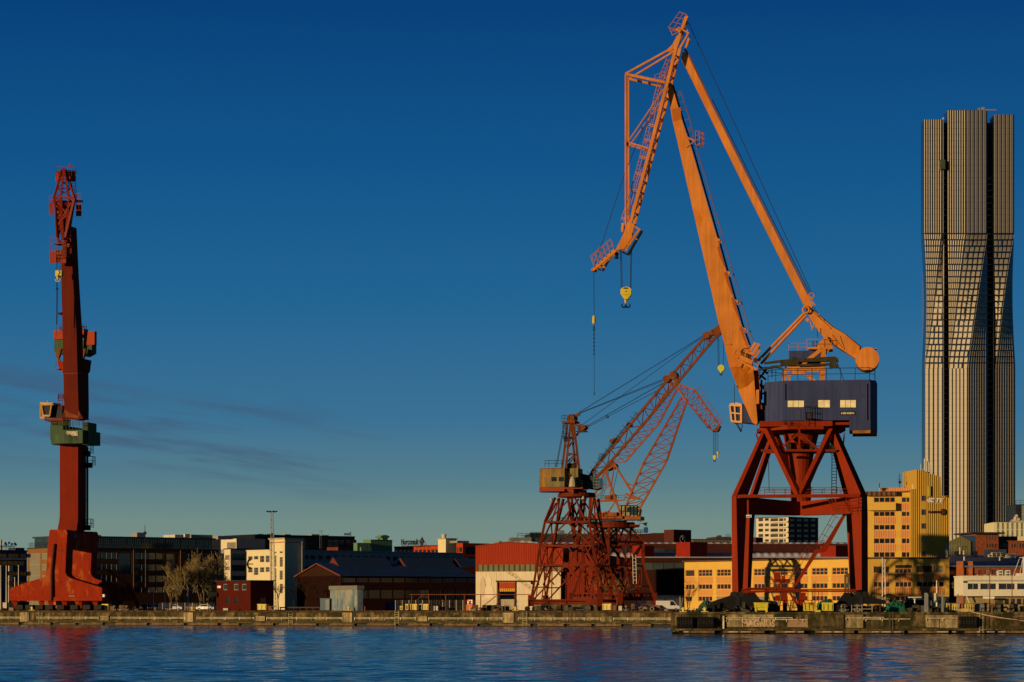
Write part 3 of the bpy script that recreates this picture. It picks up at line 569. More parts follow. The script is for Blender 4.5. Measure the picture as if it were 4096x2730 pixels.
    hj = part('horse_head', m, O1, t)
    m = MB(); ch2 = [(x+15, y+6) for x, y in chord[1:]]
    for a, b in zip(ch2, ch2[1:]): m.beam(U.P(*a, -4.4), U.P(*b, -4.4), .5, .5, up=U.N)
    part('rear_chord', m, O1, hj)
    m = MB()
    for y in range(220, 900, 42):
        x = np.interp(y, [p[1] for p in chord], [p[0] for p in chord]); m.tube(U.P(x, y, -.6), U.P(x+15, y+8, -4.4), .13, 5)
        x2 = np.interp(y+40, [p[1] for p in chord], [p[0] for p in chord]); m.tube(U.P(x+15, y+8, -4.4), U.P(x2, y+40, -.6), .11, 5)
    part('cross_tie', m, O1, hj)
    m = MB(); q = U.P(2669, 332, -.3); m.tube(q, q-U.N*5, .28, 12); part('pivot_pin', m, G1, hj)
    L = lambda a, b, w, o: (U.P(*a, o), U.P(*b, o), w)
    for a, b, w in (L((2502, 298), (2660, 331), .42, -.5), L((2511, 316), (2650, 347), .34, -4.4), L((2502, 296), (2680, 198), .3, -.5), L((2518, 315), (2690, 210), .26, -4.4), L((2516, 572), (2592, 594), .26, -.5), L((2517, 582), (2588, 603), .22, -4.4), L((2503, 294), (2511, 318), .25, -2.4), L((2501, 570), (2520, 586), .5, -1.)): m = MB(); m.beam(a, b, w); part('mast_strut', m, O1, hj)
    m = MB()
    for a, b, w in (L((2503, 300), (2503, 905), .28, -.5), L((2508, 305), (2510, 890), .16, -2), L((2515, 318), (2516, 880), .24, -4.4), L((2514, 566), (2655, 357), .2, -.5), L((2522, 578), (2660, 385), .18, -4.4)): m.tube(a, b, w*.55, 6)
    part('back_stay', m, O1, hj)
    m = MB(); m.prism(U, [(2667, 200), (2690, 178), (2708, 142), (2716, 150), (2697, 194), (2676, 210)], -.3, -.7); m.prism(U, [(2676, 206), (2696, 186), (2712, 150), (2720, 158), (2702, 200), (2684, 214)], -4.2, -4.6)
    m.prism(U, [(2712, 142), (2745, 60), (2752, 68), (2724, 140), (2722, 150)], -.2, -1); m.prism(U, [(2716, 150), (2748, 80), (2751, 86), (2724, 160)], -3.8, -4.5); m.beam(U.P(2738, 90, -.5), U.P(2738, 92, -4.4), .5); m.beam(U.P(2722, 130, -.5), U.P(2722, 132, -4.4), .5)
    m.prism(U, [(2748, 116), (2756, 134), (2722, 196), (2716, 190), (2746, 140)], -.1, -.35); m.prism(U, [(2752, 150), (2763, 160), (2745, 194), (2738, 190)], -3.6, -4); m.beam(U.P(2712, 110, -.1), U.P(2756, 134, -.1), .22); m.beam(U.P(2705, 118, -.1), U.P(2722, 128, -.1), .4); part('crown_plate', m, O1, hj)
    m = MB(); up = (U.P(2674, 110)-U.P(2705, 125)); 
    cg = [(2713, 122), (2674, 111), (2719, 48), (2747, 60)]; 
    for o in (-.2, -1.6, -3.4, -4.6):
        for a, b in zip(cg, cg[1:]): m.tube(U.P(*a, o), U.P(*b, o), .06, 4)
        m.tube(U.P(2693, 118, o), U.P(2733, 54, o), .05, 4); m.tube(U.P(2689, 88, o), U.P(2728, 98, o), .05, 4); m.tube(U.P(2703, 70, o), U.P(2740, 78, o), .05, 4)
    for p in cg+[(2693, 118), (2733, 54), (2689, 88), (2703, 70)]: m.tube(U.P(*p, -.2), U.P(*p, -4.6), .05, 4)
    for x, y in ((2690, 142), (2700, 126), (2684, 128)): m.tube(U.P(x, y, -.4), U.P(x+22, y-12, -.4), .07, 4); m.tube(U.P(x, y, -.4), U.P(x-4, y-14, -.4), .07, 4)
    part('guard_cage', m, O2, hj)
    m = MB()
    lad = [(2668, 232), (2640, 305), (2622, 366), (2598, 470), (2572, 580), (2540, 700), (2510, 800), (2484, 884)]
    la = [U.P(*p, -1.5) for p in lad]; lb = [U.P(p[0]+11, p[1]+4, -1.5) for p in lad]; lc = [U.P(p[0]+18, p[1]+7, -3.2) for p in lad]; m.path(la, .06, 4); m.path(lb, .05, 4); m.path(lc, .07, 4)
    for y in range(240, 880, 15):
        x = np.interp(y, [p[1] for p in lad], [p[0] for p in lad]); m.tube(U.P(x, y, -1.5), U.P(x+11, y+4, -1.5), .045, 4)
    for y in (300, 430, 495, 556, 625, 690, 755, 820, 870):
        x = np.interp(y, [p[1] for p in lad], [p[0] for p in lad]); c2 = np.interp(y+6, [p[1] for p in chord], [p[0] for p in chord]); m.beam(U.P(x, y, -1.5), U.P(c2, y+8, -1.2), .12); m.beam(U.P(x, y+7, -1.5), U.P(c2, y+15, -1.2), .09)
    m.rail([U.P(2620, 330, -1), U.P(2660, 318, -1)], 1.2, up=(0, 0, 1), step=.7); part('caged_ladder', m, O2, hj)
    m = MB(); m.prism(U, [(2510, 888), (2538, 897), (2520, 970), (2506, 994), (2463, 1003), (2470, 984), (2492, 940)], -.3, -.9); m.prism(U, [(2512, 892), (2540, 902), (2524, 972), (2510, 994), (2470, 1002), (2474, 984)], -4, -4.6); m.prism(U, [(2486, 893), (2496, 893), (2493, 930), (2484, 926)], -.4, -2); m.beam(U.P(2515, 935, -.5), U.P(2515, 937, -4.4), .6); m.beam(U.P(2490, 985, -.5), U.P(2490, 985, -4.4), .6); part('nose_plate', m, O1, hj)
    m = MB(); m.prism(U, [(2454, 997), (2474, 1000), (2374, 1086), (2365, 1078)], -.5, -1.0); m.prism(U, [(2460, 1002), (2478, 1004), (2380, 1090), (2373, 1085)], -3.6, -4.1); m.beam(U.P(2446, 1024, -2), U.P(2410, 1086, -2), .3); m.beam(U.P(2400, 1060, -1), U.P(2421, 1072, -1), .25); m.beam(U.P(2392, 1074, -1.5), U.P(2407, 1086, -1.5), .2); m.beam(U.P(2370, 1080, -.6), U.P(2372, 1083, -4), .4); part('nose_arm', m, O1, hj)
    m = MB(); m.rail([U.P(2457, 1001, -.4), U.P(2378, 1070, -.4)], 1.9, up=(-.35, 0, 1), step=.9, r=.05); m.rail([U.P(2460, 1003, -4), U.P(2384, 1072, -4)], 1.9, up=(-.35, 0, 1), step=.9, r=.05); part('railing', m, O2, hj)
    m = MB(); m.beam(U.P(2534, 904, -.2), U.P(2562, 922, -.2), .2); m.beam(U.P(2526, 946, -.2), U.P(2550, 960, -.2), .15); m.beam(U.P(2558, 918, -.2), U.P(2510, 990, -.2), .25); m.beam(U.P(2512, 986, -.2), U.P(2503, 1005, -.2), .2); m.rail([U.P(2512, 988, -.2), U.P(2560, 920, -.2)], 1.2, up=(-.8, 0, -.6), step=.8, r=.06); part('service_basket', m, O1, hj)
    m = MB(); m.beam(U.P(2568, 924, -.9), U.P(2512, 1020, -.9), 1.4, .26); m.beam(U.P(2485, 1006, -.9), U.P(2510, 1019, -.9), 1.0, .2); q = U.P(2466, 1016, -1); m.tube(q, q-U.N*.8, .3, 12); m.tube(U.P(2466, 1031, -1)-Vector((0, 0, .2)), U.P(2466, 1028, -1)+Vector((0, 0, .2)), .35, 12, .2); part('buffer', m, m_dark, hj)
    # ---- back tie boom and counterweight lever
    m = MB(); m.prism(U, [(2731, 208), (2743, 210), (2757, 232), (2837, 402), (2936, 600), (2985, 700), (3137, 1000), (3251, 1224), (3243, 1240), (3222, 1232), (3104, 1000), (3000, 792), (2905, 600), (2796, 375), (2724, 234)], -2.2, -4.6); tb = part('tie_boom', m, O1, t)
    m = MB(); rr = [(2741, 196), (2760, 228), (2845, 405), (2944, 603), (2993, 702), (3145, 1002), (3236, 1180)]; m.path([U.P(*q, -2.2) for q in rr], .09); m.path([U.P(x+3, y-8, -3) for x, y in rr[2:]], .05)
    for a, b in zip(rr, rr[1:]): m.beam(U.P(a[0]-3, a[1]+2, -2.2), U.P(b[0]-3, b[1]+2, -2.2), .14, .14)
    part('tie_rail', m, M('rail violet brown'), tb)
    m = MB(); q = U.P(3246, 1184, -2); m.torus(q, U.N, .42, .1, 16, 6); m.beam(U.P(3232, 1184, -2), U.P(3250, 1200, -2), .3); m.beam(U.P(3246, 1206, -2), U.P(3260, 1222, -2), .25); part('tie_sheave', m, O1, tb)
    m = MB(); m.prism(U, [(3223, 1240), (3232, 1228), (3251, 1240), (3331, 1309), (3380, 1337), (3440, 1388), (3425, 1436), (3336, 1380), (3297, 1352), (3259, 1306)], -2.6, -3.1); m.prism(U, [(3223, 1240), (3240, 1230), (3260, 1244), (3336, 1309), (3384, 1337), (3446, 1388), (3432, 1436), (3342, 1380), (3303, 1352), (3264, 1306)], -5.2, -5.7); 
    m.prism(U, [(3331, 1309), (3380, 1337), (3440, 1388), (3425, 1436), (3336, 1380), (3316, 1362)], -3.1, -5.2)
    lv = part('lever', m, O1, t)
    m = MB(); q = U.P(3224, 1240, -2); m.torus(q, U.N, .5, .16, 16, 6); m.beam(U.P(3250, 1250, -2.56), U.P(3322, 1316, -2.56), .2); m.beam(U.P(3358, 1345, -2.56), U.P(3376, 1400, -2.56), .16); m.beam(U.P(3326, 1340, -2.56), U.P(3372, 1398, -2.56), .16); m.beam(U.P(3226, 1276, -2.56), U.P(3234, 1286, -2.56), .5); m.path([U.P(3240, 1284, -2.56), U.P(3248, 1312, -2.56), U.P(3256, 1302, -2.56), U.P(3246, 1322, -2.56)], .09); part('lever_fitting', m, O1, lv)
    m = MB(); q = U.P(3469, 1436, -2.0); m.tube(q, q-U.N*4.2, 1.86, 40); m.tube(U.P(3503, 1398, -3), U.P(3503, 1398, -3.4), .2, 8); part('counterweight', m, O1, lv)
    m = MB()
    for a, b in (((3030, 1446), (3223, 1248)), ((3044, 1456), (3224, 1262))): m.tube(U.P(*a, -2.2), U.P(*b, -2.6), .22, 8); m.tube(U.P(*a, -5), U.P(*b, -5.2), .2, 8)
    part('tie_rod', m, O1, t)
    # ---- gantry on the house roof
    m = MB(); m.pbox(U, 3156, 1403, 3300, 1470, -3.5, -8); part('winch_house', m, B1, t)
    m = MB(); rp = [U.P(3156, 1403, -3.4), U.P(3230, 1403, -3.4)]; m.rail(rp, 1.15, step=1.6, r=.05); m.rail([U.P(3228, 1396, -1.8), U.P(3328, 1396, -1.8)], 1.5, step=1.2, r=.05); part('railing', m, O2, t)
    m = MB()
    for a, b, w in (((3294, 1398), (3288, 1526), .7), ((3140, 1476), (3136, 1524), .5), ((3140, 1482), (3292, 1482), .6), ((3160, 1474), (3286, 1472), .35), ((3170, 1492), (3220, 1496), .35), ((3140, 1470), (3296, 1466), .25), ((3286, 1398), (3208, 1460), .6), ((3220, 1460), (3290, 1482), .3), ((3220, 1500), (3262, 1526), .35), ((3150, 1520), (3176, 1490), .3), ((3160, 1524), (3146, 1498), .3), ((3230, 1394), (3330, 1394), .3), ((3320, 1394), (3300, 1420), .2), ((3245, 1526), (3245, 1500), .4)):
        m.beam(U.P(*a, -1.8), U.P(*b, -1.8), w); m.beam(U.P(*a, -5.8), U.P(*b, -5.8), w*.9)
    m.prism(U, [(3258, 1394), (3276, 1372), (3302, 1346), (3310, 1350), (3318, 1366), (3328, 1394)], -2.0, -2.5); m.prism(U, [(3268, 1394), (3286, 1372), (3306, 1346), (3314, 1350), (3334, 1394)], -5.6, -6.1); m.pbox(U, 3234, 1394, 3330, 1397, -1.6, -6.4)
    gt = part('roof_gantry', m, O1, t)
    m = MB(); q = U.P(3260, 1375, -2); m.torus(q, U.N, .4, .07, 14, 5); m.beam(U.P(3252, 1375, -2), U.P(3268, 1375, -2), .1); m.beam(U.P(3260, 1367, -2), U.P(3260, 1384, -2), .1); part('wheel', m, m_dark, gt)
    m = MB(); m.prism(U, [(3055, 1450), (3122, 1440), (3158, 1438), (3172, 1428), (3188, 1430), (3196, 1436), (3340, 1426), (3353, 1434), (3355, 1448), (3340, 1447), (3196, 1448), (3190, 1462), (3126, 1464), (3118, 1450), (3058, 1457)], -.9, -1.7)
    m.prism(U, [(3036, 1478), (3090, 1464), (3128, 1460), (3128, 1468), (3090, 1474), (3040, 1482)], -.9, -1.6); m.beam(U.P(3186, 1462, -1), U.P(3340, 1458, -1), .35); m.beam(U.P(3318, 1470, -1), U.P(3355, 1464, -1), .5); m.pbox(U, 3318, 1440, 3346, 1458, -.8, -2); part('luffing_spindle', m, G1, t)
    m = MB()
    for a, b in (((3034, 1462), (3070, 1496)), ((3034, 1520), (3072, 1470)), ((3040, 1500), (3064, 1520)), ((3046, 1520), (3046, 1600)), ((3030, 1530), (3060, 1560)), ((3034, 1600), (3060, 1640)), ((3036, 1575), (3056, 1575)), ((3030, 1545), (3056, 1545))): m.beam(U.P(*a, -4), U.P(*b, -4), .3)
    m.rail([U.P(3036, 1510, -3), U.P(3088, 1510, -3), U.P(3130, 1516, -2)], 1.6, step=1.4, r=.06); part('access_frame', m, m_dark, t)
    # ---- ropes, hooks
    m = MB()
    for a, b, o in (((2752, 88), (3250, 1180), -2.4), ((2736, 96), (2690, 240), -2.), ((2690, 240), (2500, 690), -2), ((2500, 690), (2376, 1072), -2.), ((2481, 1002), (2485, 1154), -1.4), ((2486, 1002), (2489, 1152), -2.6), ((2523, 1000), (2521, 1152), -1.4), ((2527, 1000), (2524, 1154), -2.6), ((2375, 1086), (2376.5, 1262), -1.2), ((2937, 1540), (2938, 1618), -1), ((3268, 1310), (3270, 1350), -2), ((3255, 1230), (3285, 1280), -2), ((3348, 1450), (3376, 1524), -1), ((3073, 1830), (3077, 1970), -3)):
        m.tube(U.P(*a, o), U.P(*b, o), .055, 5)
    part('rope', m, ROPE, t)
    m = MB(); hk = [(2481, 1160), (2489, 1151), (2505, 1147), (2518, 1151), (2525, 1159), (2524, 1178), (2511, 1197), (2497, 1197), (2482, 1176)]; m.prism(U, hk, -1.4, -2.6); q = U.P(2503, 1197, -2); z = U.P(2503, 1214, -2); m.tube(q, z, .22, 10, .16); hb = part('hook_block', m, Y1, t)
    m = MB(); m.prism(U, [(2492, 1156), (2496, 1151), (2511, 1151), (2514, 1156)], -1.38, -1.6); m.pbox(U, 2488, 1179.5, 2518, 1180.6, -1.37, -1.5); q = U.P(2503.5, 1166, -1.35); m.tube(q, q-U.N*.1, .1, 8); part('sheave_slot', m, m_dark, hb)
    m = MB(); cc = U.P(2503.5, 1222, -2)
    for s in (-1, 1):
        pts = [cc+Vector((s*.33, 0, 0))+Vector((.34*math.cos(q)*s, 0, .34*math.sin(q))) for q in np.linspace(-math.pi*1.0, rad(50), 12)]; pts[0] = cc+Vector((0, 0, .1))
        for i, (a, b) in enumerate(zip(pts, pts[1:])): m.tube(a, b, .17-.008*i, 7, .17-.008*(i+1))
    part('hook', m, m_dark, hb)
    m = MB(); a, b = U.P(2376, 1268, -1.2), U.P(2376, 1293, -1.2); m.tube(a, b, .27, 12); m.tube(a, a+Vector((0, 0, .25)), .27, 12, .08); m.tube(b, b-Vector((0, 0, .2)), .27, 12, .08); wt = part('hoist_weight', m, Y1, t)
    m = MB()
    for i in range(16):
        q = U.P(2376.3, 1300+i*7.8, -1.2); m.torus(q, U.N if i % 2 else U.U, .11, .045, 8, 4)
    m.tube(U.P(2376.3, 1300, -1.2), U.P(2376.5, 1424, -1.2), .05, 5); m.torus(U.P(2376.3, 1316, -1.2), U.N, .18, .05, 10, 5); part('chain', m, ROPE, wt)
    m = MB(); m.path([U.P(2376.5, 1424, -1.2), U.P(2377, 1568, -1.2), U.P(2374.5, 1578, -1.2), U.P(2378, 1582, -1.2), U.P(2380, 1577, -1.2), U.P(2377, 1568, -1.2)], .04); part('sling', m, ROPE, wt)
big_crane()
# ================================================================== the red crane on the left, seen end on
R2 = M('crane red', (.25, .0185, .0006), .75, .14, .25, .22, dirt=(.31, .065, .010), dirt_at=(.53, .63), dirt_scale=.45)
R2d = M('upper crane red', (.16, .013, .002), .55, .2, .25, .2)
GR = M('crane green', (.05, .085, .042), .7, .2, .3, .2, dirt=(.03, .045, .022), dirt_at=(.56, .7), dirt_scale=.4)
OCH = M('cab ochre', (.50, .27, .06), .5, .2, .5)
RUST = M('rust brown', (.17, .05, .015), .8, .4, .8)
def left_crane():
    F = Fc(250, 562, -15); t = thing('gantry_crane', 'red end-on crane with green turntable on an arched foot', 'crane', F.W(0, GZ), None)
    base = [(37, 2389), (37, 2355), (109, 2330), (170, 2312), (181, 2305), (185, 2296), (190, 2199), (198, 2123), (203, 2119), (264, 2120), (269, 2132), (265, 2199), (261, 2290), (267, 2303), (280, 2313), (408, 2352), (407, 2389)]
    m = MB(); m.prism(F, base, 0, -3.2); pf = part('foot_frame', m, R2, t)
    m = MB(); m.prism(F, [(35, 2389), (408, 2389), (408, 2404), (34, 2404)], .35, -3.5); part('sill_beam', m, R2, pf)
    m = MB(); a, b = F.P(217, 2176, .3), F.P(207, 2290, .3); m.tube(a, b, .32, 10); m.tube(b, F.P(205, 2402, .5), .32, 10); part('conduit', m, M('dark red pipe', (.10, .018, .008), .6, .3), pf)
    m = MB()
    for x, y in ((207, 2204), (236, 2204), (250, 2204), (166, 2330), (202, 2330), (245, 2330), (277, 2330)): q = F.P(x, y, .02); m.tube(q, q+F.N*.06, .12, 8)
    for i in range(16): q = F.P(45+i*23, 2391.5, .36); m.tube(q, q+F.N*.05, .1, 6)
    part('bolt', m, m_dark, pf)
    m = MB(); m.pbox(F, 277, 2379.5, 300, 2382, .1, 0); part('bracket', m, m_dark, pf)
    for x in (277, 281, 284, 288, 293, 296): m = MB(); m.pbox(F, x, 2382, x+1.4, 2387.5, .06, 0); part('hook_stub', m, M('pale stencil', (.5, .33, .17), .6), pf)
    # rear frame, displaced along the rails' gauge
    off = -13.5; G = Fc(250, 562, -15); G.o = G.o+G.N*off
    sh = lambda pts: [(F.P(x, y).x, F.P(x, y)) for x, y in pts]
    def back(pts, d0, d1):
        a = [F.P(x, y)+F.N*d0 for x, y in pts]; return a, F.N*(d1-d0)
    m = MB(); a, d = back(base, off, off-3.2); m.wprism(a, d); pb = part('foot_frame', m, R2, t)
    m = MB(); a, d = back([(35, 2389), (408, 2389), (408, 2404), (34, 2404)], off+.3, off-3.5); m.wprism(a, d); part('sill_beam', m, R2, pb)
    m = MB(); a, d = back([(190, 2196), (198, 2124), (203, 2120), (264, 2121), (269, 2132), (266, 2196)], -3.15, off); m.wprism(a, d); tb = part('top_block', m, R2, t)
    s = MB(); T = sidewall(F, F.u(267), -15+90); zb = F.z(2152, 0); s.fbox(T, 3.6, 5.2, zb, zb+1.1, .12, -.1); part('sign', s, M('blue sign', (.02, .05, .2), .5), tb)
    # legs' travel wheels and hangers
    for x in (202, 258, 310, 318, 60, 380): 
        q = F.P(x, 2404, -1.5); m = MB(); m.beam(q, Vector((q.x+.3, q.y, GZ+.5)), 1.3, 1.0, w2=.5, h2=.6); part('hanger', m, R2, t)
        q = q+F.N*off; m = MB(); m.beam(q, Vector((q.x+.3, q.y, GZ+.5)), 1.3, 1.0, w2=.5, h2=.6); part('hanger', m, R2, t)
    for i, x in enumerate((70, 110, 150, 190, 235, 290, 340, 385)):
        w = MB(); q = F.P(x, 2436, -1); q.z = GZ+.55; w.tube(q, q-F.N*1.0, .55, 14); part('wheel', w, m_dark, t)
        w = MB(); q2 = q+F.N*off; w.tube(q2, q2-F.N*1.0, .55, 14); part('wheel', w, m_dark, t)
        bx = MB(); bx.fbox(F, F.u(x)-.9, F.u(x)+.9, GZ+.3, GZ+1.3, -.7, -2.4); part('truck', bx, m_dark, t)
    # column
    C = Fc(250, 562, -15); C.o = C.o+C.N*-5.2
    m = MB(); m.prism(C, [(239, 2060), (312, 2060), (312, 1770), (239, 1770)], 0, -4.3)
    m.prism(C, [(231, 2126), (231, 2112), (236, 2090), (239, 2060), (312, 2060), (311, 2088), (305, 2126)], 0, -4.3)
    cl = part('column', m, M('column red', (.165, .0115, .0008), .75, .12, .25, .12, dirt=(.24, .06, .018), dirt_at=(.66, .74), dirt_scale=.3), t)
    m = MB(); m.prism(C, [(258, 1784), (290, 1784), (290, 1798), (286, 1802), (258, 1802)], .02, -.1); part('doorway_plate', m, M('column red'), cl)
    S = sidewall(C, C.u(312), 75)
    m = MB(); z0, z1 = C.z(2105, 0), C.z(1782, 0); m.ladder(S.W(3.9, z0, .5), S.W(3.9, z1, .5), S.U, .9, .07, .8); m.beam(S.W(4.2, z0, .4), S.W(4.2, z1, .4), .25)
    for py in (1795, 1868, 2000, 2090): zz = C.z(py, 0); m.beam(S.W(3.9, zz, 0), S.W(3.9, zz, .6), .15)
    for p0, p1, py in ((352, 370, 1862), (345, 362, 1815), (343, 362, 2112)):
        a, b = C.P(p0, py, -4), C.P(p1, py, -4); m.rail([a, b, b-C.N*1.5], 2.0, step=.9, r=.07); m.beam(a-Vector((.6, 0, 0)), b, .25, 1.2)
    part('side_ladder', m, m_dark, cl)
    # turntable house, green
    H = Fc(250, 562, -15); H.o = H.o+H.N*-1.5
    m = MB(); m.prism(H, [(200, 1704), (205, 1702), (250, 1702), (250, 1764), (204, 1764), (201, 1758)], 0, -11); m.prism(H, [(248, 1720), (330, 1720), (330, 1774), (252, 1774), (248, 1762)], .6, -9); m.pbox(H, 330, 1690, 352, 1780, -1, -5.6); m.prism(H, [(204, 1764), (250, 1764), (243, 1780), (206, 1778)], -.5, -9)
    q = H.P(290, 1762, -3.5); m.tube(q-Vector((0, 0, 1.0)), q+Vector((0, 0, 1.0)), 4.6, 24); gh = part('turntable_house', m, GR, t)
    m = MB(); m.pbox(H, 266, 1726, 311, 1744, .72, .55); 
    part('notice_board', m, M('pale board', (.55, .5, .35), .6, .25, 1., dirt=(.2, .2, .15), dirt_at=(.5, .6), dirt_scale=3), gh)
    m = MB()
    for x in (270, 276.5, 281, 285, 291, 297, 304):
        for k in range(4): m.pbox(H, x, 1728+k*3.9, x+2.6, 1730+k*3.9, .74, .7)
    part('notice_mark', m, M('notice brown', (.2, .13, .07), .8), gh)
    m = MB(); m.rail([H.P(203, 1702, .1), H.P(250, 1702, .1)], 1.1, step=1.1, r=.055); m.rail([H.P(252, 1718, .7), H.P(330, 1718, .7)], 2.2, step=.8, r=.055); m.rail([H.P(333, 1690, -1), H.P(352, 1690, -1), H.P(352, 1690, -5.4)], 1.1, step=1.4, r=.055); m.rail([H.P(240, 1706, .7), H.P(330, 1706, .7)], 1.0, step=1.2, r=.05); part('railing', m, M('green rail', (.10, .12, .05), .6), gh)
    # cab
    m = MB(); m.prism(H, [(165, 1616), (205, 1616), (200, 1666), (170, 1668)], .4, -3); m.pbox(H, 204, 1622, 248, 1700, -.5, -5); cb = part('cab', m, M('dark cab', (.02, .02, .022), .6, .2), t)
    m = MB()
    for a, b, w in (((162, 1614), (212, 1616), .55), ((163, 1614), (161, 1670), .3), ((166, 1622), (173, 1664), .3), ((206, 1618), (199, 1664), .3), ((170, 1664), (200, 1664), .35), ((162, 1672), (180, 1672), .5)): m.beam(H.P(*a, .55), H.P(*b, .55), w, .4); m.beam(H.P(*a, -3.1), H.P(*b, -3.1), w, .4)
    m.pbox(H, 161, 1612, 213, 1622, .7, -3.2); m.tube(H.P(191, 1612, 0), H.P(190, 1602, 0), .1, 6); part('cab_frame', m, OCH, cb)
    m = MB(); m.pbox(H, 178, 1674, 250, 1684, .3, -4); m.ladder(H.P(243, 1640, .4), H.P(243, 1578, .4), H.U, .9, .07, .6); m.rail([H.P(232, 1606, .4), H.P(256, 1606, .4)], 1.3, step=.8, r=.06); m.rail([H.P(233, 1598, .4), H.P(254, 1598, .4)], 1.2, step=.7, r=.06); part('cab_platform', m, R2d, cb)
    # boom, seen along its length
    J = Fc(280, 556, -15)
    m = MB(); m.prism(J, [(246, 1672), (257, 1640), (253, 1494), (250, 1316), (246, 1170), (245, 1035), (247, 1010), (268, 900), (282, 905), (290, 1086), (298, 1216), (306, 1341), (310, 1494), (314, 1640), (333, 1676), (300, 1680)], 0, -3.2); bm = part('boom', m, M('boom red', (.105, .0085, .0008), .75, .14, .2, .18, dirt=(.085, .012, .002), dirt_at=(.6, .7), dirt_scale=.3), t)
    m = MB(); m.pbox(J, 252, 1493, 311, 1496, .03, -.1); m.pbox(J, 250, 1012, 283, 1014, .03, -.1); m.prism(J, [(257, 1640), (275, 1650), (310, 1664), (314, 1640), (320, 1660), (312, 1674), (262, 1668)], .02, -.1); part('seam_plate', m, RUST, bm)
    m = MB(); rr = [(288, 912), (297, 1086), (307, 1216), (314, 1314)]; m.path([J.P(*q, -3) for q in rr], .06); m.path([J.P(q[0]-5, q[1], -4) for q in rr], .06); m.path([J.P(332, 1500, -3), J.P(337, 1690, -3)], .05)
    for x, y in ((288, 936), (291, 1050), (303, 1150), (308, 1255)): m.beam(J.P(x-5, y, -2), J.P(x+5, y, -2), .22); m.beam(J.P(x, y-4, -2), J.P(x, y+4, -2), .18)
    part('rope', m, ROPE, t)
    m = MB(); m.prism(J, [(312, 1478), (331, 1478), (333, 1640), (332, 1672), (313, 1600)], -4, -7); m.prism(J, [(312, 1440), (336, 1436), (330, 1482), (312, 1500)], -3.5, -7.5); part('rear_boom', m, M('boom red'), t)
    m = MB(); m.prism(J, [(229, 1444), (252, 1446), (252, 1496), (246, 1486), (234, 1464)], -3, -6); m.pbox(J, 223, 1475, 238, 1478, -2.5, -5); m.rail([J.P(223, 1474, -3), J.P(236, 1474, -3)], 1.3, step=.6, r=.06); part('boom_bracket', m, R2, t); m = MB(); m.rail([J.P(330, 1474, -3), J.P(342, 1474, -3)], 1.3, step=.6, r=.06); m.pbox(J, 330, 1475, 343, 1478, -2.5, -5); part('boom_bracket', m, R2, t)
    # green winch house with the orange counterweight above it
    K = Fc(290, 566, -15)
    m = MB(); m.prism(K, [(217, 1360), (360, 1360), (367, 1366), (367, 1412), (342, 1426), (305, 1420), (226, 1416), (217, 1404)], 0, -2.5); wh = part('winch_house', m, GR, t)
    m = MB(); m.pbox(K, 215, 1322, 252, 1358, .2, -3); m.pbox(K, 335, 1326, 378, 1380, .2, -1); m.pbox(K, 252, 1316, 335, 1350, -.6, -3); part('counterweight', m, M('weight orange', (.30, .03, .003), .55, .15, .3), t)
    m = MB()
    for a, b, w in (((326, 1302), (312, 1440), .55), ((243, 1394), (232, 1430), .8), ((340, 1396), (328, 1440), .8), ((238, 1310), (256, 1330), .3), ((224, 1418), (246, 1460), .5)): m.beam(K.P(*a, 1.2), K.P(*b, 1.2), w)
    m.rail([K.P(238, 1322, .5), K.P(254, 1322, .5)], 1.4, step=.6, r=.06); m.rail([K.P(326, 1320, .5), K.P(345, 1322, .5)], 1.5, step=.6, r=.06); m.pbox(K, 304, 1336, 320, 1358, .4, -1); part('winch_strut', m, RUST, wh)
    # lattice head, its diamond seen edge on
    T = Fc(255, 552, -15)
    m = MB()
    tp = [(248, 680), (262, 680)]; md = [(217, 790), (298, 795)]; bt = [(236, 972), (270, 965)]
    def q3(a, off): return T.P(*a, off)
    A = [q3(tp[0], 0), q3(tp[1], 0), q3(tp[1], -1.2), q3(tp[0], -1.2)]; Bm = [q3(md[0], .8), q3(md[1], .8), q3(md[1], -3), q3(md[0], -3)]; Cm = [q3(bt[0], 0), q3(bt[1], 0), q3(bt[1], -2), q3(bt[0], -2)]
    m.lattice(A, Bm, 3, .2, .12); m.lattice(Bm, Cm, 4, .22, .13)
    for a, b, w in (((255, 672), (243, 792), .4), ((255, 672), (276, 795), .4), ((243, 792), (252, 960), .6), ((276, 795), (262, 940), .4), ((298, 796), (262, 950), .55), ((219, 796), (226, 950), .3), ((222, 788), (297, 792), .4), ((232, 812), (286, 880), .35), ((285, 812), (240, 890), .35), ((248, 880), (280, 850), .4)): m.beam(q3(a, 1), q3(b, .8), w)
    m.prism(T, [(222, 800), (292, 805), (284, 852), (264, 930), (236, 930), (226, 850)], -1.2, -1.5)
    hd = part('jib_head', m, M('head red', (.17, .012, .002), .55, .2), t)
    rd = M('head rail red', (.22, .02, .008), .6)
    m = MB(); m.rail([T.P(223, 706, .6), T.P(303, 706, .6), T.P(303, 706, -3), T.P(223, 706, -3), T.P(223, 706, .6)], 2.05, step=1.0, r=.06); m.beam(T.P(223, 707, -1), T.P(242, 707, -1), .2, 2.4); m.beam(T.P(268, 704, -1), T.P(303, 705, -1), .35, 2.4); m.tube(T.P(281, 672, -1), T.P(281, 658, -1), .06, 5); m.beam(T.P(276, 660, -1), T.P(286, 660, -1), .2); part('top_platform', m, rd, hd)
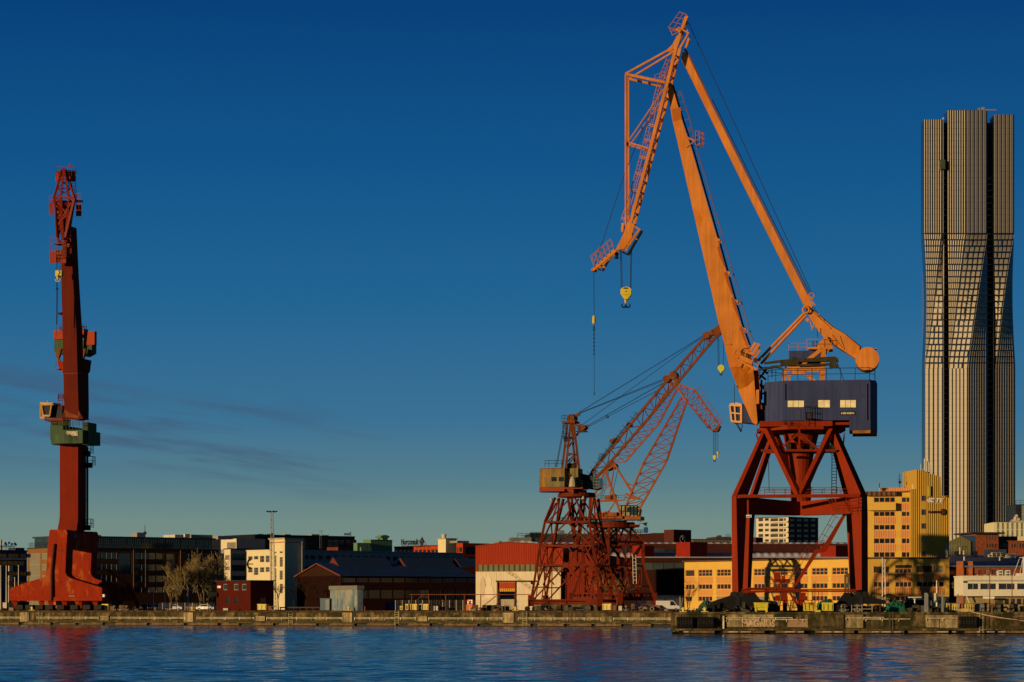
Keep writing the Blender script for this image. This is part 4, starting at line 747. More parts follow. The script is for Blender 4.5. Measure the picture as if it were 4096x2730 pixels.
    for x0, x1, y0, y1 in ((197, 212, 783, 836), (305, 326, 775, 842), (201, 226, 950, 1030), (250, 265, 960, 1030)):
        m = MB()
        for y in np.linspace(y0, y1, 4): m.beam(T.P(x0, y, .5), T.P(x1, y, .5), .12); m.beam(T.P(x0, y, -2), T.P(x1, y, -2), .12)
        for x in np.linspace(x0, x1, 3): m.beam(T.P(x, y0, .5), T.P(x, y1, .5), .1); m.beam(T.P(x, y0, -2), T.P(x, y1, -2), .1)
        m.beam(T.P(x0, y1, -.8), T.P(x1, y1, -.8), .15, 2.6); part('side_cage', m, rd, hd)
    m = MB(); m.beam(T.P(205, 807, -1), T.P(220, 807, -1), .4); m.beam(T.P(295, 806, -1), T.P(330, 806, -1), .5); m.beam(T.P(200, 1030, -1), T.P(266, 1031, -1), .22, 2.4); m.beam(T.P(290, 712, -1), T.P(304, 800, -1), .12); m.ladder(T.P(292, 712, -1.2), T.P(300, 790, -1.2), T.U, .9, .06, .6); part('head_ladder', m, rd, hd)
    m = MB(); m.pbox(T, 214, 972, 262, 976, .8, -2); m.pbox(T, 224, 1000, 246, 1020, 0, -2); m.beam(T.P(258, 978, 0), T.P(280, 984, 0), .8); m.pbox(T, 248, 980, 266, 1032, .2, -1.6); part('sheave_block', m, RUST, hd)
    m = MB()
    for x in (225, 229, 241): m.tube(T.P(x, 1028, -.5), T.P(x+.3, 1084, -.5), .055, 5)
    part('rope', m, ROPE, t)
    m = MB(); m.pbox(T, 221, 1083, 246, 1103, 0, -1.2); m.pbox(T, 222, 1096, 231, 1106, .2, -1.2); q = T.P(229, 1090, .25); m.tube(q, q-T.N*.6, .5, 12); m.tube(T.P(231, 1104, -.5), T.P(232, 1120, -.5), .35, 8, .25); hb = part('hook_block', m, Y1, t)
    m = MB(); q = T.P(232, 1119, -.5)
    pts = [q+Vector((.55*math.cos(k), 0, .45*math.sin(k))) for k in np.linspace(-math.pi*1.05, .5, 10)]; m.path(pts, .15, 6); part('hook', m, Y1, hb)
    m = MB()
    for i in range(10): m.torus(T.P(228, 1128+i*3.2, -.5), T.N if i % 2 else T.U, .12, .05, 8, 4)
    m.torus(T.P(228.5, 1157, -.5), T.N, .25, .07, 12, 5); m.tube(T.P(228.5, 1160, -.5), T.P(227, 1298, -.5), .13, 6); m.tube(T.P(227, 1298, -.5), T.P(226.5, 1345, -.5), .04, 5); m.pbox(T, 232, 1250, 243, 1259, 0, -.8); part('sling', m, ROPE, hb)
    m = MB(); E = Fc(450, 574, -15); m.beam(E.P(424, 2278, 0), E.P(512, 2338, 0), .25, .5); m.ladder(E.P(424, 2276, -.5), E.P(512, 2336, -.5), E.N, 1.0, .08, .4); m.rail([E.P(424, 2276, 0), E.P(512, 2336, 0)], 1.3, step=1.2, r=.06); m.rail([E.P(424, 2276, -1), E.P(512, 2336, -1)], 1.3, step=1.2, r=.06); m.beam(E.P(452, 2290, -.5), E.P(452, 2330, -.5), .25); m.beam(E.P(459, 2292, -.5), E.P(459, 2334, -.5), .25); m.beam(E.P(512, 2338, -.5), E.P(560, 2440, -.5), .2, 1.0); part('access_stair', m, R2, t)
    m = MB(); m.pbox(F, 410, 2378, 418, 2389, .2, -.5); part('junction_box', m, M('white paint'), t)
left_crane()
# ================================================================== lattice crane nearer the water
LR = M('lattice red', (.14, .0155, .002), .65, .3, .3, .2, dirt=(.07, .012, .003), dirt_at=(.52, .66))
LB = M('lattice rust', (.15, .042, .010), .65, .3, .4, .1, dirt=(.09, .03, .012), dirt_at=(.5, .62))
LO = M('lattice orange', (.25, .066, .016), .6, .2, .4)
OLV = M('rusty olive paint', (.17, .135, .045), .65, .2, .4, .45, dirt=(.28, .11, .025), dirt_at=(.52, .60), dirt_scale=.9)
CAMO = M('mottled concrete', (.10, .09, .05), .8, .4, .8, dirt=(.035, .04, .02), dirt_at=(.48, .54), dirt_scale=1.1)
def lattice_crane_one():
    D = 536; F = Fc(2262, D, -16); t = thing('lattice_crane', 'dark red lattice crane with rusty olive cabin, nearer of the two lattice cranes', 'crane', P(2285, 2440, D+6))
    dp = 12.0   # gauge
    fl = lambda py, pl, pr, o: (F.P(pl, py, o), F.P(pr, py, o))
    LV = [(1990, 2208, 2350, -2.5, -9.5), (2088, 2176, 2353, -.8, -11), (2184, 2158, 2369, -.4, -11.6), (2262, 2147, 2380, -.2, -11.8), (2404, 2124, 2400, 0, -12)]
    R = []
    for py, a, b, o0, o1 in LV:
        p, q = F.P(a, py, 0), F.P(b, py, 0); s = (p+q)/2; p2 = p+F.N*o0; q2 = q+F.N*o0; p3 = p+F.N*o1; q3 = q+F.N*o1; R.append([p2, q2, q3, p3])
    lgs = [MB() for _ in range(4)]
    for A, B in zip(R, R[1:]):
        for i in range(4): lgs[i].beam(A[i], B[i], .5, .5)
    for i in range(4): lgs[i].beam(R[-1][i]+Vector((0, 0, 1.2)), R[-1][i]-Vector((0, 0, 1.2)), 1.3, 1.3); part('leg', lgs[i], LR, t)
    m = MB()
    for k, A in enumerate(R[1:-1]):
        for i in range(4): m.beam(A[i], A[(i+1) % 4], .36, .4)
    part('ring_beam', m, LR, t)
    m = MB(); lp = lambda a, b, s: a.lerp(b, s)
    for i in range(4):
        j = (i+1) % 4
        T0, T1, T2, T3, T4 = [(r[i], r[j]) for r in R]
        w = .29
        for s in (.06, .94): m.beam(lp(*T0, .5+(-.06 if s < .5 else .06)), lp(*T1, s), w)
        for s in (.03, .97): m.beam(lp(*T1, .5), lp(*T2, s), w)
        for s0, s1 in ((.02, .26), (.47, .26), (.53, .72), (.98, .72)): m.beam(lp(*T2, s0), lp(*T3, s1), w*.9)
        for s in (.02, .98): m.beam(lp(*T3, .5), lp(*T4, s), w)
        for s0, s1 in ((.03, .2), (.97, .8)): m.beam(lp(*T3, s0), lp(lp(*T3, .5), lp(*T4, s1), .55), .25)
        m.beam(lp(lp(*T3, .5), lp(*T4, .02), .62), lp(lp(*T3, .02), lp(*T4, .0), .62), .25); m.beam(lp(lp(*T3, .5), lp(*T4, .98), .62), lp(lp(*T3, .98), lp(*T4, 1.), .62), .25)
        m.beam(lp(*T1, .5), lp(*T0, .5), .3); m.beam(lp(*T3, .26), lp(*T4, .3), .22); m.beam(lp(*T3, .74), lp(*T4, .7), .22)
        for (a, b) in ((T1, .5), (T3, .5), (T2, .5)):
            c = lp(*a, b); e = (a[1]-a[0]).normalized(); m.wprism([c-e*.9+Vector((0, 0, -.5)), c+e*.9+Vector((0, 0, -.5)), c+e*.4+Vector((0, 0, .6)), c-e*.4+Vector((0, 0, .6))], F.N*.12 if i % 2 == 0 else F.U*.12)
    part('brace', m, LR, t)
    m = MB(); m.beam(R[-1][0]-Vector((0, 0, .3)), R[-1][1]-Vector((0, 0, .3)), .9, 1.25); m.beam(R[-1][3]-Vector((0, 0, .3)), R[-1][2]-Vector((0, 0, .3)), .9, 1.25); m.beam(R[-1][0], R[-1][3], .4, .6); m.beam(R[-1][1], R[-1][2], .4, .6); part('sill_beam', m, LR, t)
    m = MB()
    for i, j in ((0, 1), (3, 2)):
        for s in (.30, .72): c = lp(R[-1][i], R[-1][j], s); c.z = GZ+.75; m.fbox(F, (c-F.o).dot(F.U)-2.2, (c-F.o).dot(F.U)+2.2, GZ+.1, GZ+1.35, (c-F.o).dot(F.N)+.7, (c-F.o).dot(F.N)-.7)
    part('ballast_block', m, CAMO, t)
    for i in range(4):
        for s in (-.8, .8):
            w = MB(); c = R[-1][i]+F.U*s; c.z = GZ+.5; w.tube(c+F.N*.5, c-F.N*.5, .5, 12); part('wheel', w, m_dark, t)
    cx = (R[0][0]+R[0][2])/2; cz = lambda py: Vector((cx.x, cx.y, ZC+(HZ-py)/FL*cx.y))
    m = MB(); m.tube(cz(1990), cz(1977), 4.1, 28); m.tube(cz(1977), cz(1973), 3.9, 28); m.tube(cz(1973), cz(1962), 2.2, 20); part('slewing_ring', m, LR, t)
    m = MB()
    for a in range(4):
        v = Vector((math.cos(a*math.pi/2+.5), math.sin(a*math.pi/2+.5), 0)); m.beam(cz(1988)+v*2.2, cz(2170)+v*.55, .55); m.beam(cz(2010)+v*1.8, cz(2090)-v*.9, .22)
    m.tube(cz(2150), cz(2190), .75, 14); m.tube(cz(2190), cz(2250), .35, 10); part('king_post', m, LR, t)
    m = MB(); m.rail([cz(2091)+Vector((3.6*math.cos(k), 3.6*math.sin(k), 0)) for k in np.linspace(0, 6.28, 13)], 1.0, step=1.6, r=.05); a, b = cz(2170)+Vector((2.2, -1, 0)), cz(1985)+Vector((1.2, -1, 0)); m.ladder(a, b, (1, 0, 0), .8, .06, .5); m.rail([cz(2175)+Vector((-5, -2, 0)), cz(2175)+Vector((5, -2, 0))], 1.0, step=1.4, r=.05); part('railing', m, LR, t)
    for x, y in ((2205, 1990), (2226, 1999), (2333, 1985)):
        m = MB(); q = F.P(x, y, .5); m.tube(q, q-Vector((0, 0, .7)), .1, 10, .45); part('floodlight', m, M('lamp grey', (.4, .4, .36), .5), t)
    # rotating house
    H = Fc(2240, D+1, -16); m = MB()
    zt, zb = H.z(1875, 0), H.z(1948, 0)
    uu = lambda px, o=0: H.u(px, o)
    pl = [(uu(2183), .0), (uu(2258), .0), (uu(2258), -6.5), (uu(2190), -6.5), (uu(2161, -4), -5), (uu(2161, -3), -2.2), (uu(2168, -.8), -.8)]
    m.wprism([H.W(u, zb, o) for u, o in pl], (0, 0, zt-zb)); m.fbox(H, uu(2280), uu(2312), zb, zt, .0, -4); m.fbox(H, uu(2258), uu(2281), zb, zt-.2, -1.6, -5); hs = part('machine_house', m, OLV, t)
    m = MB(); m.wprism([H.W(u, zt, o) for u, o in pl], (0, 0, .15)); part('roof', m, RUST, hs)
    m = MB(); m.prism(H, [(2312, 1892), (2350, 1900), (2378, 1908), (2397, 1914), (2396, 1954), (2380, 1960), (2340, 1955), (2312, 1950)], -2.8, -6); part('cab_body', m, M('dark blue paint', (.02, .028, .045), .5, .2), hs)
    m = MB(); m.pbox(H, 2374, 1914, 2397, 1952, -2.7, -6.1); cb = part('cab', m, glass('cab glass'), hs)
    m = MB()
    for x in (2374, 2388, 2396): m.beam(H.P(x, 1914, -2.65), H.P(x, 1953, -2.65), .16)
    for y in (1914, 1928, 1940, 1953): m.beam(H.P(2374, y, -2.65), H.P(2397, y, -2.65), .14)
    part('cab_frame', m, M('cab grey', (.12, .13, .13), .5), cb)
    for x0, x1 in ((2205, 2226), (2235, 2255)): m = MB(); m.pbox(H, x0, 1909, x1, 1926, .06, -.1); part('window', m, glass('dark glass'), hs)
    m = MB(); m.wprism([H.W(u, H.z(1966, 0), o) for u, o in [(a, b+.1) for a, b in pl]], (0, 0, zb-H.z(1966, 0)-.05)); m.pbox(H, 2257, 1950, 2330, 1956, .2, -5); m.prism(H, [(2258, 1956), (2294, 1956), (2294, 1974), (2280, 1970), (2262, 1960)], -.5, -3); part('deck', m, M('deck red', (.22, .035, .014), .6, .25), t)
    m = MB(); m.rail([H.P(2180, 1868, -.5), H.P(2195, 1868, -.3), H.P(2246, 1868, -.3)], 1.35, step=1.3, r=.05); m.rail([H.P(2258, 1950, .2), H.P(2330, 1950, .2)], 1.5, step=1.6, r=.05); part('railing', m, m_dark, hs)
    m = MB(); q = H.P(2291, 1948, 1.0); m.tube(q, q+Vector((0, 0, 1.7)), .85, 9, .6); m.tube(q+Vector((0, 0, 1.7)), q+Vector((.1, 0, 2.2)), .6, 9, .25); part('cover_sheet', m, M('grey canvas', (.38, .33, .22), .9, .4, 2.), hs)
    m = MB(); m.beam(H.P(2276, 1896, .2), H.P(2302, 1932, .2), .18); m.beam(H.P(2280, 1904, .2), H.P(2284, 1914, .2), .14); q = H.P(2286, 1868, -1.5); m.tube(q+H.U*.9, q-H.U*.9, .75, 12); part('exhaust', m, G1, hs)
    # A-frame mast
    m = MB()
    for a, b, o0, o1 in (((2271, 1690), (2249, 1874), -.6, -.4), ((2283, 1690), (2263, 1875), -.4, 0), ((2286, 1690), (2301, 1874), -4, -4.4), ((2294, 1690), (2317, 1876), -.6, -.4)): m.beam(H.P(*a, o0), H.P(*b, o1), .5)
    for a, b in (((2277, 1758), (2303, 1745)), ((2270, 1815), (2308, 1815)), ((2268, 1824), (2310, 1812)), ((2265, 1868), (2308, 1814)), ((2274, 1790), (2298, 1752)), ((2266, 1852), (2290, 1826)), ((2280, 1756), (2296, 1735)), ((2264, 1790), (2280, 1760)), ((2308, 1815), (2305, 1872))): m.beam(H.P(*a, -.4), H.P(*b, -.6), .22); m.beam(H.P(a[0]+2, a[1], -3.5), H.P(b[0]+2, b[1], -3.5), .18)
    ms = part('mast', m, LB, t)
    m = MB(); m.pbox(H, 2246, 1684, 2299, 1692, .3, -4); m.prism(H, [(2268, 1684), (2268, 1670), (2276, 1660), (2288, 1657), (2296, 1667), (2298, 1684)], -.4, -3.2); m.beam(H.P(2296, 1666, -1), H.P(2319, 1656, -1), .6); q = H.P(2283, 1671, -.3); m.tube(q, q-H.N*3.1, .75, 16); part('mast_head', m, LB, ms)
    m = MB(); m.beam(H.P(2298, 1680, -.8), H.P(2325, 1702, -.8), .3); m.beam(H.P(2296, 1692, -.8), H.P(2314, 1706, -.8), .3); m.prism(H, [(2310, 1702), (2322, 1696), (2338, 1702), (2343, 1712), (2330, 1722), (2312, 1722)], -.3, -2.8); m.beam(H.P(2340, 1710, -1), H.P(2353, 1703, -1), .5); m.beam(H.P(2278, 1752, -1), H.P(2296, 1754, -1), .5); m.beam(H.P(2296, 1754, -1), H.P(2318, 1728, -1), .35); m.pbox(H, 2300, 1724, 2340, 1727, -.2, -3); part('guide_arm', m, LB, ms)
    m = MB(); m.rail([H.P(2247, 1686, .2), H.P(2268, 1686, .2)], 1.25, step=.6, r=.05); m.rail([H.P(2299, 1726, .2), H.P(2312, 1726, .2)], 1.1, step=.6, r=.05); m.rail([H.P(2256, 1757, .2), H.P(2274, 1757, .2)], 1.3, step=.6, r=.05); m.beam(H.P(2255, 1758, -.2), H.P(2275, 1758, -.2), .15, 1); m.ladder(H.P(2258, 1756, 0), H.P(2256, 1694, 0), H.U, .6, .05, .5); part('railing', m, m_dark, ms)
    # jib, twin heavy chords
    J = Fc(2600, D-1, -16); m = MB()
    top = [(2350, 1918), (2380, 1874), (2560, 1652), (2692, 1494), (2816, 1352), (2878, 1302)]; bot = [(2346, 1948), (2400, 1896), (2580, 1690), (2708, 1534), (2830, 1388), (2884, 1328)]
    for o, s in ((-.2, .55), (-2.6, .42)):
        for L_ in (top, bot):
            for a, b in zip(L_, L_[1:]): m.beam(J.P(*a, o), J.P(*b, o), s, s*.8, up=J.N)
    jb = part('jib', m, LB, t)
    m = MB(); n = 26
    ip = lambda L_, s: (float(np.interp(s, np.linspace(0, 1, len(L_)), [p[0] for p in L_])), float(np.interp(s, np.linspace(0, 1, len(L_)), [p[1] for p in L_])))
    for i in range(n):
        s0, s1 = i/n, (i+1)/n; a, b, c, d = ip(top, s0), ip(bot, s0), ip(top, s1), ip(bot, s1)
        for o in (-.2, -2.6):
            m.tube(J.P(*a, o), J.P(*b, o), .1, 4); m.tube(J.P(*(a if i % 2 else b), o), J.P(*(d if i % 2 else c), o), .11, 4)
        for q in (a, b): m.tube(J.P(*q, -.2), J.P(*q, -2.6), .09, 4)
        m.tube(J.P(*a, -.2), J.P(*c, -2.6), .08, 4); m.tube(J.P(*b, -2.6), J.P(*d, -.2), .08, 4)
    part('bracing', m, LB, jb)
    m = MB(); g = [(2362, 1888), (2540, 1660)]; m.path([J.P(*q, .2) for q in g], .05); m.path([J.P(2383, 1852, .2), J.P(2550, 1648, .2)], .05)
    for s in np.linspace(0, 1, 14): a = J.P(2364+s*186, 1900-s*240, .2); m.tube(a, a+Vector((-.9, 0, .7)), .04, 4)
    m.rail([J.P(2396, 1840, .3), J.P(2412, 1840, .3)], 1.2, step=.5, r=.05); part('walkway_rail', m, m_dark, jb)
    for x, y, r in ((2446, 1766, .5), (2458, 1760, .5), (2512, 1700, .5), (2690, 1502, .9), (2664, 1516, .8), (2826, 1342, .7), (2846, 1330, .6)): q = J.P(x, y, .1); m = MB(); m.tube(q, q-J.N*2.6, r, 12); part('sheave', m, LB, jb)
    m = MB(); m.beam(J.P(2655, 1520, -.5), J.P(2690, 1506, -.5), .9); m.beam(J.P(2688, 1500, -.5), J.P(2714, 1534, -.5), .9); m.beam(J.P(2812, 1342, -.5), J.P(2832, 1332, -.5), .7); m.prism(J, [(2846, 1322), (2880, 1298), (2886, 1326), (2858, 1346)], .1, -2.8); part('sheave_head', m, LB, jb)
    m = MB(); C = lambda a, b, r=.05, o=-1.: m.tube(H.P(*a, o), J.P(*b, o), r*.72, 4)
    C((2319, 1653), (2656, 1519)); C((2319, 1655), (2656, 1523), .06, -.6); C((2319, 1652), (2656, 1516), .05, -2); C((2318, 1651), (2814, 1346)); C((2318, 1649), (2818, 1340), .05, -2); C((2333, 1697), (2810, 1348), .07); C((2352, 1704), (2656, 1532)); C((2350, 1710), (2630, 1563), .07); C((2352, 1703), (2658, 1529), .05, -2.2)
    for a, b in (((2256, 1694), (2223, 1870)), ((2260, 1694), (2227, 1870))): m.tube(H.P(*a, -.5), H.P(*b, -.5), .06, 4)
    q = H.P(2430, 1668, -1); m.torus(q, H.N, .25, .08, 10, 4)
    for x0, x1, y0, y1 in ((2870, 2873, 1346, 1463), (2875, 2877, 1342, 1463), (2895, 2893, 1334, 1463)): m.tube(J.P(x0, y0, -1), J.P(x1, y1, -1), .05, 4)
    part('rope', m, ROPE, t)
    m = MB(); q = J.P(2884, 1473, -.7); m.tube(q, q-J.N*.8, .72, 20); m.tube(J.P(2884, 1484, -1.1), J.P(2884, 1493, -1.1), .2, 8); hb = part('hook_block', m, M('hook lime', (.45, .46, .04), .5, .2, 1.), t)
    m = MB(); q = J.P(2884, 1497, -1.1); m.torus(q, J.N, .24, .11, 12, 6); part('hook', m, m_dark, hb)
lattice_crane_one()
# ================================================================== lattice crane behind it
def lattice_crane_two():
    D = 590; t = thing('lattice_crane', 'orange lattice crane with a bent horse-head jib, behind the rusty cabin crane', 'crane', P(2500, 2440, D+6))
    F = Fc(2432, D, -57)    # corner nearest the viewer is at column 2432
    W = 10.2
    # four corner columns: levels of (row, inset from full footprint)
    z = lambda py: ZC+(HZ-py)/FL*(D+5)
    A0 = F.o.copy()
    def ring(py, ins, W2=None):
        zz = z(py); pts = []
        for su, so in ((0, 0), (0, 1), (-1, 1), (-1, 0)):
            u = -ins if su == 0 else -W+ins; o = -ins if so == 0 else -W+ins
            q = F.W(u, zz, o); pts.append(q)
        return pts
    L = [ring(2170, 0), ring(2264, 0), ring(2396, 0)]
    for i, dx in enumerate((2.9, 2.7, -2.7, -2.8)): L[2][i].x += dx
    m = MB()
    for i in range(4):
        lg = MB(); lg.beam(L[0][i]+Vector((0, 0, .6)), L[1][i], .75); lg.beam(L[1][i], L[2][i], .62); q = L[2][i]; lg.beam(q+Vector((0, 0, 1.4)), q-Vector((0, 0, 1.2)), 1.2); lg.beam(q+Vector((0, 0, 1.2)), Vector((q.x, q.y, GZ+.9)), .5); part('leg', lg, LR, t)
    lp = lambda a, b, s: a.lerp(b, s)
    ctr = sum(L[0], Vector())/4
    tr_ = ring(2112, 0); tc_ = sum(tr_, Vector())/4; top = [tc_+(p-tc_)*.6 for p in tr_]
    for i in range(4):
        j = (i+1) % 4; w = .36
        m.beam(L[0][i], L[0][j], .6); m.beam(L[1][i], L[1][j], .5)
        mid = lp(L[0][i], L[0][j], .5)
        m.beam(top[i], L[0][i], .5); m.beam(lp(top[i], top[j], .5), L[0][i], w); m.beam(lp(top[i], top[j], .5), L[0][j], w); m.beam(top[i], mid, w); m.beam(top[j], mid, w)
        m.beam(L[0][i], lp(L[1][i], L[1][j], .5), w); m.beam(L[0][j], lp(L[1][i], L[1][j], .5), w); m.beam(mid, lp(L[1][i], L[1][j], .5), .28)
        for s0, s1 in ((.5, .3), (.5, .7), (.95, .62), (.05, .38)): m.beam(lp(L[1][i], L[1][j], s0), lp(L[2][i], L[2][j], s1), .3)
        m.beam(lp(L[1][i], L[2][i], .62), lp(lp(L[1][i], L[1][j], .05), lp(L[2][i], L[2][j], .38), .62), .3); m.beam(lp(L[1][j], L[2][j], .62), lp(lp(L[1][j], L[1][i], .05), lp(L[2][j], L[2][i], .38), .62), .3)
        m.beam(L[2][i], L[2][j], .6, .9); m.beam(L[2][i]+Vector((0, 0, 1.3)), L[2][j]+Vector((0, 0, 1.3)), .3)
        for k in range(1, 12): q = lp(L[2][i], L[2][j], k/12); m.tube(q, q+Vector((0, 0, 1.3)), .12, 4)
    part('brace', m, LR, t)
    for i in range(4):
        for s in (-.8, .8):
            w = MB(); q = L[2][i]+F.U*s; q.z = GZ+.5; w.tube(q+F.N*.5, q-F.N*.5, .5, 12); part('wheel', w, m_dark, t)
    m = MB(); cz = lambda py: Vector((ctr.x, ctr.y, z(py))); m.tube(cz(2112), cz(2090), 5.2, 28); m.tube(cz(2090), cz(2082), 3.2, 20); m.wprism([ctr*1+Vector((dx*6.2, dy*6.2, z(2108)-ctr.z)) for dx, dy in ((-1, -.6), (1, -.6), (1, .6), (-1, .6))], (0, 0, .5)); part('slewing_ring', m, LR, t)
    m = MB(); rp = [cz(2088)+Vector((7*math.cos(k), 7*math.sin(k), 0)) for k in np.linspace(0, 6.28, 13)]; m.rail(rp, 1.1, step=1.6, r=.05); part('railing', m, LR, t)
    m = MB(); q = P(2572, 2095, D); m.tube(q, q+Vector((.9, 0, -.2)), .12, 10, .55); m.tube(q-Vector((1, 0, 0)), q, .06, 5); part('loudhailer', m, m_dark, t)
    m = MB(); q = P(2540, 2215, D-4); m.ladder(P(2537, 2220, D-3), P(2540, 2336, D-3), (1, 0, 0), .75, .07, .85); part('ladder', m, M('white ladder', (.7, .66, .52), .5), t)
    # rotating part
    U = Fc(2450, D+2, -12); m = MB()
    m.pbox(U, 2336, 2066, 2490, 2076, 1.5, -6); m.pbox(U, 2380, 2050, 2470, 2066, .5, -4); m.pbox(U, 2490, 2066, 2562, 2080, 1, -5); up = part('upper_deck', m, LO, t)
    m = MB()
    for x, y, w, h, o in ((2392, 2066, 20, 14, .8), (2418, 2066, 14, 20, .4), (2440, 2066, 26, 16, .8), (2422, 2000, 22, 16, 0), (2446, 2000, 14, 22, -.5)): m.pbox(U, x, y-h, x+w, y, o, o-2.5); q = U.P(x+w/2, y-h/2, o+.1); m.tube(q, q-U.N*2, h*.02, 12)
    part('winch', m, LO, up)
    m = MB(); m.pbox(U, 2478, 2022, 2520, 2064, .2, -3.5); m.prism(U, [(2520, 2022), (2548, 2024), (2559, 2040), (2552, 2072), (2520, 2072)], .2, -3.4); cb = part('cab', m, M('cab pale green', (.28, .30, .17), .5, .25, .5, .2, dirt=(.2, .1, .03), dirt_at=(.58, .66)), up)
    m = MB(); m.prism(U, [(2523, 2028), (2546, 2029), (2555, 2042), (2550, 2062), (2523, 2062)], .26, 0); m.pbox(U, 2506, 2030, 2517, 2050, .26, 0); w_ = part('window', m, glass('cab glass'), cb)
    m = MB()
    for x in (2484, 2500, 2519, 2534, 2548): m.beam(U.P(x, 2024, .35), U.P(x, 2070, .35), .14)
    m.beam(U.P(2478, 2046, .35), U.P(2556, 2046, .35), .12); m.beam(U.P(2478, 2023, .35), U.P(2550, 2024, .35), .2); part('cab_frame', m, m_dark, cb)
    m = MB()
    for o in (0, -4.2):
        for a, b, w in (((2421, 1881), (2366, 2008), .45), ((2421, 1881), (2484, 2060), .5), ((2458, 1858), (2505, 1934), .45), ((2458, 1858), (2438, 2004), .3), ((2505, 1934), (2530, 1972), .5), ((2366, 2008), (2360, 2050), .35), ((2366, 2006), (2466, 2003), .5), ((2366, 2008), (2414, 2060), .3), ((2462, 2006), (2426, 2060), .3), ((2392, 1940), (2446, 1940), .25), ((2440, 1940), (2366, 2004), .2), ((2500, 1990), (2560, 1998), .4), ((2505, 1934), (2540, 1945), .3), ((2502, 1976), (2556, 1996), .5), ((2470, 2004), (2500, 2000), .3), ((2424, 1884), (2456, 1862), .35)): m.beam(U.P(*a, o), U.P(*b, o), w)
    for a in ((2421, 1881), (2458, 1858), (2366, 2006), (2466, 2003), (2505, 1934), (2392, 1940)): m.beam(U.P(*a, 0), U.P(*a, -4.2), .25)
    af = part('a_frame', m, LO, t)
    m = MB(); m.prism(U, [(2408, 1878), (2420, 1868), (2452, 1850), (2466, 1858), (2466, 1872), (2430, 1884)], -.6, -3.4); m.rail([U.P(2366, 2004, .2), U.P(2500, 2000, .2)], 1.1, step=1.5, r=.05); part('mast_head', m, LB, af)
    m = MB()
    for x in (2404, 2410, 2416, 2450): m.tube(U.P(x+20, 1886, -1), U.P(x-6, 2004, -1), .05, 4)
    part('rope', m, ROPE, t)
    def box4(a, b, o0, o1): return [U.P(*a, o0), U.P(*b, o0), U.P(*b, o1), U.P(*a, o1)]
    q0 = box4((2490, 2058), (2554, 2044), 0, -4.2); q1 = box4((2572, 1858), (2668, 1842), .3, -4.6); q2 = box4((2726, 1592), (2748, 1604), -1, -3)
    m = MB(); m.lattice(q0, q1, 5, .21, .1); m.lattice(q1, q2, 7, .2, .09); part('main_jib', m, LO, t)
    m = MB(); r0 = box4((2444, 1850), (2500, 1850), -.4, -4); r1 = box4((2590, 1676), (2640, 1690), -.4, -3.6); r2 = box4((2690, 1530), (2712, 1552), -1.2, -3); m.lattice(r0, r1, 6, .19, .09); m.lattice(r1, r2, 5, .18, .085); part('tie_jib', m, LO, t)
    m = MB(); f0 = box4((2697, 1530), (2703, 1540), -1, -3); f1 = box4((2780, 1562), (2746, 1606), -.6, -3.4); f2 = box4((2878, 1702), (2852, 1726), -1.2, -2.8); m.lattice(f0, f1, 3, .2, .1); m.lattice(f1, f2, 6, .19, .09); ff = part('fly_jib', m, LO, t)
    m = MB(); m.prism(U, [(2850, 1728), (2873, 1724), (2881, 1704), (2864, 1708)], -.8, -3.2); m.beam(U.P(2826, 1708, -1), U.P(2840, 1712, -1), .5); q = U.P(2866, 1720, -.7); m.tube(q, q-U.N*2.6, .4, 12); part('jib_tip', m, LB, ff)
    m = MB(); m.rail([U.P(2786, 1564, -.4), U.P(2880, 1700, -.4)], 1.0, up=(.6, 0, .6), step=1.8, r=.045); m.rail([U.P(2860, 1690, -.4), U.P(2882, 1698, -.4)], 1.2, step=.6, r=.05); part('railing', m, LO, ff)
    m = MB()
    for x0, x1, y0, y1 in ((2854, 2854, 1730, 1825), (2860, 2859, 1730, 1825), (2864, 2864, 1728, 1824), (2871, 2872, 1726, 1812), (2750, 2826, 1612, 1706)): m.tube(U.P(x0, y0, -2), U.P(x1, y1, -2), .05, 4)
    part('rope', m, ROPE, t)
    m = MB(); m.prism(U, [(2851, 1824), (2861, 1820), (2864, 1828), (2859, 1842), (2852, 1834)], -1.6, -2.3); m.tube(U.P(2872, 1808, -2), U.P(2872, 1816, -2), .3, 8); m.tube(U.P(2872, 1816, -2), U.P(2872, 1834, -2), .12, 6); hb = part('hook_block', m, Y1, t)
    m = MB(); m.torus(U.P(2858.5, 1844, -2), U.N, .2, .09, 10, 5); part('hook', m, m_dark, hb)
lattice_crane_two()
# ================================================================== buildings along the quay, left to right
WF = M('window frame', (.35, .33, .28), .5, .1)
WFo = M('window frame orange', (.52, .24, .07), .5, .1)
WFd = M('window frame dark', (.03, .03, .035), .5, .2)
GLS = glass('dark glass'); GLT = glass('teal glass', (.012, .03, .035), .08)
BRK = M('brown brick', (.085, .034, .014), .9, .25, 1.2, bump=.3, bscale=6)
BRKL = M('sunlit tan brick', (.20, .095, .032), .9, .2, 1.2, bump=.3, bscale=6)
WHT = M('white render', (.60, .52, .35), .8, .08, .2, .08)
SHADEW = M('shade grey render', (.22, .22, .21), .8, .1, .2, .1)  # white office's shaded front: the shade is put into this grey
ROOFD = M('roof felt', (.03, .03, .035), .9)
def tinywin(parent, F, x0, y0, x1, y1, mat=None, o=.06, name='window'):
    m = MB(); m.pbox(F, x0, y0, x1, y1, o, -.1); return part(name, m, mat or GLS, parent)
def vent(parent, F, x0, y0, x1, y1, o0, o1, mat, name='roof_unit'):
    m = MB(); m.pbox(F, x0, y0, x1, y1, o0, o1); return part(name, m, mat, parent)
UNIT = M('roof unit grey', (.25, .24, .21), .6, .2)
